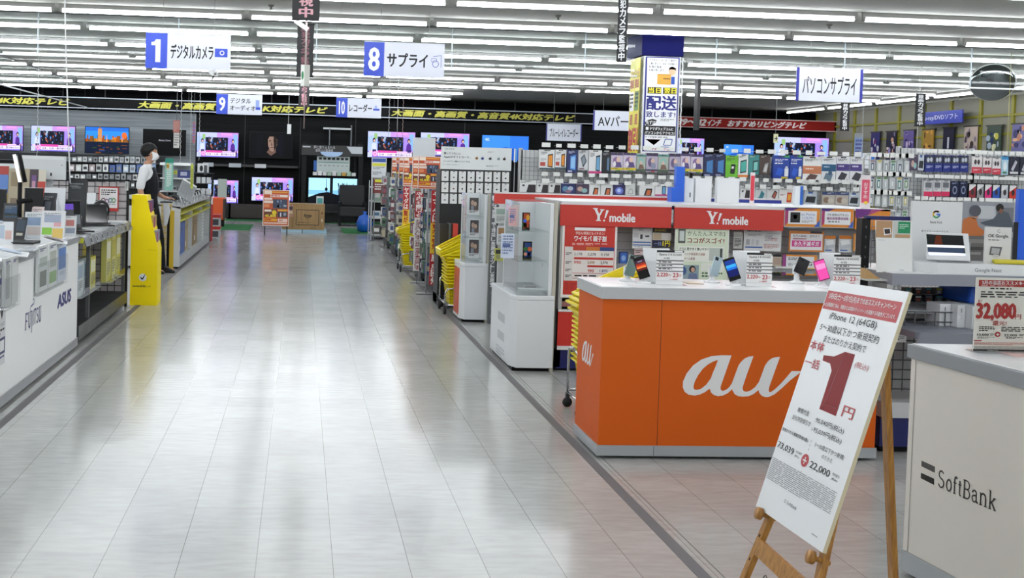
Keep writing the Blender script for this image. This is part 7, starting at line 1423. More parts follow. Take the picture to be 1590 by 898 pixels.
for ya, yb, st, cs, nm in rowsK:
    n = int((246-30)/st) if nm == 'top' else int((246-106)/st); start = 30 if nm == 'top' else 107
    for i in range(n):
        px = start+st*i; c = rs.choice(cs); w_ = st*.78
        if nm == 'second' and 150 < px < 166: c = 'e4e6e8'
        if nm == 'second' and px >= 166: c = rs.choice(['4a6ab0', '8aa4c8', 'b8c8dc', '5a7ab8'])
        x0, x1, z0, z1 = pxr(px, ya+.4*rs.random()*3, px+w_, yb+(4 if nm == 'second' and px > 163 else 0), Yk-.06); z0 = gy(170, yb+1, Yk).z+.0
        b = MB().box(x0, x1, Yk-.05, Yk+.02, z0, z1, M(c, .4)); f = F_front(b, x0, z1, Yk-.05, (x1-x0)/100, (z1-z0)/100, eps=.001)
        if rs.random() < .5: f.disc(50, 55, 26, 28, M(rs.choice(['2a2c30', '5c6064', 'e4e6e8']), .4), 1, 10)
        else: f.rect(16, 30, 66, 44, M(rs.choice(['3a3c42', '8a8e94', 'ecedee']), .4), 1)
        f.lines(14, 8, 70, 12, 1, INK)
        tag(b.build('accessory_pack'), 'small camera accessory pack, %s on the %s row behind the clerk' % (nth(i, n), nm), 'package', 'camera accessories behind the clerk')

# ================= the clerk =================
def skin(name, pts, edges, mats, parent, sub=1, smooth=True):
    """pts: list of (x, y, z, rx, ry)"""
    me = bpy.data.meshes.new(name); me.from_pydata([p[:3] for p in pts], edges, [])
    o = bpy.data.objects.new(name, me); COL.objects.link(o); md = o.modifiers.new('skin', 'SKIN'); md.use_smooth_shade = True
    if not me.skin_vertices: raise RuntimeError('skin layer')
    for v, p in zip(me.skin_vertices[0].data, pts): v.radius = (p[3], p[4] if len(p) > 4 else p[3])
    me.skin_vertices[0].data[0].use_root = True
    sb_ = o.modifiers.new('sub', 'SUBSURF'); sb_.levels = sub; sb_.render_levels = sub
    bpy.context.view_layer.update()
    dg = bpy.context.evaluated_depsgraph_get(); m2 = bpy.data.meshes.new_from_object(o.evaluated_get(dg)); m2.name = name
    o.modifiers.clear(); o.data = m2; bpy.data.meshes.remove(me)
    m2.materials.clear(); m2.materials.append(mats); m2.polygons.foreach_set('use_smooth', [True]*len(m2.polygons))
    o.parent = parent
    return o
SKINM = M('b98a70', .55); HAIRM = M('0d0b0c', .5, spec=.3); VEST = M('15161b', .7, spec=.2); SHIRT = M('d9dbdd', .7)
pf = gz(254, 424, 0); person = thing('person', 'person in white shirt, black vest and white mask, standing sideways by the yellow stand', 'person', (-2.08, 15.62, 0))
def crs(pts, k=5):
    """smooth a list of tuples by Catmull-Rom"""
    out = []; n = len(pts)
    for i in range(n-1):
        p0, p1, p2, p3 = pts[max(i-1, 0)], pts[i], pts[i+1], pts[min(i+2, n-1)]
        for j in range(k):
            t = j/k; out.append(tuple(.5*((2*b_)+(-a_+c_)*t+(2*a_-5*b_+4*c_-d_)*t*t+(-a_+3*b_-3*c_+d_)*t**3) for a_, b_, c_, d_ in zip(p0, p1, p2, p3)))
    out.append(tuple(pts[-1])); return out
def trunk(b, rings, m, n=24, k=5):
    R = crs(rings, k); vs = []
    for x, y, z, rx, ry in R: vs += [(x+rx*math.cos(2*PI*j/n), y+ry*math.sin(2*PI*j/n), z) for j in range(n)]
    K = len(R); fs = [(i*n+j, i*n+(j+1) % n, (i+1)*n+(j+1) % n, (i+1)*n+j) for i in range(K-1) for j in range(n)]+[tuple(range(n))[::-1], tuple((K-1)*n+j for j in range(n))]
    b.add(vs, fs, m, True)
def limb(b, pts, m, n=14, k=5):
    R = crs(pts, k); b.tube([q[:3] for q in R], [q[3] for q in R], m, n)
    for q in (R[0], R[-1]): b.lathe([(q[3]*math.cos(a), q[3]*math.sin(a)) for a in [-PI/2+.01+(PI-.02)*i/8 for i in range(9)]], q[:3], m, n)
def fuse(b, name, m, parent, vox=.008, sm=6):
    o = b.build(name, parent, local=True); r = o.modifiers.new('r', 'REMESH'); r.mode = 'VOXEL'; r.voxel_size = vox; r.use_smooth_shade = True
    s_ = o.modifiers.new('s', 'SMOOTH'); s_.factor = .5; s_.iterations = sm
    bpy.context.view_layer.update(); dg = bpy.context.evaluated_depsgraph_get(); m2 = bpy.data.meshes.new_from_object(o.evaluated_get(dg)); m2.name = name
    o.modifiers.clear(); o.data = m2; m2.materials.clear(); m2.materials.append(m); m2.polygons.foreach_set('use_smooth', [True]*len(m2.polygons)); m2.polygons.foreach_set('material_index', [0]*len(m2.polygons)); return o
ARM = {-1: [(-.045, -.175, 1.42, .056), (-.07, -.215, 1.30, .048), (-.085, -.225, 1.17, .041), (-.07, -.225, 1.08, .038), (-.02, -.215, .95, .028), (-.01, -.21, .92, .026)],
       1: [(-.045, .175, 1.42, .056), (-.05, .215, 1.30, .048), (-.045, .225, 1.17, .041), (.07, .20, 1.11, .037), (.18, .17, 1.05, .027), (.22, .16, 1.04, .026)]}
LEG = {-1: [(.00, -.085, .93, .095), (.02, -.09, .74, .082), (.05, -.095, .50, .058), (.045, -.10, .36, .056), (.06, -.10, .10, .038)],
       1: [(.01, .085, .93, .095), (.06, .09, .74, .082), (.13, .10, .50, .058), (.14, .105, .36, .056), (.18, .11, .10, .038)]}
TR = [(.0, 0, .84, .09, .13), (.0, 0, .95, .105, .16), (.0, 0, 1.08, .095, .14), (-.015, 0, 1.22, .11, .155), (-.03, 0, 1.36, .105, .175), (-.035, 0, 1.43, .085, .15), (-.03, 0, 1.475, .058, .075), (-.02, 0, 1.54, .052, .054)]
HEAD = [(-.015, 0, 1.53, .052, .052), (.015, 0, 1.565, .062, .050), (.012, 0, 1.60, .083, .062), (.005, 0, 1.65, .094, .072), (.0, 0, 1.70, .098, .077), (-.008, 0, 1.745, .085, .068), (-.012, 0, 1.775, .05, .04), (-.012, 0, 1.782, .02, .016)]
bb = MB(); trunk(bb, TR, SKINM); trunk(bb, HEAD, SKINM)
for s in (-1, 1):
    limb(bb, ARM[s], SKINM); limb(bb, LEG[s], SKINM); x, y, z, r = ARM[s][-1]
    bb.box(x-.02, x+.065, y-.036, y+.036, z-.014, z+.010, SKINM)      # palm
    for k in range(4):
        o_ = (k-1.5)*.019; ln = (.030, .036, .033, .025)[k]; limb(bb, [(x+.055, y+o_, z-.001, .0088), (x+.06+ln*.7, y+o_*1.05, z-.006, .0083), (x+.06+ln*1.5, y+o_*1.05, z-.022, .0072)], SKINM, 8, 3)
    limb(bb, [(x+.0, y-s*.028, z, .012), (x+.03, y-s*.05, z-.004, .0098), (x+.055, y-s*.056, z-.014, .0082)], SKINM, 8, 3)
    fx, fy, fz, fr_ = LEG[s][-1]; limb(bb, [(fx-.02, fy, .05, .035), (fx+.06, fy, .042, .034), (fx+.15, fy, .032, .026)], SKINM)
fuse(bb, 'body', SKINM, person, .0065, 4)
# nose, ears, eyes sit on the head
b = MB(); b.lathe([(.001, -.012), (.012, -.008), (.014, .0), (.010, .01), (.001, .016)], (.095, 0, 1.655), SKINM, 8); b.build('nose', person, local=True)
for s in (-1, 1):
    b = MB(); b.lathe([(.001, -.008), (.022, -.006), (.03, 0), (.022, .006), (.001, .008)], (-.005, s*.072, 1.655), SKINM, 12, 1); b.build('ear', person, local=True)
    b = MB(); b.lathe([(.001, -.004), (.010, 0), (.001, .004)], (.080, s*.032, 1.672), BLACK, 10, 0); b.box(.076, .086, s*.032-.016, s*.032+.016, 1.689, 1.694, HAIRM); b.build('eye', person, local=True)
# hair
def blob(name, c, r, m, parent, cut=None, n=20, nz=14):
    vs, fs = [], []
    for i in range(nz+1):
        ph_ = PI*i/nz
        for j in range(n):
            th = 2*PI*j/n; d = Vector((math.sin(ph_)*math.cos(th), math.sin(ph_)*math.sin(th), math.cos(ph_))); k = 1+.05*math.sin(9*th+3*ph_*4)*math.sin(ph_)
            p = Vector((c[0]+r[0]*d.x*k, c[1]+r[1]*d.y*k, c[2]+r[2]*d.z*k)); 
            if cut: p = cut(p, d)
            vs.append(p)
    for i in range(nz):
        for j in range(n): fs.append((i*n+j, (i+1)*n+j, (i+1)*n+(j+1) % n, i*n+(j+1) % n))
    b = MB(); b.add(vs, fs, m, True); return b.build(name, parent, local=True)
def haircut(p, d):
    if p.x > .05 and p.z < 1.71: p.z = 1.71+.01*math.sin(p.y*90); p.x = min(p.x, .10)
    elif p.x > .015 and p.z < 1.68: p.z = 1.68+.008*math.sin(p.y*80)
    elif p.z < 1.595: p.z = 1.595; p.x = max(p.x, -.10)
    return p
blob('hair', (-.016, 0, 1.695), (.118, .097, .108), HAIRM, person, haircut)
# mask
b = MB(); vs = []; fs = []
for i in range(7):
    for j in range(9):
        u = (j-4)/4; v = i/6; a = u*1.25; R0 = .083+.022*math.sin(v*PI)*(1-abs(u)); z = 1.664-.105*v+(.012*abs(u) if v < .5 else 0); y = R0*.92*math.sin(a); x = .008+R0*math.cos(a)*(1.02 if v < .9 else .92)+.012*math.sin(v*PI); vs.append((x, y, z))
for i in range(6):
    for j in range(8): fs.append((i*9+j, i*9+j+1, (i+1)*9+j+1, (i+1)*9+j))
b.add(vs, fs, M('e4e6e8', .7), True); b.tube([(.03, -.079, 1.655), (0, -.082, 1.665), (-.012, -.08, 1.64)], .0015, WHITE, 5).tube([(.03, .079, 1.655), (0, .082, 1.665), (-.012, .08, 1.64)], .0015, WHITE, 5)
b.build('face_mask', person, local=True)
# shirt with sleeves, vest, trousers, shoes
bb = MB(); trunk(bb, [(x, y, z, rx+.010, ry+.010) for x, y, z, rx, ry in TR[2:6]]+[(-.03, 0, 1.47, .07, .085), (-.022, 0, 1.505, .062, .064)], SHIRT)
for s in (-1, 1): q = ARM[s]; limb(bb, [(a[0], a[1], a[2], a[3]+.014) for a in q[:2]]+[(q[2][0], q[2][1], q[2][2]+.03, .058)], SHIRT)
fuse(bb, 'shirt', SHIRT, person, .009, 3)
bb = MB(); trunk(bb, [(0, 0, .87, .118, .165), (.0, 0, .95, .124, .178), (.0, 0, 1.08, .113, .158), (-.012, 0, 1.22, .128, .172), (-.026, 0, 1.34, .126, .172), (-.034, 0, 1.42, .108, .135), (-.034, 0, 1.46, .082, .10)], VEST)
fuse(bb, 'vest', VEST, person, .009, 3)
TRM = M('101116', .75, spec=.2); bb = MB(); trunk(bb, [(.0, 0, .80, .10, .14), (.0, 0, .95, .115, .168), (0, 0, 1.0, .11, .16)], TRM)
for s in (-1, 1): limb(bb, [(a[0], a[1], a[2], a[3]+.018) for a in LEG[s][:-1]]+[(LEG[s][-1][0], LEG[s][-1][1], .07, .060)], TRM)
fuse(bb, 'trousers', TRM, person, .010, 3)
for x, y in ((.06, -.10), (.18, .11)):
    b = MB().prism([(x-.075, 0), (x+.185, 0), (x+.19, .03), (x+.12, .065), (x+.04, .10), (x-.07, .10)], 1, y-.045, y+.045, M('0c0c0d', .3)); b.build('shoe', person, local=True, bevel=.012)
b = MB(); b.poly = None; b.prism([(.062, 1.47), (.075, 1.46), (.125, 1.30), (.13, 1.10), (.10, 1.08), (.09, 1.3)], 1, -.02, .02, M('1c2030', .6)); b.build('tie', person, local=True)
b = MB(); b.box(.02, .08, -.178, -.172, 1.02, 1.03, M('a8aab0', .3)); b.build('pen_clip', person, local=True)
# what the clerk touches: dark handheld case and a hanging white cloth
tag(MB().box(-1.90, -1.74, 15.40, 15.52, .985, 1.006, M('1a1b1e', .4)).build('handheld_terminal', bevel=.004), 'dark flat handheld terminal under the hand of the clerk', 'terminal')
tag(MB().prism([(-1.93, .99), (-1.85, 1.0), (-1.82, .84), (-1.86, .66), (-1.90, .64), (-1.91, .82)], 1, 15.90, 15.95, M('d4d7d9', .7)).build('white_cloth', bevel=.006), 'white cloth hanging down in front of the clerk', 'cloth')
# ================= on the orange counter =================
ZA = .947
def pstand(label, px, pybase, Y, wall=None, body='15161a', lean=.35, rz=0, back=False, bcol=None):
    x0, x1, z0, z1 = pxr(*px, Y); w = (x1-x0)*.82; h = (z1-z0)*1.02
    t = thing('display_phone', label, 'phone', ((x0+x1)/2, Y, ZA), rz); hz = z0-ZA
    b = MB().lathe([(.045, 0), (.045, .006), (.03, .012), (.016, .02), (.014, max(.03, hz+.03)), (.018, max(.035, hz+.05))], (0, .02, 0), M('e9eaec', .2), 18); b.box(-.022, .022, .008, .03, max(.02, hz-.005), hz+.05, M('dfe2e4', .25)); b.build('pedestal', t, local=True)
    b = MB().box(-w/2, w/2, 0, .008, 0, h, M(bcol or body, .25)); f = F_front(b, -w/2, h, 0, w/100, h/200, eps=.0005)
    if back: f.rect(12, 8, 40, 34, M('16191c', .3), 1); f.disc(24, 18, 8, 8, BLACK, 2); f.disc(40, 32, 8, 8, BLACK, 2)
    else:
        f.rect(4, 4, 92, 192, M('06070a', .12, spec=.3), 1)
        for i, a in enumerate(wall): 
            if a[0] == 'r': f.rect(*a[1:5], E(a[5], .9), 2+i)
            else: f.disc(*a[1:5], E(a[5], .9), 2+i)
    o = b.build('phone_body', t, local=True, bevel=.0015); o.location = (0, -.01, hz); o.rotation_euler = (-.15, lean, 0)
    return t
YA = 6.2
pstand('grey-green phone seen from behind, leftmost on the orange counter', (967, 396, 986, 428), 440, 6.28, back=True, bcol='6f8580', lean=.3)
pstand('black phone with a sunset screen on the orange counter', (991, 398, 1012, 432), 445, 6.16, [('r', 6, 30, 88, 30, '3a2434'), ('r', 6, 60, 88, 20, '8a2c1c'), ('r', 6, 80, 88, 14, 'd8502a'), ('r', 6, 94, 88, 10, 'e08a4a'), ('r', 6, 104, 88, 20, '5a1c18'), ('r', 30, 40, 40, 8, '8a8aa0')], lean=-.32)
pstand('pale blue phone seen from behind on the orange counter', (1100, 398, 1116, 428), 443, 6.30, back=True, bcol='a8bcc6', lean=.3)
pstand('dark phone with a blue glowing screen in the middle of the orange counter', (1131, 400, 1153, 435), 450, 6.16, [('r', 6, 20, 88, 40, '1c3a8a'), ('r', 6, 60, 88, 24, '3aa0e0'), ('r', 6, 84, 88, 20, '1f6ad0'), ('r', 6, 104, 88, 60, '141c5a')], lean=-.32)
pstand('black phone seen from behind on the orange counter', (1229, 400, 1251, 425), 440, 6.36, back=True, bcol='1a1b1d', lean=.42)
pstand('pink phone nearly hidden by the campaign board', (1270, 403, 1291, 435), 440, 6.18, [('r', 6, 10, 88, 180, 'd84a9c'), ('r', 6, 40, 88, 50, 'e88ac0')], body='c84a90', lean=-.3)
def pricecard(f):
    f.rect(0, 0, 100, 6, INK); f.rect(66, 1, 30, 4, WHITE, 2); f.text('Xperia 5 II SOG02', 8, 9, 84, 8, INK, 2, bold=.02); f.text('5G 対応', 26, 20, 22, 6, INK, 2, bold=.02)
    for y in (29, 39, 49, 60): f.rect(0, y, 100, 2.4, INK)
    f.lines(8, 33, 80, 5, 1, INK); f.lines(8, 43, 84, 5, 1, INK); f.lines(8, 53, 84, 5, 1, INK); f.text('2,220', 3, 66, 40, 13, M('b8242a', .5), 2, bold=.035); f.text('円×', 45, 70, 12, 7, M('b8242a', .5), 2); f.text('23', 62, 66, 20, 13, M('b8242a', .5), 2, bold=.035); f.text('回', 86, 70, 7, 7, M('b8242a', .5), 2)
    f.text('11,000円', 52, 83, 28, 5, M('b8242a', .5), 2, bold=.02); f.rect(0, 90, 100, .8, LGREY)
for i, (px, Y) in enumerate((((1019, 389, 1061, 443), 6.14), ((1159, 393, 1199, 447), 6.14), ((1294, 396, 1336, 452), 6.14))):
    x0, x1, z0, z1 = pxr(*px, Y); t = thing('price_card', 'striped white price card with a red price, %s of three on the orange counter' % ['leftmost', 'middle', 'rightmost'][i], 'price card', ((x0+x1)/2, Y, ZA), 0, 'price cards on the orange counter')
    b = MB().box(x0, x1, Y, Y+.002, ZA+.003, z1, M('e6e6e6', .4)); f = F_front(b, x0, z1, Y, (x1-x0)/100, (z1-ZA-.003)/100, eps=.0007); pricecard(f); b.build('card', t)
    MB().box(x0-.01, x1+.01, Y-.05, Y+.05, ZA, ZA+.003, ACRYL).box(x0, x1, Y+.003, Y+.006, ZA+.003, z1+.002, ACRYL).build('stand', t)
    q = pxr(px[0]-20, px[1]-3, px[0]+(20 if i < 2 else 10), px[3], 6.24); b = MB().box(q[0], q[1], 6.24, 6.262, ZA, q[3], M('e4e6e8', .3)).box(q[0], q[1], 6.20, 6.30, ZA, ZA+.006, M('dfe1e3', .3)); tag(b.build('white_stand_board', bevel=.002), 'blank white backing board behind the %s striped price card' % ['leftmost', 'middle', 'rightmost'][i], 'board', 'backing boards on the orange counter')
p = gz(1074, 440, ZA); tag(MB().box(p.x-.04, p.x+.05, p.y-.06, p.y+.06, ZA, ZA+.004, M('b8a58c', .5)).build('flat_leaflet'), 'small tan leaflet lying flat on the orange counter', 'leaflet')
# ---- on the red-headed shelf ----
def sheet(label, px, Y, c, art, d=.004, nm='shelf_poster', cat='poster', tilt=0):
    x0, x1, z0, z1 = pxr(*px, Y); b = MB().box(x0, x1, Y, Y+d, z0, z1, M(c, .4)); f = Face(b, (x0, Y, z1), (1, 0, 0), (0, 0, -1), (0, -1, 0), (x1-x0)/100, (z1-z0)/100, 0, 0, .0009); art(f)
    # clip to the slats behind
    xm = (x0+x1)/2; b.tube([(xm, Y+d, z1-.02), (xm, 8.848, z1-.02)], .002, STEEL, 4)
    return tag(b.build(nm), label, cat)
RD = M('bf3228', .45)
def oyako(f):
    f.rect(4, 2, 92, 94, RD, 1); f.rect(22, 5, 56, 4, WHITE, 2); f.text('学生も!家族にもイチオシ!', 24, 10.5, 52, 4, M('f0d8d0'), 2, bold=.02); f.text('ワイモバ 親子割', 22, 16, 58, 7.5, WHITE, 2, bold=.05); f.lines(18, 26, 64, 3.4, 2, M('e8b8b0'), 2)
    f.rect(5, 31, 90, 46, M('e2dcd8'), 2); f.rect(5, 31, 15, 46, M('d6d2ce'), 3); f.rect(20, 31, 24, 5, M('b8402c'), 3); f.rect(44, 31, 25, 5, M('c8742c'), 3); f.rect(69, 31, 26, 5, M('28407c'), 3)
    for x, s in ((22, '2,178'), (47, '3,278'), (71, '4,158')): f.text(s, x, 39, 15, 4, INK, 4)
    f.rect(22, 45, 72, 3, RD, 4)
    for x, s, c in ((22, '990', RD), (47, '2,090', M('a8742c')), (71, '2,970', INK)): f.text(s, x, 50, 13, 4.2, c, 4, bold=.02)
    f.rect(47, 55.5, 47, 2.6, RD, 4); f.text('990', 48, 61, 11, 4.2, RD, 4, bold=.02); f.text('1,870', 70, 61, 14, 4.2, M('28407c'), 4, bold=.02); f.rect(20, 66, 75, 1, M('c88a8a'), 4); f.rect(20, 73, 75, 1, M('c88a8a'), 4); f.lines(24, 69, 66, 3.4, 1, INK, 4)
    for y in (39, 51, 61, 69): f.lines(7, y, 11, 4, 2, INK, 4)
    f.lines(8, 80, 70, 10, 4, M('a82c24'), 2)
sheet('large red plan price poster with a white frame left on the grey shelf', (872, 348, 957, 463), 8.61, 'e4e0dc', oyako)
def leafA(f): f.lines(30, 6, 40, 6, 1, INK); f.rect(6, 22, 26, 24, M('c2c4c6')); f.rect(40, 30, 12, 22, M('3a3c44')); f.rect(66, 34, 20, 8, M('4a4c54')); f.rect(4, 66, 92, 6, M('3f6aa8')); f.rect(4, 80, 92, 6, M('3f6aa8')); f.lines(10, 90, 80, 6, 1, GREY)
sheet('white leaflet with blue stripes on the grey shelf, right of the red poster', (982, 355, 1012, 386), 8.7, 'd8dadb', leafA, cat='leaflet')
def leafB(f): f.rect(0, 0, 100, 26, M('2a2820')); f.text('DIGNO', 12, 4, 60, 14, M('c8a83a'), 2); f.rect(4, 28, 44, 34, M('b8a88c')); f.rect(50, 28, 46, 30, M('d0ccc8')); f.rect(0, 64, 100, 36, M('181c3c')); f.text('一括', 10, 72, 40, 20, M('8a9ac8'), 2); f.text('1円', 56, 66, 38, 30, M('e8d82c'), 2, bold=.05)
sheet('black and yellow leaflet advertising 1 yen on the grey shelf', (1013, 354, 1042, 384), 8.69, 'cfcac4', leafB, cat='leaflet')
def kantan(f):
    f.rect(2, 2, 96, 96, M('d2ddc6', .5)); f.rect(6, 5, 13, 24, M('5a5e58'), 2); f.rect(8, 8, 9, 17, M('c2ccc8'), 3); f.text('かんたんスマホ2', 23, 8, 70, 8, M('2c4a34'), 2); f.text('ココがスゴイ!', 23, 19, 68, 9, M('8a2c24'), 2, bold=.03)
    f.rect(6, 34, 86, 26, M('e2e6dc'), 2); f.text('さらに見やすく使いやすく', 9, 36, 54, 5, M('2c3a2c'), 3, bold=.02); f.rect(64, 36, 26, 22, M('b8c0ba'), 3); f.rect(84, 37, 4, 20, M('3a4440'), 4); f.text('インチ高画質大画面', 18, 45, 38, 4.4, M('9a3430'), 3); f.text('ホーム画面', 18, 53, 20, 4.2, M('9a3430'), 3)
    f.rect(6, 66, 40, 26, M('8aa0a8'), 2); f.disc(16, 76, 7, 8, M('3a5a90'), 3); f.disc(34, 73, 6, 6, M('2c2424'), 3); f.disc(35, 74, 3.6, 4.2, M('c8a08c'), 4); f.poly([(26, 92), (28, 80), (42, 80), (45, 92)], M('6a7a9a'), 3); f.rect(50, 62, 42, 14, M('dfe4da'), 2); f.lines(52, 78, 38, 10, 2, M('3f6a4a')); f.text('迷惑電話対策が', 8, 93, 30, 4, M('4a8a4a'), 3)
sheet('pale green poster for a simple smartphone in the middle of the grey shelf', (1047, 352, 1131, 443), 8.62, 'e2e6dc', kantan)
sheet('narrow grey printed pamphlet right of the green poster', (1139, 360, 1153, 386), 8.7, 'c2c4c0', lambda f: (f.rect(8, 12, 84, 20, M('a8aaa4')), f.lines(12, 40, 74, 50, 6, INK)), cat='leaflet')
def leafC(f): f.lines(8, 5, 60, 6, 1, INK); f.rect(60, 16, 34, 4, M('a8a8a8')); f.lines(10, 20, 36, 12, 3, GREY); f.rect(6, 46, 10, 26, M('a8aaac')); f.rect(20, 44, 8, 28, M('c0c2c4')); f.rect(32, 48, 8, 24, M('b8bcc0')); f.text('1,980', 66, 38, 24, 7, RD, 2); f.text('円/月', 70, 48, 18, 5, RD, 2); f.rect(4, 80, 46, 6, M('3f62a8')); f.lines(54, 66, 40, 22, 5, M('b88a86')); f.lines(56, 24, 20, 30, 5, M('9a9ca0'))
sheet('wide grey-white printed sheet on the grey shelf under the second red header', (1155, 357, 1213, 390), 8.7, 'd2d3d3', leafC, cat='leaflet')
def org(title, dark=False):
    def g(f):
        f.rect(0, 0, 100, 100, M('d8862c', .45)); f.poly([(0, 0), (24, 0), (14, 60), (0, 100)][::-1], M('a83a6a'), 2); f.poly([(0, 0), (40, 0), (20, 14), (0, 12)][::-1], M('4a2a7c'), 3); f.poly([(84, 100), (100, 60), (100, 100)], M('3a5ab0'), 3)
        f.rect(9, 14, 82, 72, M('dfe0e2'), 4)
        if dark: f.rect(15, 22, 28, 56, M('17181a'), 5); f.poly([(24, 36), (34, 36), (34, 52), (29, 62), (24, 52)], WHITE, 6); f.poly([(24, 36), (34, 36), (34, 52), (29, 62), (24, 52)][::-1], WHITE, 6)
        f.text(title, 46 if dark else 16, 26, 40 if dark else 68, 12, M('3a6ac0') if dark else INK, 5); f.text('シンプルプラン' if dark else '端末修理費用保険', 48 if dark else 16, 44, 34 if dark else 68, 16, M('2c5ac8') if dark else M('8a2c7c'), 5, bold=.02); f.lines(48 if dark else 20, 66, 36 if dark else 60, 14, 2 if dark else 1, GREY, 5)
    return g
for i, (px, ti, dk) in enumerate((((1218, 323, 1275, 353), 'au Ponta', True), ((1275, 324, 1327, 354), '月額0円の', False))):
    x0, x1, z0, z1 = pxr(*px, 8.6); b = MB().box(x0, x1-.008, 8.6, 8.62, z0, z1, M('c9c6c2', .4)); f = F_front(b, x0+.004, z1-.004, 8.6, (x1-x0-.016)/100, (z1-z0-.008)/100, eps=.0009); org(ti, dk)(f); tag(b.build('orange_sign'), ['orange framed panel with a black shield square in the shelf header', 'orange framed panel with violet Japanese lettering in the shelf header'][i], 'sign')
x0, x1, z0, z1 = pxr(1328, 325, 1382, 357, 8.6); b = MB().box(x0, x1, 8.6, 8.62, z0, z1, M('d8862c', .45)); f = F_front(b, x0, z1, 8.6, (x1-x0)/100, (z1-z0)/100, eps=.0009); f.poly([(0, 0), (46, 0), (36, 30), (20, 40), (10, 60), (0, 40)][::-1], M('6a2a7c'), 2); f.poly([(46, 0), (80, 0), (50, 20), (36, 30)][::-1], M('a8487c'), 3); tag(b.build('orange_sign'), 'plain orange and violet panel at the right end of the shelf header', 'sign')
def orgc(f): f.rect(0, 0, 100, 100, M('c87a34')); f.rect(60, 0, 34, 10, M('2a2c38'), 2); f.rect(4, 14, 92, 78, M('dfdcdc'), 3); f.text('年月の繰越し 翌月まで', 10, 18, 78, 12, INK, 4); f.rect(10, 34, 40, 8, M('c8a0a8'), 4); f.text('繰越可能な', 12, 35, 34, 6, M('7a2c4c'), 5); f.rect(8, 46, 84, 30, M('c8468a'), 4); f.text('永久不滅ギガ', 14, 50, 72, 22, WHITE, 5, bold=.03)
sheet('orange edged sheet with white lettering on a magenta band on the grey shelf', (1225, 359, 1279, 391), 8.68, 'c87a34', orgc, cat='leaflet')
for i, (xa, xb) in enumerate(((1280, 1297), (1303, 1322))):
    sheet('orange topped bag of white accessories, %s of a pair on the grey shelf' % ['left', 'right'][i], (xa, 366, xb, 392), 8.72, 'c9cccd', lambda f: (f.rect(0, 0, 100, 20, M('d07a24')), f.poly([(10, 30), (80, 26), (94, 50), (20, 60)][::-1], M('e8eaea'), 2), f.poly([(14, 62), (90, 54), (90, 70), (20, 80)][::-1], M('b8bec4'), 3), f.rect(8, 84, 60, 8, M('4a6aa8'), 3)), .02, 'hanging_bag', 'package')
sheet('orange edged leaflet at the right end of the grey shelf', (1325, 363, 1350, 390), 8.7, 'd2882c', lambda f: (f.rect(12, 8, 88, 84, M('d8dadc')), f.lines(60, 14, 36, 10, 2, INK), f.rect(18, 20, 14, 60, M('c85a4a'), 2)), cat='leaflet')
sheet('black and yellow leaflet reading 80 yen on the lower grey shelf', (1199, 395, 1213, 428), 8.7, 'b8b0a0', lambda f: (f.rect(0, 0, 100, 12, INK), f.rect(8, 16, 84, 34, M('a89484')), f.rect(0, 56, 100, 44, M('17181c')), f.text('80円', 8, 62, 84, 26, M('d8d82c'), 3, bold=.04)), cat='leaflet')
def orgd(f): f.rect(0, 0, 10, 100, M('8a3a7a')); f.rect(10, 0, 90, 8, M('d8882c')); f.rect(92, 8, 8, 92, M('d8882c')); f.rect(10, 8, 82, 84, M('dadcde')); f.lines(16, 14, 40, 14, 2, INK, 2); f.text('使い放題', 16, 40, 40, 14, M('3a3c44'), 2); f.text('5G', 66, 34, 20, 18, INK, 2, bold=.03); f.text('∞', 64, 62, 24, 14, INK, 2)
sheet('orange and purple edged unlimited plan sheet on the lower grey shelf', (1215, 396, 1268, 428), 8.7, 'd8882c', orgd, cat='leaflet')
sheet('blue phone picture card behind the grey-green phone', (961, 391, 975, 411), 8.7, '2a3c6c', lambda f: (f.rect(14, 10, 72, 80, M('3a6ac0')), f.disc(50, 50, 24, 22, M('8ab0e0'), 2)), cat='card')
sheet('small pale card row under the striped leaflet', (985, 387, 1000, 396), 8.7, 'c9b0b0', lambda f: f.lines(10, 20, 80, 60, 2, INK), cat='card')
sheet('pale leaflet under the blue striped one on the grey shelf', (1000, 388, 1042, 424), 8.75, 'dcdedf', lambda f: f.lines(12, 12, 70, 60, 6, LGREY), cat='leaflet')
# flat leaflets at the back of the low shelf boards
rs = random.Random(15)
for i in range(8):
    x = 3.0+.2*i; c = ['c87a3a', 'd0cdc6', 'c2c6ca', 'b05a3c', 'd8d8d4', 'c8a86a', 'c0c4c8', 'b8606a'][i]
    b = MB().box(x, x+.14, 8.66, 8.8, .842, .852, M(c, .5)); b.box(x+.01, x+.13, 8.665, 8.79, .852, .855, M('dfe0e0', .5)); tag(b.build('flyer_stack'), 'low stack of flyers, %s along the shelf board behind the orange counter' % nth(i, 8), 'flyers', 'flyer stacks on the shelf board')

# ================= smart display table at the right =================
NY = 6.15
nt_ = thing('demo_table', 'grey and white demonstration table with wire sides and navy base at the right', 'table', (4.0, 6.3, 0))
nx0 = gy(1385, 435, NY).x; nx1 = 5.1; zt = gy(1480, 427, NY).z; zb2 = gy(1480, 445, NY).z
MB().box(nx0, nx1, NY, NY+.7, zb2, zt, M('8c8e98', .4)).box(nx0, nx1, NY, NY+.7, zt, zt+.004, M('d4d6d8', .25)).build('tabletop', nt_, bevel=.003)
q = pxr(1428, 411, 1700, 427, NY+.02); b = MB().prism([(q[0]+.09, NY+.0), (nx1, NY), (nx1, NY+.4), (q[0]-.05, NY+.4)], 2, zt+.004, q[3], M('dfe1e3', .3)); f = pxf(b, 1428, 411, 1590, 427, NY, .0008); f.text('Google Nest', 1513, 416.5, 42, 7.5, M('5f6368', .5), 2); b.build('name_plinth', nt_, bevel=.003)
PL_Z = q[3]
xg0 = gy(1372, 600, NY).x
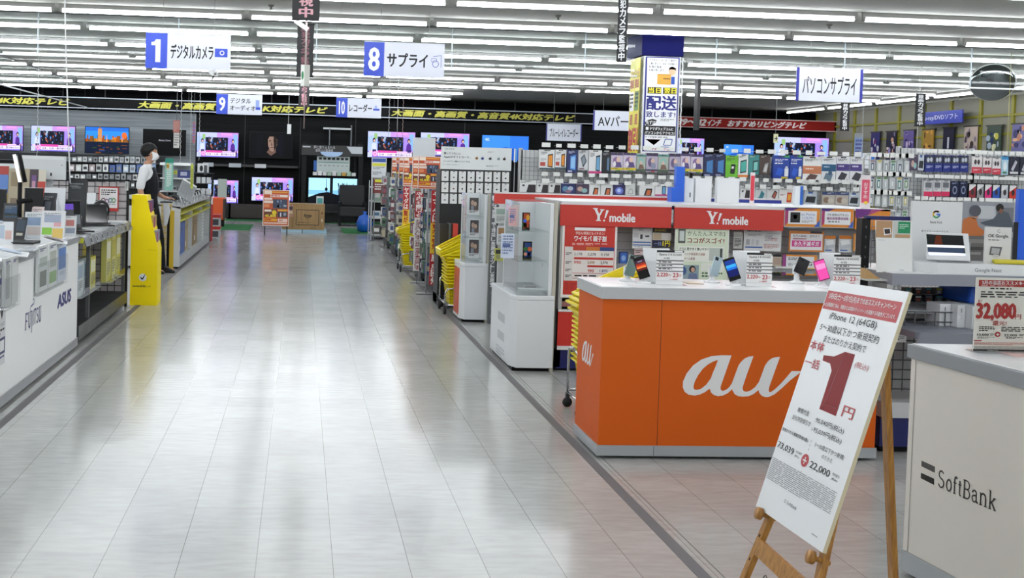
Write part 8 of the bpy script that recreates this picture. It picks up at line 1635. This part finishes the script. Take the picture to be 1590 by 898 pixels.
b = MB()
for i in range(16): x = xg0+.06*i; b.tube([(x, NY+.02, .36), (x, NY+.02, .82)], .0035, M('3c3e42', .4), 4)
for i in range(9): z = .37+.056*i; b.tube([(xg0, NY+.02, z), (xg0+.92, NY+.02, z)], .0035, M('3c3e42', .4), 4)
b.build('wire_front', nt_)
MB().box(xg0-.01, nx1, NY-.02, NY+.6, .21, .30, M('c4c6c8', .4)).build('lower_board', nt_)
MB().box(xg0-.01, nx1, NY-.0, NY+.6, .04, .205, M('151c5c', .4)).box(xg0+.02, nx1, NY+.05, NY+.5, 0, .04, BLACK).build('navy_base', nt_)
MB().box(xg0+.0, nx1, NY+.45, NY+.47, .3, .9, M('b4b6b8', .5)).box(xg0, nx1, NY+.1, NY+.5, .80, .815, M('b9bbbe', .4)).build('rear_panel', nt_)
q = pxr(1421, 517, 1500, 535, 5.9); b = MB().box(q[0], q[0]+.95, 5.9, 6.5, q[2]+.03, q[3], M('6f727c', .4)).prism([(q[0], q[2]), (q[0]+.9, q[2]), (q[0]+.9, q[3]), (q[0]+.02, q[3])], 1, 5.88, 5.9, M('7c7f89', .4)); b.build('grey_shelf', nt_)
SH_Z = q[3]
q = pxr(1394, 511, 1415, 534, 6.05); b = MB().box(q[0], q[1], 6.1, 6.104, q[2], q[3], M('dfe0e1', .4)); f = F_front(b, q[0], q[3], 6.1, (q[1]-q[0])/100, (q[3]-q[2])/100); f.lines(10, 60, 70, 30, 3, GREY); f.rect(60, 20, 20, 10, GREY); b.tube([((q[0]+q[1])/2, 6.104, q[3]-.01), ((q[0]+q[1])/2, 6.17, q[3]-.01)], .003, STEEL, 4); b.build('price_label', nt_)
# boxes on the grey shelf
for i, (xa, xb) in enumerate(((1448, 1466), (1466, 1479), (1479, 1490), (1490, 1518))):
    q = pxr(xa, 470 + (i > 2)*3, xb, 516, 6.25); b = MB().box(q[0], q[1]-.003, 6.0+.06*(3-i), 6.32, SH_Z, q[3], M('cfd1d4', .35)); f = F_front(b, q[0], q[3], 6.0+.06*(3-i), (q[1]-q[0])/100, (q[3]-SH_Z)/100, eps=.0008)
    if i == 3: f.ring(52, 16, 8, 6, 3, GREY, 1, 16, 40, 330); f.disc(36, 58, 24, 16, M('b8bcc0'), 1); f.disc(90, 50, 10, 14, M('b8bcc0'), 1); f.rect(20, 82, 50, 4, GREY, 1)
    else: f.rect(40, 14, 12, 18, GREY, 1); f.rect(44, 50, 8, 12, LGREY, 1)
    tag(b.build('speaker_carton', bevel=.002), ['leftmost slim white speaker carton on the grey lower shelf', 'second slim white speaker carton on the grey lower shelf', 'third slim white speaker carton on the grey lower shelf', 'wide white speaker carton with round pictures on the grey lower shelf'][i], 'box')
b = MB(); q = pxr(1502, 444, 1520, 472, 6.3); tag(b.prism([(q[0], q[2]), (q[1]+.2, q[2]), (q[1]+.2, q[3]), (q[0]+.01, q[3])], 1, 6.28, 6.62, M('1f56b8', .5)).build('blue_bag', bevel=.02), 'blue bag hanging under the demonstration table', 'bag')
rs = random.Random(9)
for r_ in range(2):
    for i in range(6):
        q = pxr(1404+i*16, 447+r_*12, 1416+i*16, 457+r_*12, 6.55); b = MB().box(q[0], q[1], 6.55, 6.585, q[2], q[3], M(rs.choice(['2a3038', '1c2024', '3a4a50', '5a5c58']), .4)); f = F_front(b, q[0], q[3], 6.55, (q[1]-q[0])/100, (q[3]-q[2])/100, eps=.001); f.rect(14, 12, 70, 24, M(rs.choice(['b8b84a', 'c8cacc', '4a9a9a', '8a8c90']))); f.rect(24, 46, 50, 40, M(rs.choice(['6a6c70', 'c8cacc', '9a4a3a']))); f.mb.tube([((q[0]+q[1])/2, 6.585, q[3]-.01), ((q[0]+q[1])/2, 6.62, q[3]-.01)], .003, STEEL, 4)
        tag(b.build('small_pack'), 'tiny dark pack, %s on the %s peg row under the demonstration table' % (nth(i, 6), ['upper', 'lower'][r_]), 'package', 'tiny packs under the demonstration table')
# standing things on the plinth
Yb = 6.42; q = pxr(1415, 313, 1493, 413, Yb); b = MB().box(q[0], q[1], Yb, Yb+.02, zt+.004, q[3], M('d6d7d8', .4)); f = pxf(b, 1415, 313, 1493, 413, Yb, .0008)
cxg, cyg, rg = 1452.5, 333, 6.0
for a0, a1, c in ((-45, -150, 'd94a3a'), (150, 215, 'e8b82c'), (135, 40, '3a9a52'), (45, 0, '3a70d0')): f.ring(cxg, cyg, rg, rg, 2.3, M(c), 2, 12, min(a0, a1), max(a0, a1))
f.ring(cxg, cyg, rg, rg, 2.3, M('d94a3a'), 2, 14, 205, 315); f.ring(cxg, cyg, rg, rg, 2.3, M('e8b82c'), 3, 8, 150, 207); f.ring(cxg, cyg, rg, rg, 2.3, M('3a9a52'), 3, 10, 45, 152); f.rect(cxg, cyg-1.1, rg, 2.3, M('3a70d0'), 4)
f.text('Nest Hub', 1443, 343, 19, 4.2, M('6a6c70'), 2); f.text('声でスマートなくらしを', 1430, 358, 42, 3, INK, 2); tag(b.build('brand_sign'), 'white backdrop panel with a multicoloured letter G behind the smart display', 'sign')
q = pxr(1493, 314, 1573, 412, Yb); b = MB().box(q[0]+.001, q[1], Yb, Yb+.02, zt+.004, q[3], M('77787c', .5)); f = pxf(b, 1493, 314, 1573, 412, Yb, .0008)
r = f.rect
r(1493, 314, 80, 54, M('8c8f96'), 1); r(1510, 320, 34, 20, M('b4b8bc'), 2); r(1546, 322, 26, 30, M('6c6f76'), 2); r(1493, 367, 42, 45, M('6e6c6a'), 2); r(1494, 372, 36, 6, M('8a8884'), 3); r(1494, 384, 36, 5, M('4a4846'), 3); r(1500, 392, 24, 4, M('9a9894'), 3)
f.poly([(1493, 352), (1494, 342), (1504, 337), (1514, 340), (1518, 352), (1530, 360), (1524, 367), (1493, 367)], M('b86a34'), 4); f.disc(1512, 328, 9, 9, M('4c4e56'), 5); f.poly([(1506, 334), (1517, 331), (1517, 339), (1509, 341)], M('b08872'), 4)
f.poly([(1540, 340), (1552, 326), (1564, 330), (1573, 350), (1573, 360), (1548, 352), (1528, 350), (1520, 346)], M('4a525c'), 4); f.disc(1550, 322, 6, 6, M('15130f'), 5); f.poly([(1551, 323), (1556, 326), (1553, 332), (1548, 328)], M('7a5444'), 6)
tag(b.build('photo_sign'), 'grey photo panel of two people leaning over a kitchen counter', 'photo panel')
t = thing('smart_display', 'white smart display with a dark photo screen and grey base', 'display', (gy(1468, 405, 6.28).x, 6.28, PL_Z)); q = pxr(1432, 361, 1505, 404, 6.22)
b = MB().prism([(q[0]+.012, q[3]), (q[1]-.02, q[3]-.004), (q[1], q[2]-.002), (q[0]+.02, q[2]+.002)], 1, 6.20, 6.215, M('dfe1e4', .3)); f = pxf(b, 1432, 361, 1505, 404, 6.2, .0008)
f.poly([(1437, 364.5), (1494, 365.5), (1500, 397), (1442, 397)], M('101318', .15), 2); f.poly([(1438.5, 380.5), (1497, 381), (1498, 384.5), (1439, 384.5)], E('dfe6f2', 1.0), 3); f.poly([(1441, 392), (1499, 393), (1500, 397), (1442, 397)], E('d4def0', 1.0), 3); f.poly([(1452, 366), (1460, 366), (1463, 380), (1450, 380)], E('5a2a1c', .7), 3); f.poly([(1440, 385), (1496, 385), (1497, 392), (1441, 392)], E('3a4860', .7), 3); b.build('screen', t, bevel=.003)  # the two near-white bands across the dark picture are glare, painted in as colour
MB().prism([(6.22, PL_Z), (6.36, PL_Z), (6.33, PL_Z+.03), (6.24, PL_Z+.12), (6.222, PL_Z+.12)], 0, gy(1447, 400, 6.3).x, gy(1494, 400, 6.3).x, M('9da0a4', .6)).build('base', t, bevel=.004)
q = pxr(1529, 353, 1570, 410, 6.24); t = thing('demo_card', 'white card with bold black English greeting beside the smart display', 'card', ((q[0]+q[1])/2, 6.24, PL_Z)); b = MB().box(q[0], q[1], 6.24, 6.25, PL_Z, q[3], M('d5d4d2', .4)); f = pxf(b, 1529, 353, 1570, 410, 6.24, .0008)
f.ring(1550, 359, 2.6, 2.6, .8, GREY, 2, 16, 30, 330); f.text('OK Google.', 1533.5, 364, 32, 6.5, INK, 2, bold=.02); f.lines(1534, 372.5, 30, 1.8, 1, INK, 2); f.poly([(1538, 383), (1556, 384), (1553, 398), (1536, 396)], M('5c5c5e'), 2); f.poly([(1540, 385), (1553, 386), (1551, 395), (1539, 394)], M('a8a8aa'), 3); f.poly([(1543, 395), (1552, 396), (1550, 401), (1542, 400)], M('c2c2c2'), 3); b.build('card', t)
b = MB(); ya_ = 6.17; pts = [Vector((gy(px, py, ya_).x, ya_+.02*math.sin(i), PL_Z+.012)) for i, (px, py) in enumerate(((1545, 409), (1555, 407), (1566, 408), (1577, 409), (1588, 408), (1600, 409)))]
b.tube(pts, .011, M('c8bc30', .4), 8); b.tube([p+Vector((.01, .03, .004)) for p in pts], .011, M('c8bc30', .4), 8); tag(b.build('yellow_cable'), 'twisted yellow band lying on the plinth at the photo edge', 'cable')
q = pxr(1580, 294, 1596, 410, 6.5); tag(MB().box(q[0], q[1]+.1, 6.5, 6.53, zt+.004, q[3], M('1f5ccf', .4)).build('blue_sign'), 'tall blue panel at the right photo edge', 'sign')
q = pxr(1569, 345, 1580, 412, 6.47); tag(MB().box(q[0], q[1], 6.47, 6.5, zt+.004, q[3], M('0d0e10', .4)).build('black_board'), 'narrow black panel between the photo panel and the blue panel', 'panel')
# black post with navy bar and leaflet stand
q = pxr(1337, 339, 1350, 440, 6.45); t = thing('black_post_frame', 'thick black slotted post with a navy top bar left of the smart display', 'frame', ((q[0]+q[1])/2, 6.5, 0)); b = MB().box(q[0], q[1], 6.45, 6.52, 0, q[3], M('0e0e10', .4, spec=.3))
for k in range(9): b.box(mid(q[0], q[1])-.003, mid(q[0], q[1])+.003, 6.4485, 6.45, q[3]-.06-.06*k, q[3]-.045-.06*k, M('5a5c60'))
b.build('post', t, bevel=.002); q2 = pxr(1345, 336, 1415, 342, 6.45); MB().box(q2[0], q2[1], 6.45, 6.48, q2[2], q2[3], M('1b1f5a', .4)).build('top_bar', t)
b = MB(); g0, g1_ = gy(1352, 400, 6.5).x, gy(1415, 400, 6.5).x
for i in range(5): x = g0+(g1_-g0)*i/4; b.tube([(x, 6.5, zt-.05), (x, 6.5, q2[2])], .003, M('8a8c90'), 4)
for i in range(7): z = zt+(q2[2]-zt)*i/7; b.tube([(g0, 6.5, z), (g1_, 6.5, z)], .003, M('8a8c90'), 4)
b.build('wire_grid', t)
q = pxr(1358, 343, 1419, 423, 6.25); t = thing('leaflet_stand', 'white leaflet stand with a wooden and green picture strip on top', 'leaflet stand', ((q[0]+q[1])/2, 6.25, zt)); b = MB().prism([(q[0], q[3]), (q[1]-.02, q[3]), (q[1], q[2]), (q[0]+.02, q[2]-.002)], 1, 6.25, 6.256, M('e0e1df', .4)); f = pxf(b, 1358, 343, 1419, 423, 6.25, .0008)
f.rect(1359, 343.5, 25, 26, M('b08a66'), 1); f.poly([(1370, 355), (1381, 354), (1383, 364), (1372, 366)], M('dfe0e2'), 2); f.poly([(1371.5, 356.5), (1380, 355.6), (1381.3, 362.6), (1373, 364)], M('3a2c2c'), 3); f.rect(1385, 343.5, 27, 26, M('c2c6c2'), 1); f.rect(1393, 344, 19, 18, M('1f8a5c'), 2); f.lines(1395, 348, 14, 8, 3, M('b8dcc8'), 3); f.rect(1389, 364, 23, 5, M('b8946c'), 2); f.lines(1362, 373, 20, 1.4, 1, LGREY, 2); f.lines(1398, 419, 12, 1.5, 1, GREY, 2); b.build('sheet', t)
MB().prism([(6.256, zt+.004), (6.40, zt+.004), (6.256, zt+.18)], 0, q[0]+.08, q[1]-.06, ACRYL).build('back_foot', t)
q = pxr(1347, 420, 1385, 437, 6.2); tag(MB().box(q[0], q[1], 6.2, 6.6, zt-.05, zt-.04, M('b9bcb8', .4)).prism([(q[0], zt-.04), (q[0]+.09, zt-.04), (q[0], zt+.02)], 1, 6.22, 6.5, M('b89462', .5)).tube([(q[0]+.04, 6.5, 0), (q[0]+.04, 6.5, zt-.05)], .012, GREY).build('side_tray'), 'small wire side tray with a tan leaflet left of the demonstration table', 'tray')
# flat sheets on the white counter
tag(MB().box(2.66, 2.86, 3.95, 4.15, .9262, .928, M('d8b8b4', .5)).build('flat_sheet'), 'pale pink sheet lying on the white logo counter', 'sheet')
tag(MB().box(2.9, 3.3, 3.7, 3.95, .9262, .929, M('d4d2ce', .4)).build('flat_sheet'), 'large pale printed sheet lying on the white logo counter', 'sheet')
